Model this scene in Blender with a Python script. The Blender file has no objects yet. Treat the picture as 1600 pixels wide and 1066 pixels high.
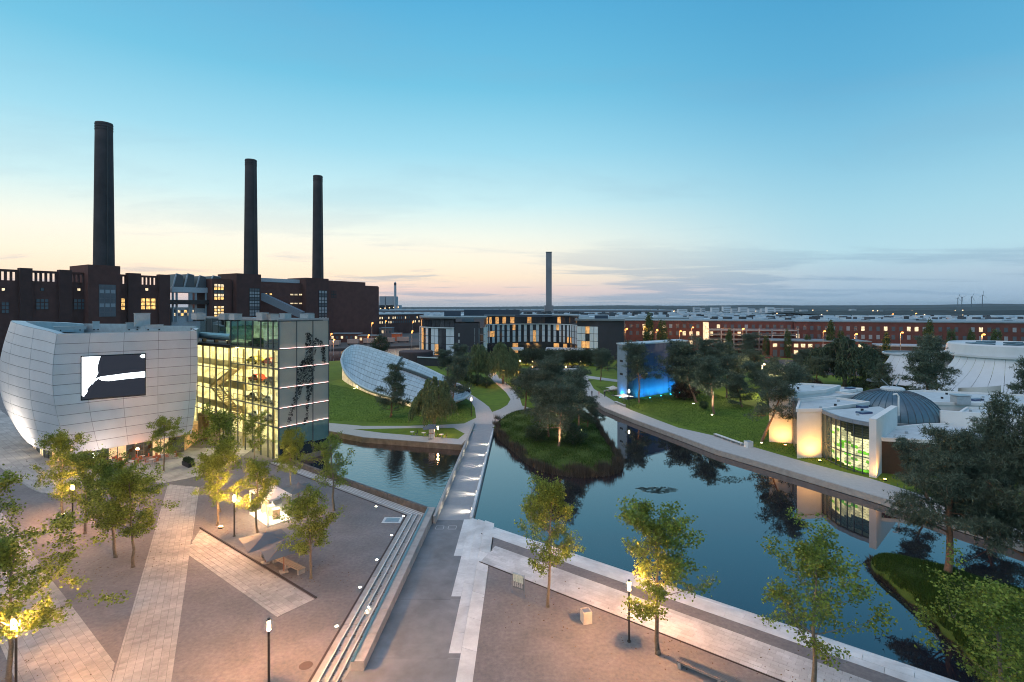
import bpy, math, random
import numpy as np
from mathutils import Vector, Matrix
scene = bpy.context.scene
col = scene.collection
random.seed(7)
F, HOR, CAMH = 830.0, 480.0, 25.0
# ------------------------------------------------------------------ camera
cam_d = bpy.data.cameras.new('camera'); cam = bpy.data.objects.new('camera', cam_d); col.objects.link(cam)
cam.location = (0, 0, CAMH); cam.rotation_euler = (math.pi/2, 0, 0)
cam_d.sensor_width = 36.0; cam_d.lens = F/1600*36; cam_d.shift_y = -(533-HOR)/1600
cam_d.clip_start = 0.5; cam_d.clip_end = 30000
scene.camera = cam

def s2l(c):
    if isinstance(c, str): c = [int(c[i:i+2], 16) for i in (0, 2, 4)]
    return tuple(((v/255)/12.92 if v/255 <= .04045 else ((v/255+.055)/1.055)**2.4) for v in c)

# ------------------------------------------------------------------ world: dusk sky
world = bpy.data.worlds.new("World"); scene.world = world; world.use_nodes = True
nt = world.node_tree; nt.nodes.clear()
def N(t, **k):
    n = nt.nodes.new(t)
    for a, b in k.items():
        if a.startswith('i_'): n.inputs[int(a[2:])].default_value = b
        else: setattr(n, a, b)
    return n
def L(a, b): nt.links.new(a, b)
def ramp(stops, interp='EASE'):
    r = N('ShaderNodeValToRGB'); r.color_ramp.interpolation = interp
    e = r.color_ramp.elements
    while len(e) > 1: e.remove(e[-1])
    e[0].position = stops[0][0]; e[0].color = (*s2l(stops[0][1]), 1)
    for p, c in stops[1:]:
        q = e.new(p); q.color = (*s2l(c), 1)
    return r
tc = N('ShaderNodeTexCoord'); sep = N('ShaderNodeSeparateXYZ'); L(tc.outputs['Generated'], sep.inputs[0])
warm = ramp([(0, (186, 196, 206)), (.012, (208, 200, 200)), (.03, (234, 206, 196)), (.055, (248, 226, 198)), (.085, (247, 234, 212)),
             (.13, (232, 236, 224)), (.19, (194, 226, 230)), (.28, (150, 206, 225)), (.38, (108, 184, 214)), (.5, (82, 164, 205)), (.7, (62, 140, 190)), (1, (50, 120, 175))], 'LINEAR')
cool = ramp([(0, (150, 176, 198)), (.02, (154, 180, 202)), (.05, (168, 192, 208)), (.09, (172, 208, 220)), (.15, (156, 202, 218)),
             (.24, (126, 186, 212)), (.34, (92, 166, 203)), (.45, (74, 153, 195)), (.7, (52, 128, 180)), (1, (45, 112, 168))], 'LINEAR')
L(sep.outputs['Z'], warm.inputs[0]); L(sep.outputs['Z'], cool.inputs[0])
# azimuth of the afterglow: low on the north-west horizon, left of the view axis
az = N('ShaderNodeVectorMath', operation='DOT_PRODUCT'); az.inputs[1].default_value = (-.52, .854, 0)
nrm = N('ShaderNodeVectorMath', operation='NORMALIZE'); flat = N('ShaderNodeCombineXYZ')
L(sep.outputs['X'], flat.inputs[0]); L(sep.outputs['Y'], flat.inputs[1]); L(flat.outputs[0], nrm.inputs[0]); L(nrm.outputs[0], az.inputs[0])
mr = N('ShaderNodeMapRange', interpolation_type='SMOOTHSTEP'); mr.inputs[1].default_value = .42; mr.inputs[2].default_value = .93
L(az.outputs['Value'], mr.inputs[0])
mx = N('ShaderNodeMix', data_type='RGBA'); L(mr.outputs[0], mx.inputs['Factor']); L(cool.outputs[0], mx.inputs['A']); L(warm.outputs[0], mx.inputs['B'])
# thin streaky clouds, projected on a high layer
dv = N('ShaderNodeMath', operation='ADD'); dv.inputs[1].default_value = .045; L(sep.outputs['Z'], dv.inputs[0])
sx = N('ShaderNodeMath', operation='DIVIDE'); sy = N('ShaderNodeMath', operation='DIVIDE')
L(sep.outputs['X'], sx.inputs[0]); L(dv.outputs[0], sx.inputs[1]); L(sep.outputs['Y'], sy.inputs[0]); L(dv.outputs[0], sy.inputs[1])
cv = N('ShaderNodeCombineXYZ'); L(sx.outputs[0], cv.inputs[0]); L(sy.outputs[0], cv.inputs[1])
mp = N('ShaderNodeMapping'); mp.inputs['Scale'].default_value = (.36, .62, 1); mp.inputs['Rotation'].default_value = (0, 0, .22); mp.inputs['Location'].default_value = (3.1, 1.4, 0); L(cv.outputs[0], mp.inputs[0])
n1 = N('ShaderNodeTexNoise'); n1.inputs['Scale'].default_value = .8; n1.inputs['Detail'].default_value = 9; n1.inputs['Roughness'].default_value = .62; n1.inputs['Distortion'].default_value = .5
L(mp.outputs[0], n1.inputs['Vector'])
wd = N('ShaderNodeVectorMath', operation='DOT_PRODUCT'); wd.inputs[1].default_value = (.30, .951, .06); L(tc.outputs['Generated'], wd.inputs[0])
wr_ = N('ShaderNodeMapRange', interpolation_type='SMOOTHSTEP'); wr_.inputs[1].default_value = .965; wr_.inputs[2].default_value = .999; wr_.inputs[3].default_value = 0; wr_.inputs[4].default_value = .11; L(wd.outputs['Value'], wr_.inputs[0])
na = N('ShaderNodeMath', operation='ADD'); L(n1.outputs[0], na.inputs[0]); L(wr_.outputs[0], na.inputs[1])
c1 = N('ShaderNodeMapRange', interpolation_type='SMOOTHSTEP'); c1.inputs[1].default_value = .51; c1.inputs[2].default_value = .64; L(na.outputs[0], c1.inputs[0])
# cloud weight: strong low on the horizon, faint veil above
cw = N('ShaderNodeMapRange'); cw.inputs[1].default_value = .045; cw.inputs[2].default_value = .12; cw.inputs[3].default_value = .55; cw.inputs[4].default_value = .13; L(sep.outputs['Z'], cw.inputs[0])
cm = N('ShaderNodeMath', operation='MULTIPLY'); L(c1.outputs[0], cm.inputs[0]); L(cw.outputs[0], cm.inputs[1])
mc = N('ShaderNodeMix', data_type='RGBA'); mc.inputs['B'].default_value = (*s2l((126, 158, 184)), 1)
L(cm.outputs[0], mc.inputs['Factor']); L(mx.outputs['Result'], mc.inputs['A'])
# a weak physical sky for the low sun's side of the dome, blended in
nish = N('ShaderNodeTexSky', sky_type='NISHITA'); nish.sun_disc = False; nish.sun_elevation = math.radians(1.0); nish.sun_rotation = math.radians(-31.5)
ns = N('ShaderNodeVectorMath', operation='SCALE'); ns.inputs['Scale'].default_value = .004; L(nish.outputs[0], ns.inputs[0])
ad = N('ShaderNodeVectorMath', operation='ADD'); L(mc.outputs['Result'], ad.inputs[0]); L(ns.outputs[0], ad.inputs[1])
bg = N('ShaderNodeBackground'); bg.inputs['Strength'].default_value = .95; L(ad.outputs[0], bg.inputs[0])
wo = N('ShaderNodeOutputWorld'); L(bg.outputs[0], wo.inputs[0])
# added fill: soft warm sun from high behind left, brightening faces towards the camera
sd = bpy.data.lights.new('fill_sun', 'SUN'); sd.energy = 1.25; sd.angle = math.radians(70); sd.color = (1, .80, .66)
so = bpy.data.objects.new('fill_sun', sd); col.objects.link(so)
so.rotation_euler = Vector((.45, .25, -.85)).to_track_quat('-Z', 'Y').to_euler()
vs = scene.view_settings; vs.view_transform = 'Standard'; vs.look = 'None'; vs.gamma = 1; vs.exposure = 0.32; vs.use_curve_mapping = False
scene.render.engine = 'CYCLES'
cy = scene.cycles; cy.filter_width = 1.05
cy.use_denoising = True; cy.max_bounces = 6; cy.diffuse_bounces = 2; cy.glossy_bounces = 3; cy.transmission_bounces = 4; cy.transparent_max_bounces = 12
cy.sample_clamp_indirect = 4; cy.use_light_tree = True; cy.caustics_reflective = False; cy.caustics_refractive = False; cy.volume_bounces = 0

# ------------------------------------------------------------------ helpers
def G(px, py, z=0.0):
    Y = F*(CAMH-z)/(py-HOR); return Vector(((px-800)*Y/F, Y, z))
def g2(px, py, z=0.0):
    p = G(px, py, z); return (p.x, p.y)
def ZAT(py, Y): return CAMH-(py-HOR)*Y/F
def onl(px, P, D):        # where the image column px meets the plan line P + s*D -> (point2, s)
    k = (px-800)/F; s = (k*P[1]-P[0])/(D[0]-k*D[1]); return (P[0]+s*D[0], P[1]+s*D[1]), s
def V2(x, y, z): return Vector((x, y, z))

class MB:
    def __init__(s): s.v = []; s.f = []; s.m = []
    def add(s, vs, fs, mi=0):
        o = len(s.v); s.v += [tuple(v) for v in vs]; s.f += [tuple(i+o for i in f) for f in fs]; s.m += [mi]*len(fs); return s
    def box(s, c, d, rz=0, mi=0):
        cs, sn = math.cos(rz), math.sin(rz); vs = []
        for z in (-.5, .5):
            for x, y in ((-.5, -.5), (.5, -.5), (.5, .5), (-.5, .5)):
                X, Y = x*d[0], y*d[1]; vs.append((c[0]+X*cs-Y*sn, c[1]+X*sn+Y*cs, c[2]+z*d[2]))
        return s.add(vs, [(3, 2, 1, 0), (4, 5, 6, 7), (0, 1, 5, 4), (1, 2, 6, 5), (2, 3, 7, 6), (3, 0, 4, 7)], mi)
    def prism(s, poly, z0, z1, mi=0, bottom=True, zf=None):
        n = len(poly)
        a = sum(poly[i][0]*poly[(i+1) % n][1]-poly[(i+1) % n][0]*poly[i][1] for i in range(n))
        if a < 0: poly = poly[::-1]
        top = [(p[0], p[1], (zf(p[0], p[1]) if zf else z1)) for p in poly]
        vs = [(p[0], p[1], z0) for p in poly]+top
        fs = [tuple(range(n, 2*n))]+[(i, (i+1) % n, n+(i+1) % n, n+i) for i in range(n)]
        if bottom: fs.append(tuple(range(n-1, -1, -1)))
        return s.add(vs, fs, mi)
    def slab(s, p, q, t, z0, z1, mi=0):      # wall between two plan points, thickness t centred
        dx, dy = q[0]-p[0], q[1]-p[1]; l = math.hypot(dx, dy) or 1; nx, ny = -dy/l*t/2, dx/l*t/2
        return s.prism([(p[0]-nx, p[1]-ny), (q[0]-nx, q[1]-ny), (q[0]+nx, q[1]+ny), (p[0]+nx, p[1]+ny)], z0, z1, mi)
    def bar(s, p, q, w, h=None, mi=0):
        p, q = Vector(p), Vector(q); h = h or w; d = (q-p).normalized()
        up = Vector((0, 0, 1)) if abs(d.z) < .95 else Vector((1, 0, 0))
        a = d.cross(up).normalized()*w/2; b = a.cross(d).normalized()*h/2
        vs = [p-a-b, p+a-b, p+a+b, p-a+b, q-a-b, q+a-b, q+a+b, q-a+b]
        return s.add(vs, [(0, 1, 2, 3), (7, 6, 5, 4), (4, 5, 1, 0), (5, 6, 2, 1), (6, 7, 3, 2), (7, 4, 0, 3)], mi)
    def tube(s, pts, rs, n=8, cap=True, mi=0):
        rings = []; N_ = len(pts); pts = [Vector(p) for p in pts]
        for i, p in enumerate(pts):
            d = (pts[min(i+1, N_-1)]-pts[max(i-1, 0)]).normalized()
            up = Vector((0, 0, 1)) if abs(d.z) < .9 else Vector((1, 0, 0))
            a = d.cross(up).normalized(); b = a.cross(d).normalized(); r = rs[i] if hasattr(rs, '__len__') else rs
            rings.append([p+(a*math.cos(2*math.pi*k/n)+b*math.sin(2*math.pi*k/n))*r for k in range(n)])
        vs = [v for r in rings for v in r]; fs = []
        for i in range(N_-1):
            for k in range(n):
                k2 = (k+1) % n; fs.append((i*n+k2, i*n+k, (i+1)*n+k, (i+1)*n+k2))
        if cap: fs.append(tuple(range(n))); fs.append(tuple((N_-1)*n+k for k in range(n-1, -1, -1)))
        return s.add(vs, fs, mi)
    def lathe(s, prof, c, n=16, mi=0, a0=0, a1=2*math.pi):
        full = abs(a1-a0-2*math.pi) < 1e-6; m = n if full else n+1; vs = []
        for r, z in prof:
            for k in range(m):
                a = a0+(a1-a0)*k/n; vs.append((c[0]+r*math.cos(a), c[1]+r*math.sin(a), c[2]+z))
        fs = []
        for i in range(len(prof)-1):
            for k in range(n):
                k2 = (k+1) % m if full else k+1
                fs.append((i*m+k, i*m+k2, (i+1)*m+k2, (i+1)*m+k))
        return s.add(vs, fs, mi)
    def grid(s, rows, mi=0, flip=False, closed=False):
        m = len(rows[0]); vs = [p for r in rows for p in r]; fs = []
        for i in range(len(rows)-1):
            for k in range(m if closed else m-1):
                k2 = (k+1) % m; q = (i*m+k, i*m+k2, (i+1)*m+k2, (i+1)*m+k); fs.append(q[::-1] if flip else q)
        return s.add(vs, fs, mi)
    def arr(s, V, n):                        # numpy (k*n,3) faces of n verts
        o = len(s.v); s.v += [tuple(p) for p in V.tolist()]; k = len(V)//n
        s.f += [tuple(range(o+i*n, o+i*n+n)) for i in range(k)]; s.m += [0]*k; return s

def mesh(name, mb, mats, off=(0, 0, 0), smooth=False):
    me = bpy.data.meshes.new(name)
    V = mb.v if not any(off) else [(v[0]-off[0], v[1]-off[1], v[2]-off[2]) for v in mb.v]
    me.from_pydata(V, [], mb.f)
    if not isinstance(mats, (list, tuple)): mats = [mats]
    for m in mats: me.materials.append(m)
    if len(mats) > 1: me.polygons.foreach_set('material_index', mb.m)
    if smooth: me.polygons.foreach_set('use_smooth', [True]*len(me.polygons))
    me.update(); return me
ROFF = {}
def tag(o, label=None, cat=None, group=None, kind=None):
    if label: o['label'] = label
    if cat: o['category'] = cat
    if group: o['group'] = group
    if kind: o['kind'] = kind
    return o
def obj(name, mb, mats, parent=None, label=None, cat=None, group=None, kind=None, smooth=False, base=None):
    """one mesh object; vertices given in world coordinates (relative to the root's base when it has a parent)"""
    off = ROFF.get(parent.name, (0, 0, 0)) if parent else (base or (0, 0, 0))
    me = mb if isinstance(mb, bpy.types.Mesh) else mesh(name, mb, mats, off, smooth)
    o = bpy.data.objects.new(name, me); col.objects.link(o)
    if parent: o.parent = parent; ROFF[o.name] = off
    else: o.location = off; ROFF[o.name] = off
    return tag(o, label, cat, group, kind)
def thing(name, loc, label, cat, group=None, rz=0):
    o = bpy.data.objects.new(name, None); col.objects.link(o); o.empty_display_size = .3
    o.location = loc; o.rotation_euler = (0, 0, rz); ROFF[o.name] = tuple(loc)
    return tag(o, label, cat, group)
def dup(root, loc, rz=0, sc=1, label=None, group=None):
    r = root.copy(); col.objects.link(r); r.location = loc; r.rotation_euler = (0, 0, rz)
    r.scale = (sc, sc, sc) if not hasattr(sc, '__len__') else sc
    if label: r['label'] = label
    if group: r['group'] = group
    for ch in KIDS(root):
        c = ch.copy(); col.objects.link(c); c.parent = r
        for g in KIDS(ch):
            d = g.copy(); col.objects.link(d); d.parent = c
    return r
def KIDS(o): return list(o.children)

# ------------------------------------------------------------------ materials
MC = {}
def mat(name, c, rough=.8, metal=0, var=.12, scale=1.5, bump=0, bscale=20, emit=None, es=0, rnd=0, spec=.5, c2=None, trans=0, big=0, amp=.2):
    if name in MC: return MC[name]
    m = bpy.data.materials.new(name); m.use_nodes = True; t = m.node_tree; b = t.nodes['Principled BSDF']
    if isinstance(c, str) or max(c) > 1.0: c = s2l(c)
    b.inputs['Roughness'].default_value = rough; b.inputs['Metallic'].default_value = metal; b.inputs['Specular IOR Level'].default_value = spec
    geo = t.nodes.new('ShaderNodeNewGeometry')
    tn = t.nodes.new('ShaderNodeTexNoise'); tn.inputs['Scale'].default_value = scale; tn.inputs['Detail'].default_value = 6; tn.inputs['Roughness'].default_value = .6
    t.links.new(geo.outputs['Position'], tn.inputs['Vector'])
    r = t.nodes.new('ShaderNodeMapRange'); r.inputs[1].default_value = .3; r.inputs[2].default_value = .7
    t.links.new(tn.outputs[0], r.inputs[0])
    mix = t.nodes.new('ShaderNodeMix'); mix.data_type = 'RGBA'
    lo = tuple(max(0, x*(1-var)) for x in c); hi = tuple(x*(1+var) for x in c)
    if c2 is not None: lo = c; hi = s2l(c2) if max(c2) > 1 else c2
    mix.inputs['A'].default_value = (*lo, 1); mix.inputs['B'].default_value = (*hi, 1)
    t.links.new(r.outputs[0], mix.inputs['Factor'])
    out = mix.outputs['Result']
    if big:                                   # large soft stains
        t3 = t.nodes.new('ShaderNodeTexNoise'); t3.inputs['Scale'].default_value = big; t3.inputs['Detail'].default_value = 5; t3.inputs['Distortion'].default_value = .6
        t.links.new(geo.outputs['Position'], t3.inputs['Vector'])
        r3 = t.nodes.new('ShaderNodeMapRange'); r3.inputs[1].default_value = .33; r3.inputs[2].default_value = .67; r3.inputs[3].default_value = 1-amp; r3.inputs[4].default_value = 1+amp*.7
        t.links.new(t3.outputs[0], r3.inputs[0])
        v3 = t.nodes.new('ShaderNodeVectorMath'); v3.operation = 'SCALE'; t.links.new(out, v3.inputs[0]); t.links.new(r3.outputs[0], v3.inputs['Scale']); out = v3.outputs[0]
    if rnd:
        oi = t.nodes.new('ShaderNodeObjectInfo'); gi = geo.outputs['Random Per Island']
        a = t.nodes.new('ShaderNodeMath'); a.operation = 'ADD'; t.links.new(oi.outputs['Random'], a.inputs[0]); t.links.new(gi, a.inputs[1])
        fr = t.nodes.new('ShaderNodeMath'); fr.operation = 'FRACT'; t.links.new(a.outputs[0], fr.inputs[0])
        r2 = t.nodes.new('ShaderNodeMapRange'); r2.inputs[3].default_value = 1-rnd; r2.inputs[4].default_value = 1+rnd
        t.links.new(fr.outputs[0], r2.inputs[0])
        v = t.nodes.new('ShaderNodeVectorMath'); v.operation = 'SCALE'; t.links.new(out, v.inputs[0]); t.links.new(r2.outputs[0], v.inputs['Scale']); out = v.outputs[0]
    t.links.new(out, b.inputs['Base Color'])
    if bump:
        n2 = t.nodes.new('ShaderNodeTexNoise'); n2.inputs['Scale'].default_value = bscale; n2.inputs['Detail'].default_value = 5
        t.links.new(geo.outputs['Position'], n2.inputs['Vector'])
        bp = t.nodes.new('ShaderNodeBump'); bp.inputs['Strength'].default_value = bump; bp.inputs['Distance'].default_value = .05
        t.links.new(n2.outputs[0], bp.inputs['Height']); t.links.new(bp.outputs[0], b.inputs['Normal'])
    if emit is not None:
        e = s2l(emit) if max(emit) > 1 else emit
        b.inputs['Emission Color'].default_value = (*e, 1)
        ne = t.nodes.new('ShaderNodeTexNoise'); ne.inputs['Scale'].default_value = 1.1; ne.inputs['Detail'].default_value = 3; t.links.new(geo.outputs['Position'], ne.inputs['Vector'])
        re_ = t.nodes.new('ShaderNodeMapRange'); re_.inputs[1].default_value = .36; re_.inputs[2].default_value = .64; re_.inputs[3].default_value = es*.35; re_.inputs[4].default_value = es*1.5
        t.links.new(ne.outputs[0], re_.inputs[0]); t.links.new(re_.outputs[0], b.inputs['Emission Strength'])
    if trans:
        tl = t.nodes.new('ShaderNodeBsdfTranslucent'); t.links.new(out, tl.inputs[0]); ms = t.nodes.new('ShaderNodeMixShader'); ms.inputs[0].default_value = trans
        t.links.new(b.outputs[0], ms.inputs[1]); t.links.new(tl.outputs[0], ms.inputs[2]); t.links.new(ms.outputs[0], t.nodes['Material Output'].inputs[0])
    MC[name] = m; return m
def glass(name, tint=(.75, .9, .85), refl=.16, rough=.02, ior=1.5):
    if name in MC: return MC[name]
    m = bpy.data.materials.new(name); m.use_nodes = True; t = m.node_tree; t.nodes.clear()
    o = t.nodes.new('ShaderNodeOutputMaterial'); ms = t.nodes.new('ShaderNodeMixShader'); tr = t.nodes.new('ShaderNodeBsdfTransparent'); gl = t.nodes.new('ShaderNodeBsdfGlossy')
    fr = t.nodes.new('ShaderNodeFresnel'); fr.inputs[0].default_value = ior; ad = t.nodes.new('ShaderNodeMath'); ad.inputs[1].default_value = refl
    tr.inputs[0].default_value = (*tint, 1); gl.inputs['Roughness'].default_value = rough; gl.inputs['Color'].default_value = (.9, 1, 1, 1)
    ge = t.nodes.new('ShaderNodeNewGeometry'); iv = t.nodes.new('ShaderNodeMath'); iv.operation = 'SUBTRACT'; iv.inputs[0].default_value = 1; t.links.new(ge.outputs['Backfacing'], iv.inputs[1])
    mu = t.nodes.new('ShaderNodeMath'); mu.operation = 'MULTIPLY'; t.links.new(fr.outputs[0], ad.inputs[0]); t.links.new(ad.outputs[0], mu.inputs[0]); t.links.new(iv.outputs[0], mu.inputs[1]); t.links.new(mu.outputs[0], ms.inputs[0]); t.links.new(tr.outputs[0], ms.inputs[1]); t.links.new(gl.outputs[0], ms.inputs[2]); t.links.new(ms.outputs[0], o.inputs[0])
    MC[name] = m; return m
def emis(name, c, s):
    if name in MC: return MC[name]
    m = bpy.data.materials.new(name); m.use_nodes = True; t = m.node_tree; t.nodes.clear()
    o = t.nodes.new('ShaderNodeOutputMaterial'); e = t.nodes.new('ShaderNodeEmission')
    e.inputs[0].default_value = (*(s2l(c) if max(c) > 1 else c), 1); e.inputs[1].default_value = s; t.links.new(e.outputs[0], o.inputs[0])
    MC[name] = m; return m
M_gravel = mat('gravel', (.165, .158, .165), .95, c2=(.245, .230, .222), scale=3.2, bump=.6, bscale=14, big=.3, amp=.13)
M_asph = mat('ramp_concrete', (.205, .215, .225), .8, var=.1, scale=1.2, bump=.1, bscale=30, rnd=.05, big=.3)
M_stone = mat('white_stone', (.66, .67, .66), .7, var=.07, scale=2.5, bump=.05, rnd=.07, big=.35)
M_paver = mat('paver', (.42, .40, .375), .85, var=.09, scale=4, bump=.08, rnd=.12, big=.3)
M_paver2 = mat('pale_paver', (.58, .585, .58), .8, var=.08, scale=4, rnd=.1, big=.3)
M_joint = mat('joint', (.16, .15, .145), .95)
M_conc = mat('concrete', (.36, .35, .33), .85, var=.16, scale=1.3, bump=.15, bscale=12, rnd=.06)
M_path = mat('park_path', (.46, .45, .43), .85, var=.08, scale=1.5, rnd=.05)
M_kerb = mat('rust_edge', (.055, .04, .038), .8)
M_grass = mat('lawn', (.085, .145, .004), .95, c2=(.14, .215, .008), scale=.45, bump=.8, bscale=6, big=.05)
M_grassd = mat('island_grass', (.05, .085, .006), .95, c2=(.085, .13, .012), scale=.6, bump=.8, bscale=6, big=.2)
M_soil = mat('soil', (.035, .03, .025), .95)
M_land = mat('far_land', (.05, .06, .06), .95, c2=(.09, .09, .09), scale=.02)
M_white = mat('white_render', (.72, .72, .70), .75, var=.05, scale=.6)
M_dark = mat('dark_metal', (.02, .021, .024), .45, metal=.3)
M_steel = mat('steel', (.35, .37, .4), .4, metal=.8)
M_mull = mat('mullion', (.10, .12, .13), .45, metal=.5)
M_wood = mat('wood', (.22, .13, .07), .7, var=.2, scale=5, rnd=.1)
M_lamp = emis('lamp_glow', (1, .62, .30), 420)
M_lampW = emis('warm_window', (1, .62, .22), 2.2)
# ------------------------------------------------------------------ terrain, water, land
def clip(subj, cl):
    out = subj; n = len(cl)
    a = sum(cl[i][0]*cl[(i+1) % n][1]-cl[(i+1) % n][0]*cl[i][1] for i in range(n))
    if a < 0: cl = cl[::-1]
    for i in range(n):
        A, B = cl[i], cl[(i+1) % n]; inp = out; out = []
        def side(p): return (B[0]-A[0])*(p[1]-A[1])-(B[1]-A[1])*(p[0]-A[0])
        for j in range(len(inp)):
            P, Q = inp[j], inp[(j+1) % len(inp)]; sp, sq = side(P), side(Q)
            if sp >= 0: out.append(P)
            if sp*sq < 0: t = sp/(sp-sq); out.append((P[0]+(Q[0]-P[0])*t, P[1]+(Q[1]-P[1])*t))
        if not out: return []
    return out
def area(p): return abs(sum(p[i][0]*p[(i+1) % len(p)][1]-p[(i+1) % len(p)][0]*p[i][1] for i in range(len(p))))/2
def tiles(polys, org, d, w, l, gap, z, parent, m, keep=300, name='paver', th=.05, stag=.5, rough=.006, maxY=90, rest=True):
    """lay separate stones over convex plan polygons: w across, l along d; nearest ones are parts, the rest one joined part"""
    n = (-d[1], d[0]); rnd = random.Random(len(name)*7+int(org[0]*10)); full = []; cut = []
    shared = None
    for poly in polys:
        us = [(p[0]-org[0])*d[0]+(p[1]-org[1])*d[1] for p in poly]; vs_ = [(p[0]-org[0])*n[0]+(p[1]-org[1])*n[1] for p in poly]
        for j in range(int(min(vs_)//w)-1, int(max(vs_)//w)+2):
            so = stag*l if j % 2 else 0
            for i in range(int((min(us)-so)//l)-1, int((max(us)-so)//l)+2):
                u0, v0 = i*l+so, j*w
                q = [(u0+gap/2, v0+gap/2), (u0+l-gap/2, v0+gap/2), (u0+l-gap/2, v0+w-gap/2), (u0+gap/2, v0+w-gap/2)]
                q = [(org[0]+a*d[0]+b*n[0], org[1]+a*d[1]+b*n[1]) for a, b in q]; c = clip(q, poly)
                if len(c) < 3 or area(c) < .12*w*l: continue
                cx = sum(p[0] for p in c)/len(c); cy_ = sum(p[1] for p in c)/len(c)
                cut.append((cy_, abs(area(c)-area(q)) < 1e-4, c, (cx, cy_), rnd.uniform(-rough, rough)))
    # in-view nearest first
    def vis(t):
        x, y = t[3]
        if y < 33: return 1
        px = 800+F*x/y; return 0 if -20 < px < 1620 else 1
    cut.sort(key=lambda t: (vis(t), t[0]))
    restb = MB()
    for k, (Y, isfull, c, ctr, dz) in enumerate(cut):
        if k < keep:
            if isfull:
                if shared is None:
                    b = MB(); b.prism([(p[0]-ctr[0], p[1]-ctr[1]) for p in c], -th, 0, bottom=False); shared = mesh(name, b, m)
                o = bpy.data.objects.new(name, shared); col.objects.link(o); o.parent = parent
                o.location = (ctr[0]-ROFF[parent.name][0], ctr[1]-ROFF[parent.name][1], z+dz-ROFF[parent.name][2])
            else:
                b = MB(); b.prism(c, z-th+dz, z+dz, bottom=False); obj(name, b, m, parent)
        elif rest:
            restb.prism(c, z-th+dz, z+dz, bottom=False)
    if restb.v: obj('paving', restb, m, parent, kind='stuff')

WZ = -.9
b = MB(); b.add([(-12000, -2000, -2.4), (12000, -2000, -2.4), (12000, 14000, -2.4), (-12000, 14000, -2.4)], [(0, 1, 2, 3)])
obj('terrain', b, M_soil, kind='structure')
# water material: dark clear body, strong mirror at grazing angles
wm = bpy.data.materials.new('lagoon_water'); wm.use_nodes = True; t = wm.node_tree; t.nodes.clear()
o_ = t.nodes.new('ShaderNodeOutputMaterial'); di = t.nodes.new('ShaderNodeBsdfDiffuse'); gl = t.nodes.new('ShaderNodeBsdfGlossy'); ms = t.nodes.new('ShaderNodeMixShader')
fr0 = t.nodes.new('ShaderNodeLayerWeight'); fr0.inputs[0].default_value = .5; pw_ = t.nodes.new('ShaderNodeMath'); pw_.operation = 'POWER'; pw_.inputs[1].default_value = 2.5; t.links.new(fr0.outputs['Facing'], pw_.inputs[0]); fr = t.nodes.new('ShaderNodeMath'); fr.operation = 'MULTIPLY_ADD'; fr.inputs[1].default_value = .95; fr.inputs[2].default_value = .04; t.links.new(pw_.outputs[0], fr.inputs[0])
di.inputs[0].default_value = (.012, .013, .020, 1); gl.inputs['Roughness'].default_value = .0; gl.inputs['Color'].default_value = (.97, .89, .88, 1)
geo = t.nodes.new('ShaderNodeNewGeometry'); nz = t.nodes.new('ShaderNodeTexNoise'); nz.inputs['Scale'].default_value = 1.3; nz.inputs['Detail'].default_value = 4
# ripples: livelier in the western pool, still in the eastern lagoon
sx_ = t.nodes.new('ShaderNodeSeparateXYZ'); rm = t.nodes.new('ShaderNodeMapRange'); rm.inputs[1].default_value = -4; rm.inputs[2].default_value = -10; rm.inputs[3].default_value = .02; rm.inputs[4].default_value = .5
bp = t.nodes.new('ShaderNodeBump'); bp.inputs['Distance'].default_value = .06
t.links.new(geo.outputs['Position'], nz.inputs['Vector']); t.links.new(geo.outputs['Position'], sx_.inputs[0]); t.links.new(sx_.outputs[0], rm.inputs[0]); t.links.new(rm.outputs[0], bp.inputs['Strength'])
t.links.new(nz.outputs[0], bp.inputs['Height']); t.links.new(bp.outputs[0], gl.inputs['Normal'])
t.links.new(fr.outputs[0], ms.inputs[0]); t.links.new(di.outputs[0], ms.inputs[1]); t.links.new(gl.outputs[0], ms.inputs[2]); t.links.new(ms.outputs[0], o_.inputs[0])
b = MB(); b.add([(-700, -60, WZ), (260, -60, WZ), (260, 560, WZ), (-700, 560, WZ)], [(0, 1, 2, 3)])
obj('water', b, wm, kind='structure')

# far land beyond the canal, to the horizon
b = MB(); b.prism([(-11000, 25), (-600, 25), (-110, 319), (-65, 346), (30, 403), (60, 262), (400, 200), (11000, 200), (11000, 13500), (-11000, 13500)], -2.3, -.06, bottom=False)
obj('ground', b, M_land, kind='structure')
# park land (lawn)
shore = [g2(480, 667), g2(513.5, 674), g2(567.5, 684), g2(657.6, 691), g2(722, 695.5), g2(731, 686), g2(737, 674), g2(774, 667.5), g2(780, 656), g2(800, 649), g2(841, 646),
         g2(868, 636), g2(884, 622), g2(890, 607), g2(896, 598), g2(906, 606), g2(920, 621), g2(944, 637), g2(991, 655.6), g2(1060, 680.5), g2(1120, 703), g2(1240, 737.5), g2(1310, 758), g2(1378, 778), g2(1480, 812), g2(1600, 850), g2(1800, 920)]
b = MB(); b.prism(shore+[(90, 30), (420, 40), (420, 330), (30, 400), (8, 372), (-51, 269), (-85, 245), (-120, 225), (-45, 100)], -2.3, 0, bottom=False)
obj('lawn', b, M_grass, kind='structure')
qe = [g2(480, 667), g2(513.5, 674), g2(567.5, 684), g2(657.6, 691), g2(722, 695.5), g2(731, 686), g2(737, 674)]; bb = MB()
for i in range(len(qe)-1): bb.slab(qe[i], qe[i+1], .3, -1.3, .06+.001*i)
obj('quay_wall', bb, mat('quay_brown', (.20, .165, .12), .85, var=.3, scale=1), kind='structure')
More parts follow.
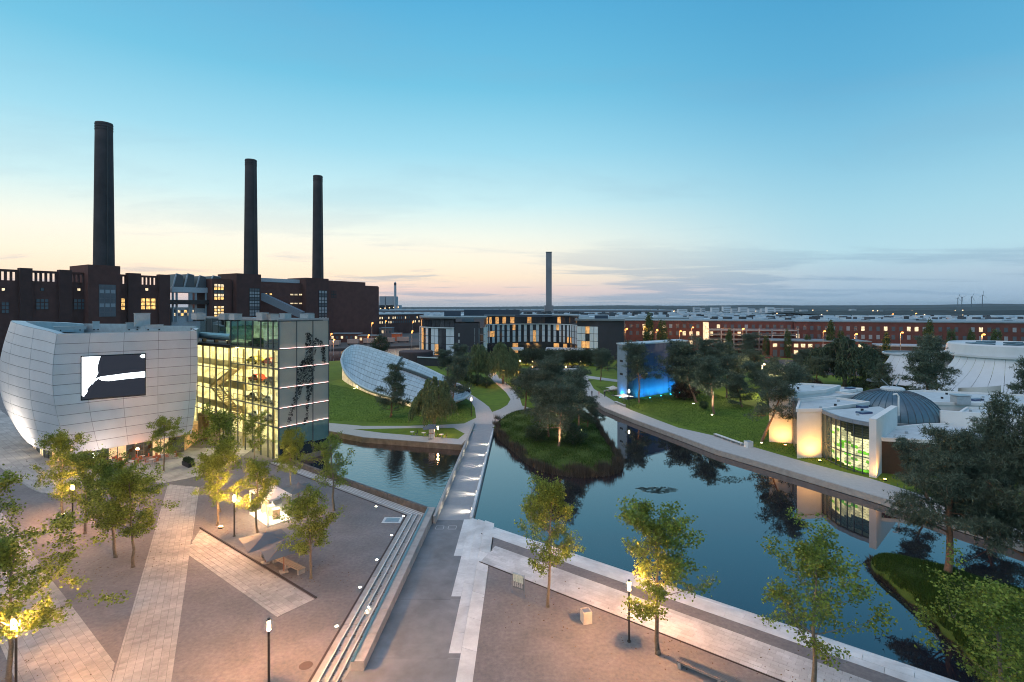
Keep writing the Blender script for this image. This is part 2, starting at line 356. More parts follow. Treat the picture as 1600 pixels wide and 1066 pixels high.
# west plaza
WALL = [(-11.15, 36.6), (-10.3, 64.9), (-37.6, 87.0)]
def offs(pl, d):          # offset a polyline to its left by d (mitred)
    out = []
    for i, p in enumerate(pl):
        ns = []
        for a, b_ in ((i-1, i), (i, i+1)):
            if a < 0 or b_ >= len(pl): continue
            dx, dy = pl[b_][0]-pl[a][0], pl[b_][1]-pl[a][1]; l = math.hypot(dx, dy); ns.append((-dy/l, dx/l))
        if len(ns) == 1: n = ns[0]; out.append((p[0]+n[0]*d, p[1]+n[1]*d))
        else:
            m = (ns[0][0]+ns[1][0], ns[0][1]+ns[1][1]); l2 = (m[0]**2+m[1]**2)/2; out.append((p[0]+m[0]*d/l2, p[1]+m[1]*d/l2))
    return out
ST0 = [(-12.1, 5), (-10.3, 64.9), (-37.6, 87.0)]
L0 = offs(ST0, 2.25)
b = MB(); b.prism([(-400, 5), L0[0], L0[1], L0[2], (-39.2, 86.6), (-38, 86.4), (-32.0, 94.5), (-45, 104), (-60, 125), (-85, 244), (-400, 60)], -2.3, -.004, bottom=False)
plaza = obj('plaza', b, M_gravel, kind='structure')
# seating steps down to the wall
W_ = [2.25, 1.7, 1.14, .58, 0.0]
steps = thing('stone_steps', (L0[1][0], L0[1][1], 0), 'long flight of low stone seating steps with pale nosings bordering the gravel plaza', 'steps')
for k in range(4):
    o1, o2 = offs(ST0, W_[k]), offs(ST0, W_[k+1]); z = -.13*k
    for seg in range(2):
        A, B_, C_, D_ = o1[seg], o1[seg+1], o2[seg+1], o2[seg]
        nseg = 8 if seg == 0 else 5; s0 = 2 if seg == 0 else 0
        for q in range(s0, nseg):
            t0, t1 = q/nseg+.0006, (q+1)/nseg-.0006
            lp = lambda P, Q, t_: (P[0]+(Q[0]-P[0])*t_, P[1]+(Q[1]-P[1])*t_)
            bb = MB(); bb.prism([lp(A, B_, t0), lp(A, B_, t1), lp(D_, C_, t1), lp(D_, C_, t0)], -1.2, z+.004)
            obj('tread', bb, M_conc, steps)
        if k < 4:
            oa, ob = offs(ST0, W_[k+1]+.10), offs(ST0, W_[k+1]+.0)
            bb = MB(); bb.prism([lp(oa[seg], oa[seg+1], .25 if seg == 0 else 0), oa[seg+1], ob[seg+1], lp(ob[seg], ob[seg+1], .25 if seg == 0 else 0)], z-.02, z+.02)
            obj('nosing', bb, M_stone, steps)
e1, e2 = offs(ST0, 2.25), offs(ST0, 2.42); bb = MB()
for seg in range(2): bb.prism([e1[seg], e1[seg+1], e2[seg+1], e2[seg]], -.3, .03)
obj('plaza_edging', bb, M_kerb, kind='structure')
# the long concrete wall and its corner leg along the pool
wall = thing('concrete_wall', (-11, 37, 0), 'long thick board-marked concrete wall beside the ramp, with blue steel strip on top', 'wall')
wr = offs([(-11.15, 36.6), (-10.3, 64.9)], -.95); nW = 9
for q in range(nW):
    t0, t1 = q/nW+.0008, (q+1)/nW-.0008; A, B_ = WALL[0], WALL[1]; C_, D_ = wr[1], wr[0]
    bb = MB(); bb.prism([lp(A, B_, t0), lp(D_, C_, t0), lp(D_, C_, t1), lp(A, B_, t1)], -1.3, .6); obj('segment', bb, M_conc, wall)
il, ir = offs(WALL[:2], -.04), offs(WALL[:2], -.26)
bb = MB(); bb.prism([il[0], ir[0], lp(ir[0], ir[1], .98), lp(il[0], il[1], .98)], .55, .645); obj('steel_strip', bb, mat('blue_steel', (.13, .24, .28), .3, metal=.5), wall)
w2a, w2b = [WALL[1], WALL[2]], offs([WALL[1], WALL[2]], -.38)
pw = thing('pool_wall', (*WALL[1], 0), 'dark weathered concrete wall holding back the ripply western pool behind the steps', 'wall')
for q in range(9):
    t0, t1 = q/9+.001, (q+1)/9-.001
    bb = MB(); bb.prism([lp(w2a[0], w2a[1], t0), lp(w2b[0], w2b[1], t0), lp(w2b[0], w2b[1], t1), lp(w2a[0], w2a[1], t1)], -1.4, .42); obj('segment', bb, mat('dark_concrete', (.12, .115, .11), .85, var=.35, scale=1.4), pw)
# ramp sloping down to the bridge
def rz(x, y): return -max(0, min(.5, (y-31)/32.5*.5))
rl = lambda Y: WALL[0][0]+(Y-36.6)*.030+.95 if Y > 36.6 else -12.1
def rx(Y): return -4.75+.022*(Y-63.5)
ramp_o = obj('ramp', MB().prism([(-12.05, 4), (-3, 4), (-2.4, 57), (-3.9, 63.4), (-10.2, 63.6), (-11.9, 36.5)], -2, -.7, bottom=False), M_joint, kind='structure')
ys = [5, 14, 22, 30, 38, 45.8, 53.2, 58.5, 63.55]
for i in range(len(ys)-1):
    a, c = ys[i]+.015, ys[i+1]-.015
    def lx(Y): return (-12.0+.0*Y if Y < 36.6 else WALL[0][0]+.95+(Y-36.6)*.03)
    pol = [(lx(a), a), (-2.7+.0*a, a)] + [(-2.7, c), (lx(c), c)] if c < 55 else [(lx(a), a), (-3.0, a), (-5.2 if c > 60 else -3.0, c), (lx(c), c)]
    if a < 36.6 < c: pol = [(-12.0, a), (-2.7, a), (-2.7, c), (lx(c), c), (lx(36.7), 36.62), (-11.2, 36.6)]
    obj('slab', MB().prism(pol, -1.2, 0, zf=lambda x, y: rz(x, y)), M_asph, ramp_o)
# right-hand stepped treads of white stone
WL0, WD = (-4.7, 63.5), (.787, -.617); WN = (-.617, -.787)
def wl(t, w): return (WL0[0]+WD[0]*t+WN[0]*w, WL0[1]+WD[1]*t+WN[1]*w)
def wly(x): return WL0[1]+(x-WL0[0])*(-.784)
tr = thing('white_steps', (-4, 45, 0), 'broad white stone steps with staggered ends stepping down into the ramp towards the bridge', 'steps')
for k, (x0, x1, y0, z) in enumerate([(-6.19, -5.385, 50.2, -.36), (-5.38, -4.505, 43.9, -.24), (-4.5, -3.605, 37.45, -.12), (-3.6, -2.44, 8, .0)]):
    n = {0: 5, 1: 6, 2: 7, 3: 14}[k]
    X = lambda x, Y: x+.022*(Y-44)
    yend = 63.5 if k == 0 else None
    for q in range(n):
        def yy(x, t_):
            e = yend or wly(X(x, 62))-.02
            return y0+(e-y0)*t_
        t0, t1 = q/n, (q+1)/n; g = .012; x0_, x1_ = x0, x1
        pol = [(X(x0, yy(x0, t0))+.03, yy(x0, t0)+g), (X(x1, yy(x1, t0)), yy(x1, t0)+g), (X(x1, yy(x1, t1)), yy(x1, t1)-g), (X(x0, yy(x0, t1))+.03, yy(x0, t1)-g)]
        obj('slab', MB().prism(pol, -1.5, z+.004), M_stone, tr)
# right plaza
il0, il1 = wl(3.9, 2.9), wl(105, 2.9)
b = MB(); b.prism([(-3.4, -8), (-2.75, 35.4), (-2.0, 57.4), il0, il1, (78, -20)], -2.3, -.004, bottom=False)
obj('gravel_plaza', b, M_gravel, kind='structure')
pr = thing('waterside_promenade', (0, 58, 0), 'white stone waterside promenade of long slabs stepping down to the lagoon', 'promenade')
for (w0, w1, z) in ((.0, .42, -.42), (.43, .86, -.28), (.87, 1.3, -.14), (1.31, 2.1, .0), (2.11, 2.9, .0)):
    L_ = 2.6; t_ = 1.9+w1*.75
    while t_ < 62:
        l = L_*random.uniform(.8, 1.2); pol = [wl(t_+.012, w0), wl(t_+l-.012, w0), wl(t_+l-.012, w1-.01), wl(t_+.012, w1-.01)]
        obj('slab', MB().prism(pol, -1.6, z+.003+random.uniform(-.004, .004)), M_stone, pr); t_ += l
pp = thing('plaza_path', (*wl(10, 6), 0), 'pale paved path running between two gravel strips alongside the waterside promenade', 'path')
pol = [g2(790, 890.6), g2(814, 870)] + [wl(60, 4.4), wl(60, 7.95)]
pol[1] = wl(7.2, 4.4); pol[0] = wl(8.3, 7.95)
obj('bed', MB().prism(pol, -.3, .0), M_joint, pp)
tiles([pol], wl(0, 4.4), WD, .44, .9, .02, .03, pp, M_paver2, keep=300, name='paving_stone')
bb = MB(); bb.slab(wl(8.2, 8.02), wl(60, 8.02), .1, -.2, .045); obj('edging', bb, M_kerb, pp)
# plaza paths
d1 = (-.787, .617)
P1 = [(-26.7, 35.4), (-23.1, 35.4), (-43.3, 73.6), (-48.5, 74.9)]; u1 = (-.483, .876)
P1[0] = (-26.7-.483*-8, 35.4-7); P1[1] = (-23.1+.52*7/.876*1.0, 35.4-7)
p1 = thing('paved_path', (-25, 35, 0), 'straight paved path crossing the gravel plaza up towards the screen building', 'path')
obj('bed', MB().prism(P1, -.3, .0), M_joint, p1)
tiles([P1], (-23.1, 35.4), u1, .5, .36, .022, .03, p1, M_paver, keep=300, name='paver', stag=0)
P2 = [(-16.9, 45.45), (-35.0, 59.6), (-33.2, 54.0), (-18.9, 42.8)]
p2 = thing('paved_path', (-18, 44, 0), 'short paved path ending square in gravel beside the two grey umbrellas', 'path')
obj('bed', MB().prism(P2, -.3, -.0), M_joint, p2)
tiles([P2], (-16.9, 45.45), d1, .5, .36, .022, .026, p2, M_paver, keep=300, name='paver', stag=0)
bb = MB(); bb.slab((-16.8, 45.6), (-35.3, 60.1), .14, -.1, .10); obj('edging', bb, M_kerb, p2)
P3a = (-27.8+.783*9, 37.4-.622*9); P3 = [P3a, (-54.4-7.8, 58.5+6.2), (-54.4-7.8-.622*4.5, 58.5+6.2-.783*4.5), (P3a[0]-.622*4.5, P3a[1]-.783*4.5)]
p3 = thing('paved_path', (-28, 37, 0), 'paved path slanting across the lower left corner under the leafy plane tree', 'path')
P3c = [(-27.3, 36.6), P3[1], P3[2], (-30.4, 33.4)]
P3c = [(-27.9, 37.3), P3[1], P3[2], (-26.2, 29.9), (-23.6, 30.2)]
obj('bed', MB().prism(P3c, -.3, -.0), M_joint, p3)
tiles([P3c], (-27.8, 37.4), d1, .5, .36, .022, .022, p3, M_paver, keep=300, name='paver', stag=0)
# pavement in front of the buildings
PV = [[g2(-120, 640), g2(-60, 700), g2(0, 729), g2(25, 748), g2(60, 690), g2(0, 640)], [g2(25, 748), g2(49, 763), g2(70, 772), g2(120, 762), g2(200, 745), g2(200, 700), g2(60, 690)],
      [g2(200, 745), g2(263, 757), g2(312, 762), g2(345, 738), g2(430, 722), g2(420, 700), g2(200, 700)]]
pv = obj('pavement', MB().prism(PV[0], -.3, 0).prism(PV[1], -.3, .001).prism(PV[2], -.3, .002), M_joint, kind='structure')
tiles(PV, (-60, 75), d1, .9, 1.2, .03, .03, pv, M_paver, keep=0)
kc = [g2(-30, 712), g2(0, 729), g2(25, 748), g2(49, 763), g2(70, 772)]
bb = MB(); [bb.slab(kc[i], kc[i+1], .3, -.2, .10+.001*i) for i in range(4)]; obj('kerb', bb, M_conc, kind='structure')
# park paths
PATH = [(400, 652), (513, 661), (567, 665.8), (635, 665.8), (691, 664), (725, 662), (744, 653), (742, 637.6), (736, 628), (727, 622), (722, 616), (737, 617), (754.5, 628.7), (764, 636), (769, 644), (782, 639.5), (792.8, 633), (797.8, 624), (790.6, 613), (770, 595), (763.5, 588), (757, 583), (775, 583), (779, 589), (800, 606), (812, 622), (816, 634), (834, 640), (841, 641), (841, 645), (797, 648), (782, 655), (774, 662), (772, 667.6), (737, 673), (729, 688), (722, 695), (657.6, 690.6), (567.5, 684), (513.5, 673.7), (400, 657)]
obj('park_path', MB().prism([g2(*p) for p in PATH], -1.3, .02, bottom=False), M_path, kind='structure')
obj('lawn_triangle', MB().prism([g2(*p) for p in [(553, 671), (640, 669.5), (709, 669), (726, 678), (716, 686), (657, 681.5), (600, 677)]], -.2, .045, bottom=False), M_grass, kind='structure')
inn = [(905, 578), (912, 583), (917.6, 590), (928, 608), (967.5, 632), (986, 641), (1060, 668.7), (1120, 682), (1243, 718), (1300, 733), (1360, 748), (1480, 786), (1600, 828), (1750, 880)]
out = [(1750, 903), (1600, 850), (1480, 812), (1378, 778), (1310, 758), (1240, 737.5), (1120, 703), (1060, 680.5), (991, 655.6), (944, 637), (920, 621), (906, 606), (897, 594), (893, 578)]
sp = obj('shore_path', MB().prism([g2(*p) for p in inn+out], -1.3, .025, bottom=False), M_path, kind='structure')
bb = MB(); oo = [g2(*p) for p in out]
for i in range(len(oo)-1): bb.slab(oo[i], oo[i+1], .35, -.85, .04+.0007*i)
obj('edge_stone', bb, M_conc, sp)
obj('side_path', MB().prism([g2(*p) for p in [(910, 586), (968, 594), (968, 597.5), (914, 591)]], -.2, .03, bottom=False), M_path, kind='structure')
obj('factory_road', MB().prism([g2(*p) for p in [(1190, 562), (1230, 562), (1420, 577), (1380, 590), (1225, 583)]], -.2, .03, bottom=False), mat('asphalt', (.06, .06, .065), .8), kind='structure')
# bridge
br = thing('footbridge', (-6.5, 64, -.5), 'long straight concrete footbridge over the lagoon with pools of light along its deck', 'bridge')
bl = lambda Y: -9.25+.022*(Y-63.6)
nD = 10
for q in range(nD):
    a, c = 63.58+q*5.02, 63.58+(q+1)*5.02-.02
    obj('deck_panel', MB().prism([(bl(a)+.3, a), (rx(a)-.32, a), (rx(c)-.32, c), (bl(c)+.3, c)], -1.2, -.5, zf=lambda x, y: -.5+max(0, min(.53, (y-95)/11.5*.53))), M_asph if 0 else mat('deck', (.30, .31, .32), .75, var=.08, scale=1, rnd=.05), br)
obj('parapet', MB().prism([(bl(62.4)-.02, 62.4), (bl(62.4)+.3, 62.4), (bl(113)+.3, 113), (bl(113)-.05, 113)], -1.3, .45), M_conc, br)
obj('kerb', MB().prism([(rx(63.6)-.32, 63.6), (rx(63.6)+.02, 63.6), (rx(114)+.02, 114), (rx(114)-.32, 114)], -1.1, -.10), M_stone, br)
obj('pier', MB().prism([(bl(64)+.5, 64), (rx(64)-.7, 64), (rx(112)-.7, 112), (bl(112)+.5, 112)], -2.3, -.86), M_soil, br)
for (px, py) in ((722.7, 798), (733, 771), (741, 747), (748.6, 727), (753.5, 710), (757.8, 695), (760.5, 682)):
    Y = F*25.4/(py-HOR)
    L_ = thing('kerb_light', (rx(Y)-.36, Y, -.34), '%s light in the bridge kerb counted from the plaza end' % {798: 'first', 771: 'second', 747: 'third', 727: 'fourth', 710: 'fifth', 695: 'sixth', 682: 'seventh and farthest'}[py], 'light', 'lights along the bridge kerb')
    obj('light_slot', MB().box((rx(Y)-.335, Y, -.20), (.03, .6, .10)), emis('slot_glow', (1, .80, .58), 14), L_)
    sl = bpy.data.lights.new('slot', 'SPOT'); sl.energy = 620; sl.color = (1, .82, .62); sl.spot_size = math.radians(92); sl.spot_blend = 1; sl.shadow_soft_size = .05
    so_ = bpy.data.objects.new('slot', sl); col.objects.link(so_); so_.parent = L_; so_.location = (-.06, 0, .16); so_.rotation_euler = Vector((-1, 0, -.42)).to_track_quat('-Z', 'Y').to_euler()
# outlines of two deck hatches
hs = obj('deck_hatch', MB().box((0, 0, 0), (.9, .04, .012)).box((0, .9, 0), (.9, .04, .012)).box((-.45, .45, 0), (.04, .86, .012)).box((.45, .45, 0), (.04, .86, .012)), M_stone, label='left of the two pale square outlines on the ramp before the bridge', cat='hatch', group='hatch outlines on the ramp')
hs.location = (-8.35, 60.9, rz(0, 61)+.012); h2 = hs.copy(); col.objects.link(h2); h2.location.x = -6.9; h2['label'] = 'right of the two pale square outlines on the ramp before the bridge'
# islands
def island(name, outline, zc, m, kind='structure'):
    cx = sum(p[0] for p in outline)/len(outline); cy_ = sum(p[1] for p in outline)/len(outline); b = MB(); rows = []
    for s, z in ((1.03, WZ-.6), (1.0, WZ+.02), (.985, WZ+.3), (.95, -.25), (.85, zc*.4), (.6, zc*.8), (.3, zc), (.02, zc)):
        rows.append([(cx+(x-cx)*s+random.uniform(-.12, .12)*(s > .94), cy_+(y-cy_)*s, z) for x, y in outline])
    b.grid(rows, closed=True); b.add(rows[-1], [tuple(range(len(rows[-1])))]); return obj(name, b, m, kind=kind, smooth=True)
def smooth_loop(pts, k=3):
    for _ in range(k):
        q = []
        for i in range(len(pts)):
            a, c = pts[i], pts[(i+1) % len(pts)]; q += [(a[0]*.75+c[0]*.25, a[1]*.75+c[1]*.25), (a[0]*.25+c[0]*.75, a[1]*.25+c[1]*.75)]
        pts = q
    return pts
IS1 = smooth_loop([g2(*p, WZ) for p in [(782, 650), (773, 668), (778, 684), (800, 700), (828, 727), (868, 741), (920, 744), (962, 738), (970, 722), (954, 700), (935, 672), (930, 655), (905, 640), (860, 638), (815, 641)]], 2)
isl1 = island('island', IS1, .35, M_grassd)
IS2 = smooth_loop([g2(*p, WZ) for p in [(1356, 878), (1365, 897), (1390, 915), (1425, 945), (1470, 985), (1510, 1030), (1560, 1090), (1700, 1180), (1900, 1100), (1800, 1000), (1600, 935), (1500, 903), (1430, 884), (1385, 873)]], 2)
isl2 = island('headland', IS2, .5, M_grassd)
# ------------------------------------------------------------------ screen building (curved tiled shell)
M_panel = mat('facade_panel', (.60, .60, .61), .42, var=.05, scale=.5, rnd=.055, spec=.6)
M_roofm = mat('roof_membrane', (.22, .28, .31), .7, var=.15, scale=.5)
sb = thing('screen_building', (-69, 81, 0), 'bulging grey tiled building with a large lit video screen on its front', 'building')
A0, A1 = (-69.0, 80.6), (-54.2, 91.4)          # front bottom/top plan corners
fd = ((A1[0]-A0[0]), (A1[1]-A0[1])); fl = math.hypot(*fd); fd = (fd[0]/fl, fd[1]/fl); fn = (fd[1], -fd[0])
def bul(v): return 2.0*math.sin(math.pi*min(1, v*1.05)**.9) - 1.9*(1-v)**2.2   # vertical bulge profile
def frontp(u, v):       # u 0..1 along, v 0..1 up
    sl = -.9*math.sin(math.pi*v)*(1-u)+2.0*(1-v)**2.2*(1-u)   # left edge bulges outward, tucks in below
    su = .9*math.sin(math.pi*v**.8)*u*.3-1.4*u*(1-v)**1.6*.6
    b_ = .35*math.sin(math.pi*v)
    s = u*fl+sl*.8+su
    z = (2.3+1.0*u)+v*(20.95-(2.3+1.0*u))
    return (A0[0]+fd[0]*s+fn[0]*b_, A0[1]+fd[1]*s+fn[1]*b_, z)
def leftp(u, v):        # curving flank going back to the left
    p0 = frontp(0, v)
    P = [(-69, 80.6), (-79, 86), (-88.6, 94.0), (-94.6, 103), (-93, 115)]
    t_ = u*(len(P)-1); i = min(int(t_), len(P)-2); f = t_-i
    def cr(a, b_, c, d_, f): return .5*((2*b_)+(-a+c)*f+(2*a-5*b_+4*c-d_)*f*f+(-a+3*b_-3*c+d_)*f**3)
    Q = [P[max(0, i-1)], P[i], P[i+1], P[min(len(P)-1, i+2)]]
    x = cr(*[q[0] for q in Q], f); y = cr(*[q[1] for q in Q], f)
    zt = 20.95+1.6*math.sin(math.pi*min(1, u*.9)); z = 2.3+v*(zt-2.3)
    bo = (2.9*math.sin(math.pi*v**.85)*min(1, u*2.2)-2.2*(1-v)**2*min(1, u*3)) ; nx, ny = -.72, -.69
    w = min(1, u*3)
    x += nx*bo*w; y += ny*bo*w*.3
    k = 1-w
    return (x+(p0[0]-P[0][0])*k, y+(p0[1]-P[0][1])*k, z)
def patch(fn_, u0, u1, v0, v1, nu, nv, off):
    b = MB(); rows = []
    for j in range(nv+1):
        r = []
        for i in range(nu+1):
            p = fn_(u0+(u1-u0)*i/nu, v0+(v1-v0)*j/nv); r.append((p[0]+off[0], p[1]+off[1], p[2]+off[2]))
        rows.append(r)
    return rows
NV = 12
scr_u = (.235, .765); 
def front_panels():
    us = [0, .225, .475, .76, .93+.07*0, 1.0]; us = [0, .24, .50, .755, .99]
    us = [0, .215, .45, .70, .945, 1.0]
    for i in range(5):
        for j in range(NV):
            g, gv = .0011, .0020
            rows = patch(frontp, us[i]+g, us[i+1]-g, j/NV+gv, (j+1)/NV-gv, 2, 2, (fn[0]*.06, fn[1]*.06, 0))
            back = patch(frontp, us[i]+g, us[i+1]-g, j/NV+gv, (j+1)/NV-gv, 2, 2, (-fn[0]*.0, -fn[1]*.0, 0))
            b = MB(); b.grid(rows)
            loop = lambda R: [R[0][0], R[0][1], R[0][2], R[1][2], R[2][2], R[2][1], R[2][0], R[1][0]]
            b.grid([loop(back), loop(rows)], closed=True); obj('panel', b, M_panel, sb)
    n = 6
    for i in range(n):
        for j in range(NV):
            g, gv = .0009, .0020; ofv = (-.04, -.05, 0)
            rows = patch(leftp, (i+1)/n-g, i/n+g, j/NV+gv, (j+1)/NV-gv, 2, 2, ofv); back = patch(leftp, (i+1)/n-g, i/n+g, j/NV+gv, (j+1)/NV-gv, 2, 2, (0, 0, 0))
            b = MB(); b.grid(rows); b.grid([loop(back), loop(rows)], closed=True); obj('panel', b, M_panel, sb)
front_panels()
b = MB(); b.grid(patch(frontp, 0, 1, 0, 1, 4, 12, (0, 0, 0))); b.grid(patch(leftp, 1, 0, 0, 1, 14, 12, (0, 0, 0)))
# right return and back, closing the volume
sd_ = [frontp(1, v/12) for v in range(13)]; b.grid([sd_, [(p[0]-9, p[1]+13, p[2]) for p in sd_], ], flip=False)
obj('shell', b, M_joint, sb)
top = [leftp(u/12, 1) for u in range(12, -1, -1)]+[frontp(u/4, 1) for u in range(1, 5)]
topc = (-80, 102)
inner = [(p[0]+(topc[0]-p[0])*.16, p[1]+(topc[1]-p[1])*.16, p[2]-.1) for p in top]
b = MB(); b.grid([top, inner]); b.grid([inner, [(p[0], p[1], p[2]-1.9) for p in inner]])
bk = [top[-1], (-58, 104, 20.9), (-70, 118, 21.5), top[0]]
obj('parapet', b, mat('parapet_metal', (.42, .50, .54), .45, metal=.2), sb)
obj('roof', MB().prism([(p[0], p[1]) for p in top[::-1]]+[(-72, 120)][:0]+[(-100, 128), (-66, 112)][:0], 17.5, 19.1, bottom=False), M_roofm, sb)
b = MB(); b.slab((-56.0, 93), (-64, 108), .8, 18, 20.8); b.slab((-64, 108), (-79, 113), .8, 18, 21.1); b.slab((-79, 113), (-92.6, 115), .8, 18, 21.4)
obj('back_parapet', b, mat('parapet_metal', (.42, .50, .54)), sb)
# recessed ground floor under the shell, glazed
b = MB(); gp = [(-67.6, 84), (-57, 92.6), (-60, 103), (-82, 108), (-91, 104.5), (-85.2, 95.8), (-77.2, 89)]
obj('base_wall', MB().prism([(p[0], p[1]) for p in gp], 0, 2.9), mat('base_interior', (.30, .22, .15), .8, emit=(255, 190, 110), es=.28), sb)
gl_ = [(-91.5, 104), (-86, 95.2), (-77.6, 88.2), (-67.6, 83.2), (-56.6, 91.9)]
Mgw = mat('lit_pane', (.7, .6, .4), .3, emit=(255, 214, 150), es=.5)
for i in range(4):
    a, c = gl_[i], gl_[i+1]; l = math.hypot(c[0]-a[0], c[1]-a[1]); n = int(l/1.15)
    for k in range(n):
        p, q = lp(a, c, k/n), lp(a, c, (k+1)/n)
        bb = MB(); bb.slab(lp(p, q, .05), lp(p, q, .95), .05, .06, 2.75); obj('pane', bb, Mgw if (k*7+i*3) % 5 in (0, 2) else glass('dark_glass', (.35, .4, .42), .15), sb)
        bb = MB(); bb.slab(lp(p, q, -.04), lp(p, q, .04), .14, 0, 2.85); obj('mullion', bb, M_mull, sb)
soff = MB(); soff.add([frontp(u/4, 0) for u in range(5)]+[(-60, 100, 3.0), (-90, 108, 2.4)]+[leftp(u/10, 0) for u in range(9, 0, -1)], [tuple(range(16))[::-1]])
obj('soffit', soff, M_panel, sb)
# the screen: flat box mounted proud of the shell
def frs(px, py, off):     # point where an image position meets the front plane, moved out by off
    P = (A0[0]+fn[0]*off, A0[1]+fn[1]*off); (x, y), s = onl(px, P, fd); return (x, y, ZAT(py, y))
sc4 = [frs(126, 626.5, .42), frs(228, 618, .42), frs(228, 552, .42), frs(126, 556.5, .42)]
vidt = thing('video_screen', (sc4[0][0], sc4[0][1], sc4[0][2]), 'large dark video screen showing a glowing white shape and beam, on grey facade', 'screen')
bz = [tuple(p[i]-(fn+(0,))[i]*.5 for i in range(3)) for p in sc4]
obj('screen_box', MB().add(list(sc4)+bz, [(0, 1, 2, 3), (0, 4, 5, 1), (1, 5, 6, 2), (2, 6, 7, 3), (3, 7, 4, 0)]), mat('screen_black', (.012, .014, .022), .25), vidt)
def spoly(pts, o, m, nm): obj(nm, MB().add([frs(x, y, o) for x, y in pts], [tuple(range(len(pts)))]), m, vidt)
Mw = emis('screen_white', (.86, .93, 1), 3.2); Mw2 = emis('screen_grey', (.10, .12, .17), .25)
spoly([(128, 624), (226.6, 616.2), (226.6, 553.6), (128, 558)], .43, Mw2, 'picture_ground')
spoly([(128, 618.5), (131, 616), (136, 609), (143, 600), (149, 591), (153.5, 583), (152, 575), (154, 566), (157, 557), (128, 558)], .45, Mw, 'picture_glow')
spoly([(128, 618.5), (136, 609), (137, 612), (131, 620)], .447, Mw, 'picture_tail')
spoly([(143, 597), (150, 591.5), (158, 588.5), (170, 587), (200, 583), (226.6, 580.5), (226.6, 589.5), (200, 592), (170, 595.5), (160, 595), (154, 592), (148, 596), (144, 601)], .45, Mw, 'picture_beam')
spoly([(218.5, 557), (222, 551.9+2), (226.4, 554), (226.4, 559), (222, 559.5)], .45, Mw, 'picture_spark')
ss = bpy.data.lights.new('screen_light', 'AREA'); ss.energy = 60; ss.size = 3; ss.size_y = 3; ss.color = (.8, .9, 1)
# roof plant (each unit a thing)
M_duct = mat('galvanised', (.42, .45, .47), .4, metal=.6)
def rooft(px, py, Y, d, name, label, cat='roof unit', rz=.7):
    z = ZAT(py, Y); x = (px-800)/F*Y; o = thing(name, (x, Y, z), label, cat, 'machinery on the flat roofs')
    w, l, h = d; b = MB(); b.box((x, Y, z+h/2), (w, l, h), rz); obj('casing', b, M_duct, o)
    b = MB(); b.box((x, Y, z+h+.05), (w*1.06, l*1.06, .1), rz); obj('cap', b, M_steel, o)
    for k in (-1, 1): obj('foot', MB().box((x+k*w*.3*math.cos(rz), Y+k*w*.3*math.sin(rz), z-.1), (.2, l*.8, .25), rz), M_dark, o)
    return o
rooft(222, 510, 92, (2.2, 1.6, 2.2), 'roof_unit', 'tall pale ventilation box at the rear of the screen building roof')
rooft(208, 514, 94, (2.0, 1.4, 1.0), 'roof_unit', 'low wide ventilation box beside the tall one on the screen building roof')
rooft(110, 515, 98, (4.6, 1.6, .5), 'roof_unit', 'long low duct box near the left of the screen building roof')
rooft(150, 514, 99, (1.0, 1.0, 1.3), 'roof_unit', 'small square vent box alone in the middle of the screen building roof')
rooft(240, 514, 90, (2.6, 1.2, .6), 'roof_unit', 'flat duct box near the front right of the screen building roof')
# ------------------------------------------------------------------ glass tower with lit decks
gt = thing('glass_tower', (-38, 86.5, 0), 'glass showcase tower glowing yellow inside, with a black scribbled figure printed on its end', 'building')
C = (-38.0, 86.5); rd = (.592, .806); ld = (-.798, .602)
lv = [0, 5.3, 8.4, 11.7, 14.9, 18.1, 22.7]
def rp(s, o=0): return (C[0]+rd[0]*s+rd[1]*o, C[1]+rd[1]*s-rd[0]*o)          # o outward
def lpn(s, o=0): return (C[0]+ld[0]*s-ld[1]*o, C[1]+ld[1]*s+ld[0]*o)
G_clear = glass('facade_glass', (.93, .97, .86), .05); G_green = glass('roof_edge_glass', (.42, .58, .58), .16)
M_frost = mat('frosted_panel', (.34, .37, .33), .18, var=.08, scale=.15, spec=.7)
M_frostd = mat('frosted_teal', (.12, .25, .24), .15, var=.1)
rs = [0, 3.14, 6.2, 9.3]
for i in range(3):
    for j in range(6):
        m = M_frostd if j == 0 else M_frost
        bb = MB(); bb.slab(rp(rs[i]+.06), rp(rs[i+1]-.06), .06, lv[j]+.06, lv[j+1]-.06); obj('pane', bb, m, gt)
        if j > 0:      # lit edge at the foot of each frosted panel
            bb = MB(); bb.slab(rp(rs[i]+.1, .16), rp(rs[i+1]-.1, .16), .07, lv[j]+.09, lv[j]+.125); obj('edge_light', bb, emis('pink_edge', (1, .60, .55), 4), gt)
    obj('plinth', MB().slab(rp(rs[i]+.06, .05), rp(rs[i+1]-.06, .05), .05, -.9, 2.4-.25*i), mat('dark_glass_base', (.01, .012, .02), .08), gt)
for s in rs: 
    bb = MB(); bb.slab(rp(s-.07, .02), rp(s+.07, .02), .2, -1.0, 22.8); obj('mullion', bb, M_mull, gt)
for z in lv[1:]:
    bb = MB(); bb.slab(rp(0, .03), rp(9.3, .03), .15, z-.09, z+.09); obj('transom', bb, M_mull, gt)
LS = [0, 1.7, 3.3, 5.6, 8.3, 10.9, 13.6, 16.3]; LS2 = [16.3+2.75*k for k in range(1, 9)]
for i in range(len(LS)-1):
    for j in range(6):
        bb = MB(); bb.slab(lpn(LS[i]+.05), lpn(LS[i+1]-.05), .05, lv[j]+.05, lv[j+1]-.05); obj('pane', bb, G_green if j == 5 else G_clear, gt)
for i, s in enumerate(LS): bb = MB(); w = .13 if s == 16.3 else .05; bb.slab(lpn(s-w, .02), lpn(s+w, .02), .2, 0, 22.8); obj('mullion', bb, M_mull, gt)
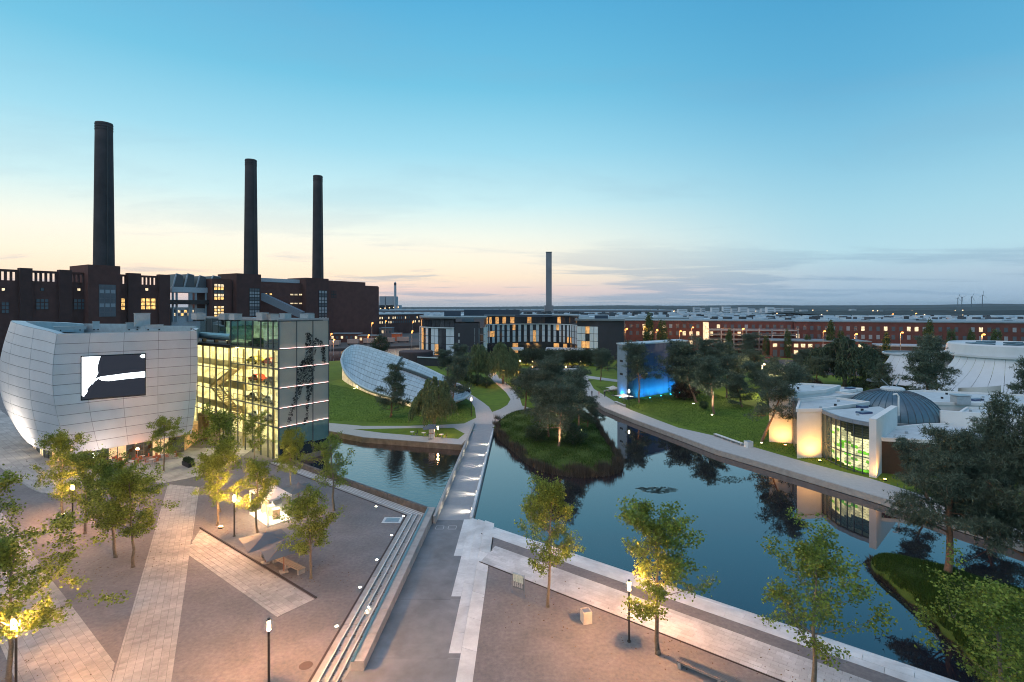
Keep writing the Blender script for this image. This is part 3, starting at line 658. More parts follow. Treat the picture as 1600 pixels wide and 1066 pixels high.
for z in lv[1:]: bb = MB(); bb.slab(lpn(0, .03), lpn(16.3, .03), .15, z-.07, z+.07); obj('transom', bb, M_mull, gt)
# atrium between tower and screen building: lower roof, tall panes
az_ = 17.6; al = [0, 5.3, 9.6, 13.6, az_]
ss_ = [16.3]+LS2
for i in range(len(ss_)-1):
    for j in range(4):
        bb = MB(); bb.slab(lpn(ss_[i]+.05), lpn(ss_[i+1]-.05), .05, al[j]+.05, al[j+1]-.05); obj('pane', bb, G_clear, gt)
    bb = MB(); bb.slab(lpn(ss_[i+1]-.05, .02), lpn(ss_[i+1]+.05, .02), .18, 0, az_); obj('mullion', bb, M_mull, gt)
    # glazed upper band set back above the atrium roof
    bb = MB(); bb.slab(lpn(ss_[i]+.05, -4), lpn(ss_[i+1]-.05, -4), .05, az_+1.2, 22.6); obj('pane', bb, G_green, gt)
    bb = MB(); bb.slab(lpn(ss_[i]-.04, -3.97), lpn(ss_[i]+.04, -3.97), .12, az_+.8, 22.7); obj('mullion', bb, M_mull, gt)
for z in al[1:]: bb = MB(); bb.slab(lpn(16.3, .03), lpn(ss_[-1], .03), .15, z-.06, z+.06); obj('transom', bb, M_mull, gt)
def rect(s0, s1, o0, o1): return [lpn(s0, o0), lpn(s1, o0), lpn(s1, o1), lpn(s0, o1)]
obj('atrium_roof', MB().prism(rect(16.4, 38.3, .25, -5), az_+.0, az_+.5), M_dark, gt)
obj('roof', MB().prism(rect(0, 16.3, -.05, -9.3), 22.6, 22.95).prism(rect(16.31, 38.3, -4.1, -9.3), 22.6, 22.94), M_roofm, gt)
obj('roof_edge', MB().slab(lpn(0, .06), lpn(16.3, .06), .2, 22.8, 23.1).slab(rp(0, .06), rp(9.3, .06), .2, 22.8, 23.1).slab(lpn(16.3, -4), lpn(38.3, -4), .2, 22.8, 23.1), M_steel, gt)
M_int = mat('glowing_wall', (.62, .56, .40), .8, emit=(1, .84, .48), es=.7); M_intd = mat('interior_dark', (.16, .11, .05), .7); M_ceil = emis('ceiling_strip', (1, .80, .42), 60)  # tower walls given their own glow in place of light falling on them
obj('core_wall', MB().slab(lpn(.3, -6.2), lpn(38, -6.2), .2, 0, 17.4).slab(lpn(1.75, -.4), lpn(1.75, -6), .12, 0, 18), M_int, gt)
obj('back_wall', MB().slab(rp(9.3, -.2), (rp(9.3)[0]+ld[0]*38, rp(9.3)[1]+ld[1]*38), .2, 0, 22.6).slab(lpn(38.2, 0), lpn(38.2, -9.3), .2, 0, 17.5), M_int, gt)
for j, z in enumerate(lv[1:-1]):
    obj('floor_slab', MB().prism(rect(.2, 16.2, -.25, -5.9), z-.28, z), mat('slab_int', (.50, .46, .34), .8), gt)
for j, z in enumerate(al[1:-1]):
    obj('gallery', MB().prism(rect(16.5, 38, -3.2, -6.0), z-.28, z).prism(rect(16.5, 38, -3.1, -3.16), z, z+1.0), mat('slab_int', (.5, .5, .4)), gt)
for z, s0, s1, o in [(v-.32, .8, 16, -2.4) for v in lv[1:-1]]+[(v-.32, 17, 37.5, -4.4) for v in al[1:]]+[(az_-.05, 17, 37.5, -1.6)]:
    k = s0
    while k < s1-1:
        bb = MB(); a, c = lpn(k, o), lpn(k+1.5, o); bb.slab(a, c, .35, z-.05, z); obj('ceiling_light', bb, M_ceil, gt); k += 2.7
# columns, stairs, railings
for s in (3.3, 8.3, 13.6, 19, 24.5, 30): b = MB(); b.tube([(*lpn(s, -1.0), 0), (*lpn(s, -1.0), 17.5)], .16, 10); obj('column', b, mat('brass_column', (.40, .30, .12), .5), gt)
for k in range(3):
    z0, z1 = al[k], al[k+1]; a, c = (lpn(18, -1.9), lpn(27, -1.9)) if k % 2 else (lpn(27, -1.9), lpn(18, -1.9)); b = MB(); n = 14
    for q in range(n): p = lp(a, c, (q+.5)/n); b.box((p[0], p[1], z0+(z1-z0)*(q+.5)/n), (.7, 1.6, .12), math.atan2(ld[1], ld[0]))
    for o in (-.8, .8):
        b.bar((a[0]-ld[1]*o, a[1]+ld[0]*o, z0+.05), (c[0]-ld[1]*o, c[1]+ld[0]*o, z1+.05), .08, .35); b.bar((a[0]-ld[1]*o, a[1]+ld[0]*o, z0+1.0), (c[0]-ld[1]*o, c[1]+ld[0]*o, z1+1.0), .06)
    obj('stair', b, mat('stair_wood', (.42, .30, .16), .6), gt)
for j, z in enumerate(lv[1:-1]):
    b = MB(); b.slab(lpn(.3, -.3), lpn(16.2, -.3), .03, z+.95, z+1.02); [b.slab(lpn(s, -.3), lpn(s+.04, -.3), .03, z, z+.98) for s in np.arange(.5, 16, 1.1)]; obj('railing', b, M_intd, gt)
# entrance portal
ep = (20.5, 25.0)
b = MB()
for o in (0.0, 1.3): b.slab(lpn(ep[0], .3+o), lpn(ep[1], .3+o), .35, 4.6, 5.1)
for s in ep: b.slab(lpn(s, .1), lpn(s, 1.9), .3, 0, 5.1)
obj('portal', b, mat('portal_bronze', (.33, .27, .18), .45, metal=.3), gt)
obj('portal_pane', MB().slab(lpn(ep[0]+.3, 1.2), lpn(ep[1]-.3, 1.2), .05, 0, 4.4), glass('portal_glass', (.9, .85, .7), .06), gt)
for q in range(9): obj('louvre', MB().slab(lpn(ep[0]+.4, 1.35), lpn(ep[1]-.4, 1.35), .06, 2.5+.24*q, 2.58+.24*q), M_intd, gt)
# display cars inside the tower (exhibits seen through the glass)
def car(x, y, z, rz, c, name='display_car', label='', group='cars displayed inside the glass tower', L_=3.9, lit=False):
    o = thing(name, (x, y, z), label, 'car', group); cs, sn = math.cos(rz), math.sin(rz)
    def T(p): return (x+p[0]*cs-p[1]*sn, y+p[0]*sn+p[1]*cs, z+p[2])
    prof = [(-.5, .35), (-.5, .62), (-.44, .80), (-.30, .86), (-.20, 1.28), (-.02, 1.40), (.14, 1.34), (.27, .92), (.42, .82), (.5, .62), (.5, .35)]
    b = MB(); rows = []
    for w in (-.8, -.74, .74, .8):
        k = .96 if abs(w) > .77 else 1; rows.append([T((p[0]*L_, w*(1 if p[1] < .9 else .82), .35+(p[1]-.35)*k)) for p in prof])
    b.grid(rows); b.add(rows[0], [tuple(range(11))]); b.add(rows[-1], [tuple(range(11))[::-1]])
    mm = mat('car_'+'_'.join(str(int(v*100)) for v in c), c, .25, var=.02, spec=.8); obj('body', b, mm, o)
    gs = MB()
    for sgn in (-1, 1): gs.add([T((-.17*L_, sgn*.69, 1.24)), T((.11*L_, sgn*.69, 1.26)), T((.21*L_, sgn*.76, .98)), T((-.24*L_, sgn*.76, .95))], [(0, 1, 2, 3)])
    gs.add([T((.16*L_, -.6, 1.33)), T((.16*L_, .6, 1.33)), T((.275*L_, .7, .96)), T((.275*L_, -.7, .96))], [(0, 1, 2, 3)])
    obj('windows', gs, mat('car_window', (.02, .025, .03), .1), o)
    for sx in (-.31, .32):
        for sy in (-.72, .72):
            c0, c1 = T((sx*L_, sy-.1, .3)), T((sx*L_, sy+.1, .3)); w = obj('wheel', MB().tube([c0, c1], .3, 12), mat('tyre', (.015, .015, .015), .8), o)
            obj('rim', MB().tube([T((sx*L_, sy+(.11 if sy > 0 else -.11), .3)), T((sx*L_, sy+(.12 if sy > 0 else -.12), .3))], .18, 10), M_steel, w)
    return o
cc = [((.65, .60, .5), 'cream'), ((.1, .35, .12), 'green'), ((.6, .5, .08), 'yellow'), ((.5, .06, .04), 'red'), ((.06, .06, .07), 'black'), ((.5, .52, .55), 'silver')]
q = 0
for j, z in enumerate(lv[1:-1]):
    for s in (5.5, 10.8):
        c_, nm = cc[(q*5+j) % 6]; p = lpn(s+(j % 2)*.8, -2.2)
        car(p[0], p[1], z+.01, math.atan2(ld[1], ld[0]), c_, label='%s display car on the %s lit deck of the glass tower, %s the corner' % (nm, ['first', 'second', 'third', 'fourth', 'fifth'][j], 'nearer' if s < 8 else 'farther from')); q += 1
# printed figure of scribbled rings on the end glass
def figm(cx, cy_): P = onl(cx, rp(0, .09), rd)[0]; return (P[0], P[1], ZAT(cy_, P[1]))
body = [([(477, 521), (483, 519), (487, 525), (485, 533), (480, 533)], 26),     # head
        ([(478, 532), (486, 533), (494, 530), (495, 545), (488, 562), (481, 568), (478, 552), (477, 540)], 70),
        ([(492, 527), (503, 532), (508, 541), (509, 549), (504, 546), (497, 538)], 26), ([(501, 543), (508, 548), (509, 566), (505, 567), (503, 556)], 20),
        ([(478, 560), (490, 560), (492, 572), (489, 600), (464, 600), (463, 578), (470, 570)], 150),
        ([(466, 572), (479, 556), (480, 561), (470, 574)], 16),
        ([(465, 600), (474, 602), (469, 618), (462, 632), (455, 634), (459, 620)], 38), ([(479, 602), (489, 600), (486, 618), (481, 630), (477, 628), (479, 616)], 36),
        ([(455, 632), (461, 634), (457, 650), (452, 668), (447, 666), (451, 650)], 26), ([(478, 628), (483, 630), (481, 655), (475, 662), (474, 656), (479, 644)], 24),
        ([(446, 668), (452, 667), (455, 678), (450, 681), (446, 675)], 12), ([(473, 658), (478, 656), (477, 664), (474, 664)], 6)]
def inpoly(x, y, P):
    c = False
    for i in range(len(P)):
        (x1, y1), (x2, y2) = P[i], P[i-1]
        if (y1 > y) != (y2 > y) and x < (x2-x1)*(y-y1)/(y2-y1)+x1: c = not c
    return c
fig = MB(); rr = random.Random(3)
for P, n in body:
    xs = [p[0] for p in P]; ys_ = [p[1] for p in P]; k = 0; tries = 0
    while k < n*2.6 and tries < 4000:
        tries += 1; x, y = rr.uniform(min(xs), max(xs)), rr.uniform(min(ys_), max(ys_))
        if not inpoly(x, y, P): continue
        k += 1; r = rr.uniform(.8, 2.0); a0 = rr.uniform(0, 6.28); el = rr.uniform(.5, 1); sw = rr.uniform(.6, 1.15); nseg = 7; outl = []; inl = []
        span = rr.uniform(3.2, 6.2)
        for t_ in range(nseg+1):
            a = a0+span*t_/nseg; ca, sa = math.cos(a), math.sin(a)
            outl.append(figm(x+ca*r*.75, y+sa*r*el)); inl.append(figm(x+ca*(r-sw)*.75, y+sa*(r-sw)*el))
        fig.grid([outl, inl])
obj('figure_print', fig, mat('print_black', (.004, .004, .005), .6), gt, kind='stuff')
# roof units on tower
for i, (px, py, d, lb) in enumerate([(352, 499.5, (2.2, 1.2, .9), 'low silver unit at the left of the glass tower roof'), (368, 500, (1.8, 1.2, .9), 'square silver unit beside the low one on the glass tower roof'),
    (410, 500.5, (1.8, 1.0, 1.1), 'slim silver unit in the middle of the glass tower roof'), (425, 500.5, (1.8, 1.2, .9), 'broad silver unit towards the corner of the glass tower roof'),
    (446, 499, (1.6, 1.2, .9), 'bright silver unit set back on the glass tower roof'), (310, 499.4, (2, 1.4, 1.0), 'tall pale unit behind the screen building, on the atrium roof'), (480, 498.2, (2.6, 1.2, .8), 'long grey unit near the printed end of the glass tower roof')]):
    Yr = (CAMH-22.95)*F/(py-HOR) if py-HOR > 0 else 100; rooft(px, py, Yr, d, 'roof_unit', lb, rz=math.atan2(ld[1], ld[0]))
b = MB(); a_ = lpn(20, -2.0); c_ = lpn(33, -2.0); b.tube([(a_[0], a_[1], 19.3), (c_[0], c_[1], 19.3)], .65, 14)
dt = thing('roof_duct', (a_[0], a_[1], 18.1), 'thick blue-green pipe lying on the lower roof between the two buildings', 'duct'); obj('pipe', b, mat('duct_blue', (.20, .34, .38), .3, metal=.4), dt)
for k in (.1, .5, .9): p = lp(a_, c_, k); obj('support', MB().box((p[0], p[1], 18.35), (.25, 1.2, .6), 0), M_dark, dt)
# ------------------------------------------------------------------ power plant
def brickmat(name, c, mortar, sc=3.0, var=.2):
    m = mat(name, c, .88, var=var, scale=.35, big=.05); return m
M_brick = mat('dark_brick', (.125, .048, .038), .9, var=.22, scale=.25, bump=.15, bscale=2)
M_brick2 = mat('pilaster_brick', (.088, .037, .031), .9, var=.2, scale=.25)
M_brickr = mat('red_brick', (.15, .052, .040), .9, var=.18, scale=.3)
M_chim = mat('chimney_brick', (.048, .041, .043), .9, var=.25, scale=.15, big=.05)
M_pane = mat('dim_pane', (.10, .12, .14), .25, var=.2, scale=.2)
M_lit = mat('lit_window', (.5, .4, .2), .5, emit=(255, 195, 105), es=1.1)
M_litw = mat('lit_window_pale', (.5, .45, .35), .5, emit=(255, 222, 170), es=.9)
CH1, CH3 = (-222.0, 289.0), (-148.0, 405.0); pd = (CH3[0]-CH1[0], CH3[1]-CH1[1]); pl_ = math.hypot(*pd); pd = (pd[0]/pl_, pd[1]/pl_); pn = (pd[1], -pd[0])
PF = (CH1[0]+pn[0]*6, CH1[1]+pn[1]*6)
def pf(px, out=0, back=0):
    P = (PF[0]+pn[0]*out, PF[1]+pn[1]*out); (x, y), s = onl(px, P, pd); return (x-pn[0]*back, y-pn[1]*back)
def pblock(b, pxa, pxb, py_top, out, depth, z0=0, at=None, mi=0, ztop=None):
    a, c = pf(pxa, out), pf(pxb, out); z = ztop if ztop is not None else ZAT(py_top, (a if at is None else c)[1])
    b.prism([a, c, (c[0]-pn[0]*depth, c[1]-pn[1]*depth), (a[0]-pn[0]*depth, a[1]-pn[1]*depth)], z0, z, mi); return z
def pwin(par, pxa, pxb, pya, pyb, out, nx, nz, m, fm=None, name='window'):
    """a window of nx by nz panes on the facade plane: frame part, panes as sub-parts"""
    a, c = pf(pxa, out), pf(pxb, out); Y = (a[1]+c[1])/2; z1, z0 = ZAT(pya, Y), ZAT(pyb, Y)
    f = MB(); f.slab(a, c, .3, z0, z1); fr_ = obj(name, f, fm or M_dark, par)
    for i in range(nx):
        for j in range(nz):
            p, q = lp(a, c, (i+.12)/nx), lp(a, c, (i+.88)/nx); h = (z1-z0)/nz
            mm = m[(i*3+j*5) % len(m)] if isinstance(m, list) else m
            b = MB(); b.slab((p[0]+pn[0]*.12, p[1]+pn[1]*.12), (q[0]+pn[0]*.12, q[1]+pn[1]*.12), .12, z0+h*(j+.12), z0+h*(j+.88)); obj('pane', b, mm, fr_)
def chimney(x, y, ztop, z0, r0, r1, label, m=None, group='tall chimneys of the power plant'):
    o = thing('chimney', (x, y, z0), label, 'chimney', group); b = MB()
    b.lathe([(r0+(r1-r0)*k/10, z0+(ztop-z0)*k/10) for k in range(11)]+[(r1-.8, ztop), (r1-.9, ztop-4)], (x, y, 0), 28); obj('shaft', b, m or M_chim, o, smooth=True)
    for k in range(3): bb = MB(); zz = ztop-1.2-k*1.4; bb.lathe([(r1+.0, zz), (r1+.18, zz), (r1+.18, zz+.5), (r1, zz+.5)], (x, y, 0), 28); obj('band', bb, M_chim if not m else m, o)
    bb = MB(); bb.box((x+r0*.85, y-r0*.6, (z0+ztop)/2), (.35, .35, ztop-z0-3)); obj('ladder', bb, M_dark, o); return o
chimney(-222, 289, 125, 20, 5.1, 4.0, 'tallest dark brick chimney rising from the left power plant tower')
ch2 = onl(392, CH1, pd)[0]; chimney(ch2[0], ch2[1], ZAT(250, ch2[1]), 20, 4.7, 3.6, 'middle dark brick chimney, between the tallest and the thinnest')
chimney(-148, 405, ZAT(275, 405), 20, 4.4, 3.4, 'rightmost dark chimney of the power plant, beside its windowless end block')
pw1 = thing('power_station', (*pf(137), 0), 'left wing of the dark brick power station with row of square openings below roofline', 'power station')
b = MB(); zt = ZAT(420.5, pf(2)[1]); a = pf(-140); c = pf(266)
zt = 46.0
zw = lambda py, px: ZAT(py, pf(px)[1])
ZL = (zw(420.5, 2)+zw(431, 240))/2; ZO1 = ZL-1.1; ZO0 = ZL-5.2
b.prism([a, c, (c[0]-pn[0]*26, c[1]-pn[1]*26), (a[0]-pn[0]*26, a[1]-pn[1]*26)], 0, ZO0)
obj('wall', b, M_brick, pw1)
b = MB()
for back in (0,): b.prism([(a[0]-pn[0]*back, a[1]-pn[1]*back), (c[0]-pn[0]*back, c[1]-pn[1]*back), (c[0]-pn[0]*(back+2), c[1]-pn[1]*(back+2)), (a[0]-pn[0]*(back+2), a[1]-pn[1]*(back+2))], ZO1, ZL)
obj('lintel', b, M_brick, pw1)
opn = [(2, 8), (11, 17), (19.5, 25.5), (50.5, 56), (58.5, 63.5), (66, 71.5), (74, 79.5), (82, 87.5), (112, 116.5), (118, 123), (125, 130), (191.5, 196.5), (221.5, 226.5), (227.7, 232.5), (234, 238.5), (240, 244.8), (-34, -28), (-26, -20), (-18, -12)]
edges = sorted([x for o_2 in opn for x in o_2]); cur = -140
for x0, x1 in sorted(opn)+[(266, 266)]:
    p, q = pf(cur), pf(x0)
    for back in (0,): bb = MB(); bb.prism([(p[0]-pn[0]*back, p[1]-pn[1]*back), (q[0]-pn[0]*back, q[1]-pn[1]*back), (q[0]-pn[0]*(back+2), q[1]-pn[1]*(back+2)), (p[0]-pn[0]*(back+2), p[1]-pn[1]*(back+2))], ZO0, ZO1); obj('pier', bb, M_brick, pw1)
    cur = x1
for (x0, x1, d) in ((31, 51, 0), (93, 113, 0), (200.5, 220.5, 0), (249, 266, 0), (-50, -36, 0)):
    bb = MB(); pblock(bb, x0, x1, 0, 1.6, 3.6, ztop=ZL+.9); obj('pilaster', bb, M_brick2, pw1)
bb = MB(); pblock(bb, 137.5, 188, 413.3, 5.0, 24); obj('tower', bb, M_brick, pw1)
pwin(pw1, 154.5, 181, 445, 495, 5.1, 3, 7, [M_pane, mat('pale_pane', (.30, .34, .37), .3), M_pane], mat('window_grey', (.10, .11, .13), .5))
pwin(pw1, 188.5, 195.5, 466, 485, .1, 1, 3, M_lit); pwin(pw1, 219, 243.5, 466, 484, .1, 3, 3, M_lit)
pwin(pw1, 56, 76, 467, 484, .1, 3, 3, M_pane, M_brick2); pwin(pw1, 115, 133, 467, 484, .1, 3, 3, M_pane, M_brick2); pwin(pw1, 2, 14, 472, 490, .1, 2, 3, M_pane, M_brick2)
for px in (5, 66, 123, 229): pwin(pw1, px-3, px+3, 450, 455, .1, 1, 1, M_pane if px == 66 else M_litw)
# bridge wing between: raised white office wing with glazed sheds
pg = thing('glazed_wing', (*pf(300), 0), 'raised pale wing with glass shed roofs bridging the gap in the power station', 'building')
zc1, zc0 = zw(449, 305), zw(461, 305)
bb = MB(); pblock(bb, 268.5, 331, 0, -4, 14, z0=zc0+1.5, ztop=zc1); obj('deck', bb, mat('pale_clad', (.48, .52, .56), .5), pg)
bb = MB(); pblock(bb, 266, 345, 0, -2, 16, z0=zw(475.5, 305), ztop=zw(469, 305)); obj('gantry', bb, M_dark, pg)
for px in (270, 276, 296, 299, 306, 322, 329): bb = MB(); p = pf(px, -5); bb.box((p[0], p[1], (zc0+zw(500, 305))/2+2), (.9, .9, zc0-zw(500, 305)+6)); obj('column', bb, mat('pale_clad', (.5, .5, .5)), pg)
for k, (x0, x1) in enumerate([(270, 286), (288, 303.5), (307, 322), (326, 345)]):
    a, c = pf(x0, -4), pf(x1, -4); a2, c2 = pf(x0+5, -9), pf(x1+3, -9); z0_, z1_ = zc1+.05, ZAT(428 if k < 2 else 431, a[1])
    m_ = (lp(a, c, .25), lp(a2, c2, .25))
    bb = MB(); bk_ = (-pn[0]*12, -pn[1]*12)
    bb.add([(*a, z0_), (*c, z0_), (c[0]+bk_[0], c[1]+bk_[1], z0_), (a[0]+bk_[0], a[1]+bk_[1], z0_), (*lp(a, c, .35), z1_), (*lp(a, c, 1.0), z1_-.8), (c[0]+bk_[0], c[1]+bk_[1], z1_-.8), (lp(a, c, .35)[0]+bk_[0], lp(a, c, .35)[1]+bk_[1], z1_)], [(3, 2, 1, 0), (0, 1, 5, 4), (1, 2, 6, 5), (2, 3, 7, 6), (3, 0, 4, 7), (4, 5, 6, 7)])
    sh = obj('shed_roof', bb, mat('shed_slate', (.07, .085, .10), .4), pg)
    bb = MB(); bb.bar((*a, z0_+.1), (*lp(a, c, .35), z1_+.2), .9, .5); bb.bar((*lp(a, c, .35), z1_+.2), (*c, z1_-.6), .7, .4); obj('frame', bb, mat('pale_clad', (.5, .5, .5)), sh)
pwin(pg, 271, 303, 484, 494, -6, 6, 2, [M_litw, M_pane, M_lit, M_pane], mat('pale_clad', (.5, .5, .5)))
bb = MB(); pblock(bb, 268, 345, 500, -6.5, 12, ztop=zw(482, 305)); obj('lower_block', bb, mat('pale_clad', (.5, .5, .5)), pg)
# right wing
pw2 = thing('power_station', (*pf(400), 0), 'right wing of the dark brick power station ending in a blank windowless block', 'power station')
bb = MB(); pblock(bb, 331, 362, 437, 1.0, 26, ztop=zw(436, 345)); obj('block', bb, M_brick, pw2)
bb = MB(); pblock(bb, 350, 592, 0, 0, 30, ztop=zw(442, 440)); obj('wall', bb, M_brick, pw2)
bb = MB(); pblock(bb, 369.5, 408, 427, 5, 22); obj('tower', bb, M_brick2, pw2)
bb = MB(); pblock(bb, 478.5, 513.5, 434, 5, 22); obj('tower', bb, M_brick2, pw2)
bb = MB(); pblock(bb, 513.5, 571, 438, 2, 34, ztop=zw(440, 540)); obj('block', bb, M_brick, pw2)
bb = MB(); pblock(bb, 571, 591, 446.5, 2, 40); obj('block', bb, M_brick, pw2)
pwin(pw2, 334, 350, 443.5, 469, 1.15, 3, 5, [M_lit, M_pane, M_litw], M_dark); pwin(pw2, 334, 350, 478, 496, 1.15, 3, 4, [M_lit, M_litw], M_dark)
M_pclad = mat('pale_panel', (.33, .35, .37), .5)
pwin(pw2, 389.5, 405.5, 450.5, 494, 5.15, 4, 9, [M_pclad, M_pane, M_pclad], M_dark); pwin(pw2, 498, 511, 454, 500, 5.15, 3, 9, [M_pclad, M_pclad, M_pane], M_dark)
for px in (411.5, 415.5, 423): pwin(pw2, px-2, px+1.8, 458, 461.5, .15, 2, 1, M_lit)
for px in (456, 462.5, 469.5): pwin(pw2, px-2.6, px+2.2, 459, 462, .15, 3, 1, M_litw); pwin(pw2, px-2.6, px+2.2, 473, 475.5, .15, 3, 1, M_litw)
pwin(pw2, 517, 525.5, 454.5, 465.5, 2.15, 2, 2, M_brick2, M_dark)
for k in range(15):
    px = 410+k*4.6; p = pf(px, -6); bb = MB(); bb.box((p[0], p[1], zw(441, 440)+1.2), (2.4, 7, 2.6), .6); obj('rooflight', bb, mat('pale_clad', (.5, .5, .5)), pw2)
a, c = pf(409, 3), pf(472, 26); bb = MB(); bb.bar((a[0], a[1], zw(463, 410)), (c[0], c[1], ZAT(492, c[1])), 5, 4.5)
cvr = thing('conveyor_bridge', (*a, zw(463, 410)), 'sloping grey covered conveyor descending from the power station middle', 'conveyor'); obj('gallery', bb, mat('conveyor_clad', (.16, .20, .24), .5), cvr)
c2 = pf(486, 26); bb = MB(); bb.slab(c, c2, 6, 0, ZAT(489, c[1])); obj('transfer_tower', bb, mat('conveyor_clad', (.2, .2, .2)), cvr)
# ------------------------------------------------------------------ far industrial quay with sodium lights
M_or = mat('orange_shed', (.45, .12, .04), .7)
def shed(px0, px1, py0, py1, dep, m, name, label, cat='shed', roof=None, group=None, lean=0, wins=0):
    Y = F*CAMH/(py1-HOR); x0, x1 = (px0-800)*Y/F, (px1-800)*Y/F; z = ZAT(py0, Y); o = thing(name, ((x0+x1)/2, Y, 0), label, cat, group)
    b = MB(); b.prism([(x0, Y), (x1, Y+lean), (x1, Y+lean+dep), (x0, Y+dep)], -.06, z-.4); obj('wall', b, m, o)
    b = MB(); b.prism([(x0-.3, Y-.3), (x1+.3, Y+lean-.3), (x1+.3, Y+lean+dep+.3), (x0-.3, Y+dep+.3)], z-.4, z); obj('roof', b, roof or M_roofm, o)
    for k in range(wins):
        xx = x0+(x1-x0)*(k+.5)/wins; yy = Y+lean*(k+.5)/wins; h = min(2.2, z*.3)
        obj('window', MB().box((xx, yy-.02, z*.55), ((x1-x0)/wins*.45, .2, h)), M_litw if (k*7+int(px0)) % 5 < 2 else M_pane, o)
    return o
shed(612, 625, 521, 533, 8, M_or, 'quay_shed', 'small orange lit shed on the far canal quay'); shed(595, 612, 512, 527, 9, mat('tank_grey', (.2, .16, .15)), 'quay_shed', 'low brown shed beside the tank on the canal quay', wins=3)
shed(516, 560, 521, 535, 10, M_brick, 'quay_shed', 'long dark shed at the foot of the windowless brick block', wins=6); shed(560, 592, 524, 537, 8, mat('rust_shed', (.22, .08, .05)), 'quay_shed', 'rust coloured shed right beside the canal bank', wins=4)
for k, (px, py, w) in enumerate([(520, 541, 26), (552, 539, 20), (577, 538, 20), (604, 536.5, 30), (630, 535, 22)]):
    Y = F*CAMH/(py-HOR); x = (px-800)*Y/F; o = thing('freight_wagon', (x, Y, 0), ['leftmost', 'second', 'third', 'fourth', 'rightmost'][k]+' pale freight wagon in the row along the canal bank', 'wagon', 'freight wagons along the canal bank')
    obj('body', MB().box((x, Y, 2.4), (w/F*Y*.86, 3, 2.8)), mat('wagon_pale', (.45, .33, .28), .6), o); obj('chassis', MB().box((x, Y, .75), (w/F*Y*.9, 2.4, .4)), M_dark, o)
    for s in (-.3, .3): obj('wheel', MB().tube([(x+s*w/F*Y, Y-1.3, .5), (x+s*w/F*Y, Y-1.1, .5)], .55, 10), M_dark, o)
tk = thing('storage_tank', (G(588, 527).x, G(588, 527).y, 0), 'squat round storage tank on the canal quay beside the brick block', 'tank'); p_ = G(591, 525)
obj('shell', MB().lathe([(7, -.06), (7, 6.5), (6.8, 6.7), (0, 7.3)], (p_.x, p_.y, 0), 28), mat('tank_grey', (.25, .2, .18)), tk)
# long brick works behind the quay
def longb(P, Q, z, dep, m, name, label, rows, ncol, cat='factory building', lits=.25, winw=.45, zb=0, roofm=None, sid=1):
    d = (Q[0]-P[0], Q[1]-P[1]); l = math.hypot(*d); d = (d[0]/l, d[1]/l); n_ = (d[1], -d[0])
    if n_[1] > 0: n_ = (-n_[0], -n_[1])
    o = thing(name, (P[0], P[1], 0), label, cat)
    b = MB(); b.prism([P, Q, (Q[0]-n_[0]*dep, Q[1]-n_[1]*dep), (P[0]-n_[0]*dep, P[1]-n_[1]*dep)], -.06, z); obj('wall', b, m, o)
    b = MB(); b.prism([(P[0]+n_[0]*.3, P[1]+n_[1]*.3), (Q[0]+n_[0]*.3, Q[1]+n_[1]*.3), (Q[0]-n_[0]*dep, Q[1]-n_[1]*dep), (P[0]-n_[0]*dep, P[1]-n_[1]*dep)], z+.002, z+.5); obj('roof', b, roofm or M_roofm, o)
    rr = random.Random(sid); shared = {}
    ang = math.atan2(d[1], d[0]); wstuff = MB(); cnt = 0
    for j, (zz, h) in enumerate(rows):
        for k in range(ncol):
            s = l*(k+.5)/ncol; w = l/ncol*winw
            if rr.random() < .06: continue
            mm = M_litw if rr.random() < lits else (M_pane if rr.random() < .75 else M_pclad)
            key = (h, mm.name)
            if cnt < 290:
                if key not in shared: shared[key] = mesh('window', MB().box((0, 0, 0), (w, .2, h)), mm)
                w_ = bpy.data.objects.new('window', shared[key]); col.objects.link(w_); w_.parent = o; w_.location = (P[0]+d[0]*s+n_[0]*.02-P[0], P[1]+d[1]*s+n_[1]*.02-P[1], zz); w_.rotation_euler = (0, 0, ang); cnt += 1
    return o, d, n_
FBa, FBb = (-95, 470), (-35, 440)
longb(g2(592, 523), g2(662, 519), ZAT(493, 450), 40, M_brick, 'works_hall', 'low brick works with orange lights behind the canal, left of the hotel', [(11, 2), (15, 2)], 22, lits=.35, sid=4)
# factory right
Pf1, Qf1 = (60, 268+20), (156, 283)
f1 = longb((58, 300), (150, 284), ZAT(502, 290), 30, M_brickr, 'factory_hall', 'red brick factory stretch directly right of the hotel with orange lamps', [(5.5, 2.2), (10.5, 2.2), (14.5, 2)], 26, lits=.2, sid=2)
f2 = longb((150.3, 283), (320, 236), ZAT(505, 260), 26, M_brickr, 'factory_hall', 'long red brick factory running behind the right side trees', [(5.0, 2.6), (9.6, 2.2), (13.9, 2.2)], 52, lits=.16, sid=8)
longb((128, 262), (172, 254), 8.2, 16, M_brickr, 'factory_annexe', 'low factory annexe with brightly lit ground floor behind the poplars', [(2.4, 3.2), (6.2, 1.7)], 14, lits=.5, sid=3, winw=.6)
longb((172.5, 250), (262, 222), 6.6, 14, mat('brown_clad', (.10, .075, .07)), 'factory_annexe', 'low dark annexe with pale roof behind the white pavilions', [(3.5, 2.0)], 20, lits=.3, sid=5, roofm=mat('pale_roof', (.4, .45, .48), .6))
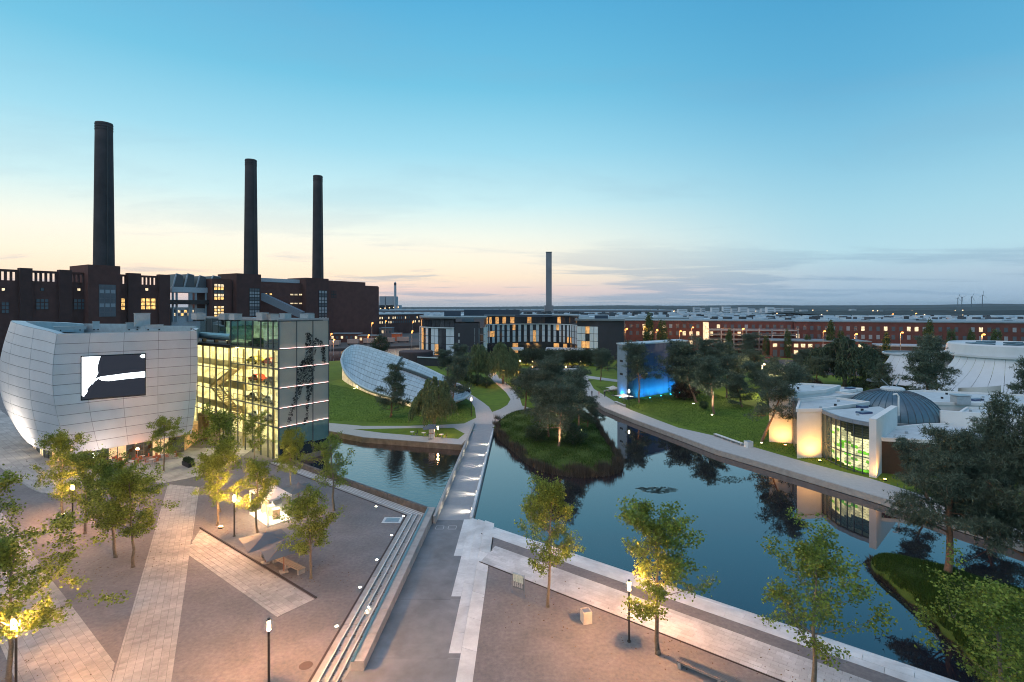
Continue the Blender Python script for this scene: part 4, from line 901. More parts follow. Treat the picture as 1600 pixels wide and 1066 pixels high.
# railings of parking deck between
for k in range(5): obj('parking_level', MB().slab((104, 281-.2), (146, 276), 10, 3+k*2.6, 3.5+k*2.6), M_conc, label=None) if 0 else None
pk = thing('parking_deck', (104, 284, 0), 'open parking deck with horizontal rails in front of the brick factory', 'parking deck')
for k in range(5): bb = MB(); bb.slab((104, 286), (148, 278), 8, 2.6+k*2.5, 3.0+k*2.5); obj('level', bb, M_conc, pk); bb = MB(); bb.slab((104, 281.8), (148, 273.8), .12, 3.6+k*2.5, 3.75+k*2.5); obj('rail', bb, M_steel, pk)
for k in range(8): p = lp((104.5, 282), (147.5, 274), k/7); obj('column', MB().box((p[0], p[1], 7), (.5, .5, 13.6)), M_steel, pk)
bb = MB(); bb.slab((102, 282.3), (103.9, 282.0), 5, 0, 17); obj('stair_tower', bb, M_litw, pk)
# flat bright hall roofs behind
M_hall = mat('hall_roof', (.42, .50, .55), .5, var=.1, scale=.05); M_hallw = mat('hall_wall', (.16, .15, .16), .8)
rr = random.Random(11)
def hall(x0, x1, Y, dep, z, label, m=None):
    o = thing('works_hall', ((x0+x1)/2, Y, 0), label, 'factory hall'); obj('wall', MB().prism([(x0, Y), (x1, Y), (x1, Y+dep), (x0, Y+dep)], -.06, z-1), M_hallw, o)
    obj('roof', MB().prism([(x0, Y-.2), (x1, Y-.2), (x1, Y+dep), (x0, Y+dep)], z-1, z), m or M_hall, o)
    n = int((x1-x0)/16); b = MB()
    for k in range(n):
        for j in range(int(dep/60)+1): b.box((x0+(k+.5)*16, Y+15+j*55, z+.9), (9, 10, 1.6))
    obj('rooflights', b, M_hall, o, kind='stuff'); return o
hall(150, 420, 330, 200, 15.4, 'huge pale blue flat roofed hall directly behind the long brick factory')
hall(-30, 140, 420, 260, 17, 'pale flat roofed hall beyond the hotel and the tall square chimney')
hall(-260, -60, 640, 260, 15, 'pale sawtooth roofed hall far behind the canal quay')
hall(450, 900, 430, 200, 14, 'pale hall roofs at the far right beyond the brick factory')
hall(120, 330, 620, 250, 15, 'broad dim hall roofs spreading below the distant town', mat('hall_roof_dim', (.22, .26, .30)))
hall(-500, -280, 900, 300, 20, 'distant hall roofs left of the slender far stack')
hall(-250, 300, 1000, 200, 19, 'distant hall row under the horizon left of the town', mat('hall_roof_dim', (.25, .3, .34)))
bigc = onl(0, (0, 0), (1, 0))
Yc = 620; cx_ = (857.5-800)/F*Yc
o = thing('square_chimney', (cx_, Yc, 0), 'tall pale concrete chimney standing alone behind the hotel', 'chimney')
obj('shaft', MB().box((cx_, Yc, ZAT(395, Yc)/2+10), (6.4, 6.4, ZAT(395, Yc)-20)), mat('chimney_pale', (.20, .20, .21), .8, var=.15, scale=.1), o)
obj('base', MB().box((cx_, Yc, 15), (10, 10, 24)).box((cx_-2, Yc, 10), (26, 20, 20)), mat('chimney_pale', (.2, .2, .2)), o)
obj('cap', MB().box((cx_, Yc, ZAT(395, Yc)+.4), (6.8, 6.8, .8)), M_dark, o)
# far plant with slender stack
Yp = 1500; xp = (617.5-800)/F*Yp
o = thing('far_stack', (xp, Yp, 0), 'slender pale stack on the horizon beside a grey plant', 'chimney'); obj('shaft', MB().lathe([(3.6, 0), (3.4, 80), (3.1, ZAT(442, Yp)), (0, ZAT(440, Yp))], (xp, Yp, 0), 16), mat('far_grey', (.32, .36, .40), .8), o)
obj('band', MB().lathe([(3.35, ZAT(446, Yp)), (3.4, ZAT(442.5, Yp))], (xp, Yp, 0), 16), M_dark, o)
o = thing('far_plant', ((604-800)/F*Yp, Yp, 0), 'grey boiler houses on the horizon beside the slender stack', 'power plant')
for (x0, x1, y) in ((592, 601, 463), (602, 616, 463), (590, 622, 477)): obj('block', MB().prism([((x0-800)/F*Yp, Yp+5), ((x1-800)/F*Yp, Yp+5), ((x1-800)/F*Yp, Yp+50), ((x0-800)/F*Yp, Yp+50)], 0, ZAT(y, Yp)), mat('far_grey', (.3, .3, .3)), o)
for k in range(14): obj('plant_light', MB().box(((592+k*2.3-800)/F*Yp, Yp+3, 8+(k*13) % 19), (2.2, 2, 2.2)), emis('plant_glow', (1, .6, .3), 3), o)
b = MB(); rr = random.Random(17)
for k in range(110):
    x = rr.uniform(150, 420); y = rr.uniform(334, 500); w = rr.uniform(1.5, 5); h = rr.uniform(1, 3.2); b.box((x, y, 15.4+h/2), (w, w*.8, h), rr.uniform(0, 1))
for k in range(60):
    x = rr.uniform(-28, 138); y = rr.uniform(424, 640); w = rr.uniform(2, 7); h = rr.uniform(1.5, 4); b.box((x, y, 17+h/2), (w, w*.8, h), rr.uniform(0, 1))
tag(obj('roof_vents', b, mat('roof_dark', (.05, .06, .07), .7, rnd=.5)), 'dark vents and ducts scattered over the pale hall roofs', 'vents', kind='stuff')
# town: slab blocks and low houses below the hills
M_town = mat('town_render', (.62, .66, .70), .8, rnd=.25)
k = 0
def block(px0, px1, py0, py1, Y, label):
    x0, x1 = (px0-800)/F*Y, (px1-800)/F*Y; o = thing('apartment_block', ((x0+x1)/2, Y, 0), label, 'apartment block', 'distant apartment blocks of the town')
    z1 = ZAT(py0, Y); obj('wall', MB().prism([(x0, Y), (x1, Y), (x1, Y+14), (x0, Y+14)], -.06, z1), M_town, o)
    obj('roof', MB().prism([(x0-.4, Y-.4), (x1+.4, Y-.4), (x1+.4, Y+14), (x0-.4, Y+14)], z1, z1+1), M_hallw, o)
    n = max(2, int((x1-x0)/12)); rb = MB(); 
    for j in range(3): rb.box(((x0+x1)/2, Y-.1, z1*(.25+.25*j)), ((x1-x0)*.8, .3, 1.2))
    obj('window_band', rb, M_pane, o)
tb = [(1085, 1094, 480, 489), (1096, 1102, 481, 489), (1112, 1124, 480.5, 489), (1130, 1142, 479, 490), (1144, 1152, 482, 491), (1156, 1168, 480, 489), (1170, 1180, 482, 490), (1183, 1187, 484, 496), (1199, 1210, 480, 491), (1211, 1221, 481, 491), (1223, 1240, 481, 489), (1252, 1262, 484, 491), (1060, 1074, 483, 489), (1040, 1052, 484, 490), (1190, 1197, 482, 489), (1330, 1338, 483, 487), (1012, 1030, 485, 490), (985, 1000, 486, 491)]
for i, t_ in enumerate(tb):
    nm = ['narrow', 'broad', 'squat', 'pale', 'tall'][i % 5]; block(*t_, 1500+120*(i % 4), '%s distant apartment block, %s from the left of the town row' % (nm, ['1st', '2nd', '3rd', '4th', '5th', '6th', '7th', '8th', '9th', '10th', '11th', '12th', '13th', '14th', '15th', '16th', '17th', '18th'][sorted(range(len(tb)), key=lambda q_: tb[q_][0]).index(i)]))
shed(1479, 1511, 489.2, 497, 30, mat('white_store', (.6, .62, .62)), 'warehouse', 'white box warehouse below the wooded hill at right')
shed(1440, 1526, 494.5, 503, 40, mat('grey_store', (.16, .19, .21)), 'warehouse', 'long grey warehouse in front of the white one')
hs_ = MB(); rr = random.Random(5)
for k in range(420):
    px = rr.uniform(980, 1600); Y = rr.uniform(900, 2400); x = (px-800)/F*Y; w = rr.uniform(8, 22); h = rr.uniform(6, 10); hs_.box((x, Y, h/2), (w, 10, h), rr.uniform(-.4, .4))
for k in range(260):
    px = rr.uniform(600, 980); Y = rr.uniform(1100, 2400); x = (px-800)/F*Y; w = rr.uniform(10, 30); h = rr.uniform(5, 10); hs_.box((x, Y, h/2), (w, 12, h), rr.uniform(-.4, .4))
tag(obj('distant_houses', hs_, M_town), 'mass of tiny pale houses spread out below the horizon', 'town', kind='stuff')
R_ = np.random.default_rng(31); b = MB()      # dark tree clumps scattered through the town
for k in range(900):
    px = R_.uniform(600, 1640); Y = R_.uniform(700, 2600); x = (px-800)/F*Y; w = R_.uniform(6, 16); h = R_.uniform(5, 11); n = 6
    if 0 < Y < 900 and 120 < x < 760: continue
    ring = [[(x+w*s*math.cos(i*1.047+k), Y+w*s*math.sin(i*1.047+k), z*h) for i in range(n)] for s, z in ((1, 0), (1.05, .45), (.75, .85), (.15, 1))]; b.grid(ring, closed=True)
tag(obj('distant_trees', b, mat('far_tree', (.02, .035, .03), .95, rnd=.4)), 'dark tree clumps scattered among the distant houses', 'trees', kind='stuff')
b = MB()
for k in range(70):
    px = R_.uniform(600, 1600); Y = R_.uniform(650, 2500); x = (px-800)/F*Y; s = Y/900; b.box((x, Y, 11), (s, s, s))
tag(obj('distant_lights', b, emis('far_light', (1, .62, .3), 4)), 'tiny warm street lights twinkling through the distant town', 'lights', kind='stuff')
# hills
M_wood_far = mat('far_forest', (.018, .030, .032), .95, c2=(.035, .05, .05), scale=.012)
def ridge(name, Y, pts, dep):
    b = MB(); rows = []; rr = random.Random(len(pts)); xs = []
    for i in range(len(pts)-1):
        n = int((pts[i+1][0]-pts[i][0])/2.5)+1
        for k in range(n): t_ = k/n; xs.append((pts[i][0]+(pts[i+1][0]-pts[i][0])*t_, pts[i][1]+(pts[i+1][1]-pts[i][1])*t_))
    xs.append(pts[-1])
    for j, (fy, fz) in enumerate([(0, 0), (.25, .45), (.6, .85), (1, 1), (1.5, .9), (2.2, 0)]):
        rows.append([((px-800)/F*(Y+dep), Y+dep*fy, -2+(2+max(1, ZAT(py, Y+dep)))*fz*(1+rr.uniform(-.035, .035)*(j > 1))) for px, py in xs])
    b.grid(rows, flip=True); return obj(name, b, M_wood_far, kind='structure')
ridge('hills', 3600, [(-900, 480), (560, 480.3), (760, 479.6), (900, 478.2), (960, 477.2), (1080, 478), (1180, 476.5), (1260, 477.5), (1400, 477), (1500, 476.5), (1540, 474.8), (1600, 475.5), (2200, 474), (3200, 478)], 900)
ridge('hills', 2300, [(900, 483.5), (1000, 480), (1200, 482), (1300, 483), (1420, 481.5), (1500, 480.5), (1560, 479), (1620, 479), (2300, 478), (3200, 480)], 500)
ridge('forest', 900, [(1236, 489.5), (1262, 487), (1330, 486), (1400, 487.5), (1470, 485), (1530, 486.5), (1600, 485), (2300, 484), (3200, 486)], 260)
# wind turbines
for i, (px, py, a) in enumerate([(1496.6, 466, .3), (1502.8, 465, 1.1), (1518, 464, .5), (1535, 461.5, 0.1)]):
    Y = 3200; x = (px-800)/F*Y; z = ZAT(py, Y); o = thing('wind_turbine', (x, Y, 0), ['leftmost of the four thin wind turbines on the horizon', 'second wind turbine from the left, close beside the first', 'third wind turbine, with visible blades, alone in the row', 'rightmost and tallest of the wind turbines on the horizon'][i], 'wind turbine', 'wind turbines on the horizon')
    obj('tower', MB().lathe([(2.6, 0), (1.6, z)], (x, Y, 0), 10), mat('turbine', (.10, .13, .16), .6), o); obj('hub', MB().box((x, Y-2, z), (4, 8, 4)), mat('turbine', (.1, .1, .1)), o)
    for k in range(3): an = a+k*2.094; b = MB(); b.bar((x, Y-5, z), (x+math.sin(an)*26, Y-5, z+math.cos(an)*26), 1.8, .5); obj('blade', b, mat('turbine', (.1, .1, .1)), o)
# ------------------------------------------------------------------ hotel
M_hdark = mat('hotel_stone', (.024, .026, .038), .55, var=.15, scale=.3, bump=.05, bscale=1); M_hw = mat('hotel_panel', (.60, .68, .74), .35, var=.05, rnd=.06); M_hlit = mat('hotel_lit', (.6, .4, .2), .5, emit=(255, 176, 90), es=.5)
M_hg = mat('hotel_glass', (.03, .035, .045), .1, var=.1, spec=.8)
ho = thing('hotel', (0, 245, 0), 'curved dark hotel with rows of tall blue-white panels and glowing upper windows', 'hotel')
HY = 250.0
def hpt(px, Y): return ((px-800)/F*Y, Y)
zr = lambda py, Y: ZAT(py, Y)
def facade(pts, z0, z1, rows, ncol, pat, top_lit=(), tag_='wing', depth=.4, white=.5):
    """curved facade: plan polyline, dark body behind, panels and panes between thin bands"""
    segs = []; L_ = 0
    for i in range(len(pts)-1): l = math.hypot(pts[i+1][0]-pts[i][0], pts[i+1][1]-pts[i][1]); segs.append((L_, l)); L_ += l
    def at(s):
        for i, (a, l) in enumerate(segs):
            if s <= a+l+1e-6: return lp(pts[i], pts[i+1], min(1, max(0, (s-a)/l)))
        return pts[-1]
    for j in range(rows):
        h = (z1-z0)/rows; za, zb = z0+h*j+.12, z0+h*(j+1)-.12
        for k in range(ncol):
            m = pat(k, j); p, q = at(L_*(k+.04)/ncol), at(L_*(k+.96)/ncol); b = MB(); b.slab(p, q, depth if m in (M_hw,) else depth*.5, za, zb); obj('panel' if m is M_hw else 'window', b, m, ho)
    return at
rr = random.Random(21)
# left wing (rounded drum facing left/front)
LWp = [hpt(656, 262), hpt(661, 252), hpt(672, 247), hpt(690, 243), hpt(710, 240)]
zb, zt = 1.5, zr(513, 245)
hb = MB(); hb.prism([(p[0], p[1]+.4) for p in LWp]+[hpt(712, 262), hpt(690, 285), hpt(656, 285)], 0, zt+4.6); obj('west_wing', hb, M_hdark, ho)
def patL(k, j):
    if k in (3, 4): return M_hlit
    return [M_hw, M_hg, M_hw, M_hlit, M_hw, M_hg, M_hw, M_hg, M_hw, M_hw, M_hg, M_hg, M_hw, M_hw][k] if not (k in (8, 9) and j in (0, 1) and k == 9) else M_hlit
facade(LWp, zr(562, 245), zt, 4, 14, patL)
facade(LWp, zt+.6, zt+3.8, 1, 12, lambda k, j: M_hlit if k == 2 else M_hg)
hb = MB(); hb.prism([hpt(710, 239.5), hpt(748, 236), hpt(750, 262), hpt(712, 262)], 0, zr(505, 240)); obj('stone_block', hb, M_hdark, ho)
for py in (523, 533, 543): obj('slit_window', MB().slab(hpt(716, 239), hpt(718.5, 238.7), .3, zr(py+3, 239), zr(py-2, 239)), M_pclad, ho)
LW2 = [hpt(741, 236.5), hpt(751, 241), hpt(761, 247)]
facade(LW2, zr(557, 240), zr(512, 240), 4, 3, lambda k, j: M_hw if k != 1 else M_hg)
# overhanging roof slabs
hb = MB(); hb.prism([hpt(655, 262), hpt(659, 250), hpt(671, 244.5), hpt(690, 240.5), hpt(712, 238), hpt(759, 240), hpt(762, 270), hpt(656, 285)], zt+4.6, zt+5.3); obj('roof', hb, mat('hotel_roof', (.16, .20, .23), .5), ho)
hb = MB(); hb.prism([(p[0]*1.0, p[1]-.8) for p in LWp]+[hpt(712, 245), hpt(690, 250), hpt(668, 256)], zt+.1, zt+.5); obj('ledge', hb, M_hw, ho)
# main concave facade
MN = [hpt(758, 268), hpt(765, 276), hpt(790, 283), hpt(820, 287), hpt(850, 287), hpt(875, 283), hpt(890, 276), hpt(899, 268), hpt(904, 262)]
zt2 = zr(507.5, 280); zb2 = zr(535.5, 280)
bk = [hpt(900, 300), hpt(860, 312), hpt(780, 308), hpt(756, 290)]
hb = MB(); hb.prism([(p[0], p[1]+.35) for p in MN]+bk, 0, zt2+4.6); obj('main_wing', hb, M_hdark, ho)
litset = {(5, 1), (6, 1), (21, 0), (34, 0), (14, 2), (36, 0), (29, 2), (21, 1)}
facade(MN, zb2, zt2, 3, 44, lambda k, j: M_hlit if (k, j) in litset else (M_hw if k % 2 == 0 else M_hg))
facade(MN, zt2+.5, zt2+4.2, 1, 30, lambda k, j: M_hlit if k in (1, 3, 5, 7, 9, 13, 20) else M_hg)
facade(MN, 0.3, zb2-.5, 1, 22, lambda k, j: M_hlit if k in (7, 14, 16) else M_hg)
hb = MB(); hb.prism([(p[0], p[1]-1.2) for p in MN]+[(p[0], p[1]+1) for p in MN[::-1]], zt2+.0, zt2+.35); obj('ledge', hb, M_hw, ho)
hb = MB(); hb.prism([(p[0], p[1]-2) for p in MN]+bk, zt2+4.65, zt2+5.2); obj('roof', hb, mat('hotel_roof', (.1, .1, .1)), ho)
hb = MB(); hb.prism([hpt(725, 285), hpt(812, 285), hpt(812, 300), hpt(725, 300)], zt2+4, zr(484, 285)); obj('roof_plant', hb, mat('hotel_blue', (.03, .05, .08), .5), ho)
hb = MB(); hb.prism([hpt(694, 262), hpt(720, 262), hpt(720, 275), hpt(694, 275)], zt+4, zr(486, 262)); obj('roof_plant', hb, mat('hotel_blue', (.1, .1, .1)), ho)
hb = MB(); hb.prism([hpt(735, 283), hpt(905, 283), hpt(905, 290), hpt(735, 290)], zt2+4, zr(492, 283)); obj('roof_screen', hb, mat('hotel_blue', (.1, .1, .1)), ho)
# right wing
RW = [hpt(902, 258), hpt(934.5, 252)]
hb = MB(); hb.prism([hpt(902, 258.4), hpt(934.5, 252.3), hpt(975, 250), hpt(976, 275), hpt(903, 285)], 0, zr(501, 255)); obj('east_wing', hb, M_hdark, ho)
facade(RW, zr(556, 255), zr(510, 255), 4, 5, lambda k, j: (M_hlit if (k, j) in ((2, 1), (1, 1), (2, 3)) else M_hg) if k in (2,) or (k == 1 and j == 1) else M_hw)
hb = MB(); hb.prism([hpt(898, 255), hpt(976, 248), hpt(977, 277), hpt(900, 287)], zr(501, 255), zr(498.5, 255)); obj('roof', hb, mat('hotel_roof', (.1, .1, .1)), ho)
hb = MB(); hb.prism([hpt(929, 262), hpt(950, 262), hpt(950, 270), hpt(929, 270)], zr(500, 262), zr(493, 262)); obj('roof_plant', hb, mat('hotel_blue', (.1, .1, .1)), ho)
hb = MB(); hb.prism([hpt(800, 262), hpt(818, 262), hpt(818, 275), hpt(798, 275)], 3.6, 4.3).prism([hpt(852, 260), hpt(902, 256), hpt(902, 270), hpt(854, 275)], 3.6, 4.3); obj('canopy', hb, M_hw, ho)
# brick round pavilion at its left
o = thing('round_annexe', (*hpt(650, 235), 0), 'low round dark annexe with terrace at the left foot of the hotel', 'building')
obj('wall', MB().lathe([(7.5, -1), (7.5, 5.2), (7.2, 5.6), (0, 5.7)], (*hpt(650, 236), 0), 24), mat('annexe_brick', (.06, .04, .045), .8), o)
obj('terrace', MB().prism([hpt(652, 228), hpt(700, 222), hpt(712, 236), hpt(660, 244)], 0, 3.4), M_hdark, o); obj('terrace_edge', MB().slab(hpt(652, 227.6), hpt(700, 221.6), .4, 3.4, 3.8), M_hw, o)
# harbour basin in front of the hotel
obj('harbour_water', MB().prism([g2(828, 572), g2(905, 571), g2(905, 577), g2(826, 578)], -.3, .05, bottom=False), wm, kind='structure')
obj('harbour_water', MB().prism([g2(800, 581), g2(890, 580), g2(893, 590), g2(812, 592)], -.3, .05, bottom=False), wm, kind='structure')
obj('quay', MB().prism([g2(824, 578.2), g2(908, 577.2), g2(908, 579.4), g2(824, 580.6)], -.3, .5), M_path, kind='structure')
# ------------------------------------------------------------------ blue slab building
M_blue = mat('blue_clad', (.035, .055, .11), .55, var=.12, scale=.3); M_side = mat('side_clad', (.20, .27, .33), .6)
bb_ = thing('blue_building', (31, 143.5, 0), 'tall narrow dark building washed with bright blue light at its foot', 'building')
Ba, Bb, Bc = (31.2, 143.5), (52.9, 161), (29.6, 148.4); Bd = (Bb[0]+(Bc[0]-Ba[0]), Bb[1]+(Bc[1]-Ba[1])); zB = 15.0
nP = 12
for k in range(nP):
    for j in range(1): b = MB(); b.slab(lp(Ba, Bb, k/nP+.0015), lp(Ba, Bb, (k+1)/nP-.0015), .2, 0, zB-.35); obj('panel', b, M_blue, bb_)
obj('wall', MB().prism([lp(Ba, Bb, .004), Bb, Bd, Bc], 0, zB-.4), M_joint, bb_)
obj('side_wall', MB().slab((Ba[0]-.08, Ba[1]+.1), (Bc[0]-.08, Bc[1]), .2, 0, zB-.35), M_side, bb_)
obj('roof', MB().prism([(Ba[0]-.5, Ba[1]-.5), (Bb[0]+.4, Bb[1]-.5), (Bd[0]+.3, Bd[1]+.3), (Bc[0]-.4, Bc[1]+.3)], zB-.35, zB), mat('blue_roof', (.40, .48, .52), .5), bb_)
for z in (6.3, 9.9): b = MB(); b.slab(lp((Ba[0]-.14, Ba[1]), (Bc[0]-.14, Bc[1]), .42), lp((Ba[0]-.14, Ba[1]), (Bc[0]-.14, Bc[1]), .72), .2, z, z+.55); obj('slit_window', b, M_dark, bb_)
def uplight(name, x, y, z, dirv, c, e, label, size=95, group=None, cat='floodlight', shell=True, r=.15):
    o = thing(name, (x, y, z), label, cat, group)
    obj('housing', MB().box((x, y, z+.12), (.42, .3, .22)), M_dark, o); obj('lens', MB().box((x, y, z+.245), (.34, .22, .03)), emis('lens_%d%d%d' % tuple(int(v*9) for v in c), c, 25), o)
    l = bpy.data.lights.new(name, 'SPOT'); l.energy = e; l.color = c; l.spot_size = math.radians(size); l.spot_blend = 1; l.shadow_soft_size = r
    q = bpy.data.objects.new(name+'_beam', l); col.objects.link(q); q.parent = o; q.location = (0, 0, .4); q.rotation_euler = Vector(dirv).to_track_quat('-Z', 'Y').to_euler(); return o
bn = (.63, -.78)
for k, t_ in enumerate((.22, .40, .56, .72)):
    p = lp(Ba, Bb, t_); uplight('floodlight', p[0]+bn[0]*2.8, p[1]+bn[1]*2.8, 0, (-bn[0]*.8, -bn[1]*.8, .6), (.02, .50, .95), 2600, ['first', 'second', 'third', 'fourth'][k]+' blue floodlight along the foot of the blue building from its narrow side', 130, 'blue floodlights')
uplight('floodlight', Ba[0]-1.6, Ba[1]+2.2, 0, (.7, .1, .8), (.02, .38, 1), 1500, 'blue floodlight washing the narrow end of the blue building', 130, 'blue floodlights')
# ------------------------------------------------------------------ leaf-shaped shell pavilion
M_shell = mat('shell_steel', (.40, .46, .50), .42, metal=.25, var=.04, rnd=.10)
shp = thing('shell_pavilion', (-55, 175, 0), 'low leaf-shaped pavilion with a scaled silvery roof set in the lawn', 'building')
def zpt(px, py, z): return tuple(G(px, py, z))
# near rim (left tip, round the front, to the right tip) and far rim
near = [(533, 563, 6.5), (537, 577, 4.2), (546, 590, 2.6), (560, 601, 1.7), (578, 610, 1.4), (605, 618, 1.4), (632, 625, 1.5), (658, 631, 1.8), (690, 632, 2.0), (722, 624, 2.2), (734, 616, 2.3)]
far = [(533, 562, 6.6), (538, 549, 8.2), (552, 540, 9.0), (572, 542, 9.2), (598, 550, 9.0), (628, 560, 8.4), (656, 571, 7.4), (684, 584, 6.2), (708, 596, 4.8), (726, 606, 3.4), (735, 614, 2.4)]
nu, nv = 40, 14
def interp(A, t_):
    x = t_*(len(A)-1); i = min(int(x), len(A)-2); f = x-i; Q = [A[max(0, i-1)], A[i], A[i+1], A[min(len(A)-1, i+2)]]
    return tuple(.5*((2*Q[1][k])+(-Q[0][k]+Q[2][k])*f+(2*Q[0][k]-5*Q[1][k]+4*Q[2][k]-Q[3][k])*f*f+(-Q[0][k]+3*Q[1][k]-3*Q[2][k]+Q[3][k])*f**3) for k in range(3))
def shpt(u, v):
    a, c = Vector(zpt(*interp(near, u))), Vector(zpt(*interp(far, u))); p = a.lerp(c, v); p.z += 1.1*math.sin(math.pi*v)*math.sin(math.pi*u)**.6; return p
ncol_, nrow_ = 40, 10
for i in range(ncol_):
    for j in range(nrow_):
        if len(shp.children) > 290: pass
        u0, u1 = .01+.98*i/ncol_+.0007, .01+.98*(i+1)/ncol_-.0007; v0, v1 = j/nrow_+.0035, (j+1)/nrow_-.0035
        q = [shpt(u0, v0), shpt(u1, v0), shpt(u1, v1), shpt(u0, v1)]; up = .10
        q2 = [q[0]+Vector((0, 0, up)), q[1]+Vector((0, 0, up*.3)), q[2]+Vector((0, 0, up*.0)), q[3]+Vector((0, 0, up*.7))]
        b = MB(); b.add([tuple(p+Vector((0, 0, .02))) for p in q]+[tuple(p+Vector((0, 0, .04))) for p in q2], [(4, 5, 6, 7), (0, 1, 5, 4), (1, 2, 6, 5), (2, 3, 7, 6), (3, 0, 4, 7)])
        if i*nrow_+j < 300: obj('shingle', b, M_shell, shp)
        else:
            if i*nrow_+j == 300: rest_ = MB()
            rest_.add(b.v, b.f)
obj('shingles', rest_, M_shell, shp, kind='stuff')
b = MB(); b.grid([[tuple(shpt(.005+.99*i/40, j/6)) for i in range(41)] for j in range(7)]); b.grid([[tuple(shpt(.005+.99*i/40, j/6)-Vector((0, 0, .5))) for i in range(41)] for j in range(7)], flip=True); obj('roof_shell', b, M_dark, shp)
M_rim = mat('rim_steel', (.55, .57, .58), .35, metal=.4)
obj('rim', MB().tube([tuple(shpt(i/40, 0)) for i in range(41)], .38, 8).tube([tuple(shpt(i/40, 1)) for i in range(41)], .32, 8), M_rim, shp, smooth=True)
b = MB(); r0 = [tuple(shpt(i/24*.8+.03, .02)+Vector((.0, .5, -.35))) for i in range(25)]; b.grid([[(p[0], p[1], -.3) for p in r0], r0]); obj('glazing', b, mat('shell_glow', (.5, .45, .35), .5, emit=(255, 220, 160), es=.45), shp)
b = MB(); pr_ = [shpt(.5+.48*i/16, .60) for i in range(17)]; b.tube([tuple(p+Vector((0, 0, .35))) for p in pr_], .5, 6); pr2 = [shpt(.5, .6+.4*i/6) for i in range(7)]; b.tube([tuple(p+Vector((0, 0, .35))) for p in pr2], .35, 6); obj('roof_seam', b, M_dark, shp)
q = G(556, 607); uplight('lawn_light', q.x, q.y-1.5, 0, (-.1, .9, .3), (1, .9, .55), 700, 'bright lamp in the lawn at the rounded end of the shell pavilion', 120, cat='light')
q = G(640, 628); uplight('lawn_light', q.x, q.y-1.2, 0, (0, .9, .3), (1, .85, .5), 400, 'lamp in the lawn below the middle of the shell pavilion', 120, cat='light')
q = G(733, 607); uplight('lawn_light', q.x, q.y-1.2, 0, (-.7, .4, .3), (.6, .85, 1), 250, 'cool lamp by the pointed end of the shell pavilion', 120, cat='light')
# ------------------------------------------------------------------ fan pavilion with dome
fp = thing('dome_pavilion', (69.7, 97.3, 0), 'white fan-shaped pavilion with ribbed blue dome and glowing curved window', 'building')
M_flat = mat('flat_roof', (.50, .56, .58), .7, var=.12, scale=.6)
DC = (69.7, 97.3)
def fan(poly, z, wallm=M_white, cop=.3, nm='roof'):
    b = MB(); b.prism(poly, 0, z-.5); obj('wing_wall', b, wallm, fp)
    c0 = (sum(p[0] for p in poly)/len(poly), sum(p[1] for p in poly)/len(poly)); inn_ = [(c0[0]+(p[0]-c0[0])*.985, c0[1]+(p[1]-c0[1])*.985) for p in poly]
    obj(nm, MB().prism(inn_, z-.49, z-.3), M_flat, fp)
    b = MB(); [b.slab(poly[i], poly[(i+1) % len(poly)], .35, z-.55, z+.001*i) for i in range(len(poly))]; obj('parapet', b, M_white, fp)
W1a, W1b = (47.7, 98.6), (51.3, 97.4)
fan([W1a, W1b, (60, 101.5), (66, 107), (60, 110), (52, 105)], 9.3)
fan([(51.6, 99.0), (52.1, 96.6), (66, 101.5), (64, 105)], 8.4)
W2a, W2b = (47.1, 87.8), (51.4, 88.3)
obj('glass_return', MB().slab((51.5, 97.2), (47.6, 88.6), .15, .0, 7.6), mat('dark_glass_wall', (.05, .05, .04), .08, spec=.9), fp)
for k in range(7): p = lp((51.4, 96.8), (47.8, 88.8), k/6); obj('mullion', MB().box((p[0]-.1, p[1], 3.9), (.14, .14, 7.9)), M_steel, fp)
fan([W2a, W2b, (63.5, 94.5), (60.5, 99.2), (52, 96)], 8.2)
# curved window wall from wall 2 to the fin
import itertools
cw_ = [(51.6, 88.2), (51.3, 85.4), (51.3, 82.9), (51.9, 80.6), (53.0, 78.4)]
fan([(51.5, 88.6), (51.35, 85.7), (51.5, 83.2), (52.3, 80.8), (53.6, 78.9), (62.5, 88.8), (63.6, 91.5), (60, 93.5)], 8.0, mat('window_backing', (.30, .28, .2), .8, var=.1)) if 0 else None
rp_ = [(51.6, 88.4), (51.2, 85.4), (51.1, 82.9), (51.7, 80.5), (52.8, 78.3), (62.8, 88.6), (63.6, 92)]
obj('roof', MB().prism(rp_, 7.55, 7.8), M_flat, fp); b = MB(); [b.slab(rp_[i], rp_[i+1], .3, 7.4, 8.0+.001*i) for i in range(5)]; obj('parapet', b, mat('grey_fascia', (.22, .26, .30), .5), fp)
Mshelf = mat('window_light', (.6, .6, .4), .5, emit=(1, .88, .5), es=.85); Mgrn = mat('window_green', (.1, .35, .04), .5, emit=(.16, .5, .02), es=.9); Mwd = mat('window_dim', (.10, .11, .10), .3)
rr = random.Random(9)
for i in range(4):
    a, c = cw_[i], cw_[i+1]
    for s in range(2):
        p, q = lp(a, c, s/2), lp(a, c, (s+1)/2); inn2 = lambda P: (P[0]+.75, P[1]+.25)
        b = MB(); b.slab(lp(p, q, .03), lp(p, q, .97), .04, .25, 7.3); obj('pane', b, glass('pav_glass', (.93, .95, .9), .03), fp)
        b = MB(); b.slab(lp(p, q, -.04), lp(p, q, .04), .2, 0, 7.4); obj('mullion', b, M_mull, fp)
        sh0 = inn2(p); sh1 = inn2(q); z = .4
        while z < 7.2:
            h = rr.uniform(.22, .38); m = Mshelf if z < 5.3+.4*math.sin(i+s) and i+s > 0 else Mwd
            if m is Mshelf and rr.random() < .13: m = Mgrn
            zz = z+.25*math.sin((i*2+s)*.8); b = MB(); b.slab(sh0, sh1, .12, zz, min(7.3, zz+h)); obj('light_shelf', b, m, fp); z += h+.09
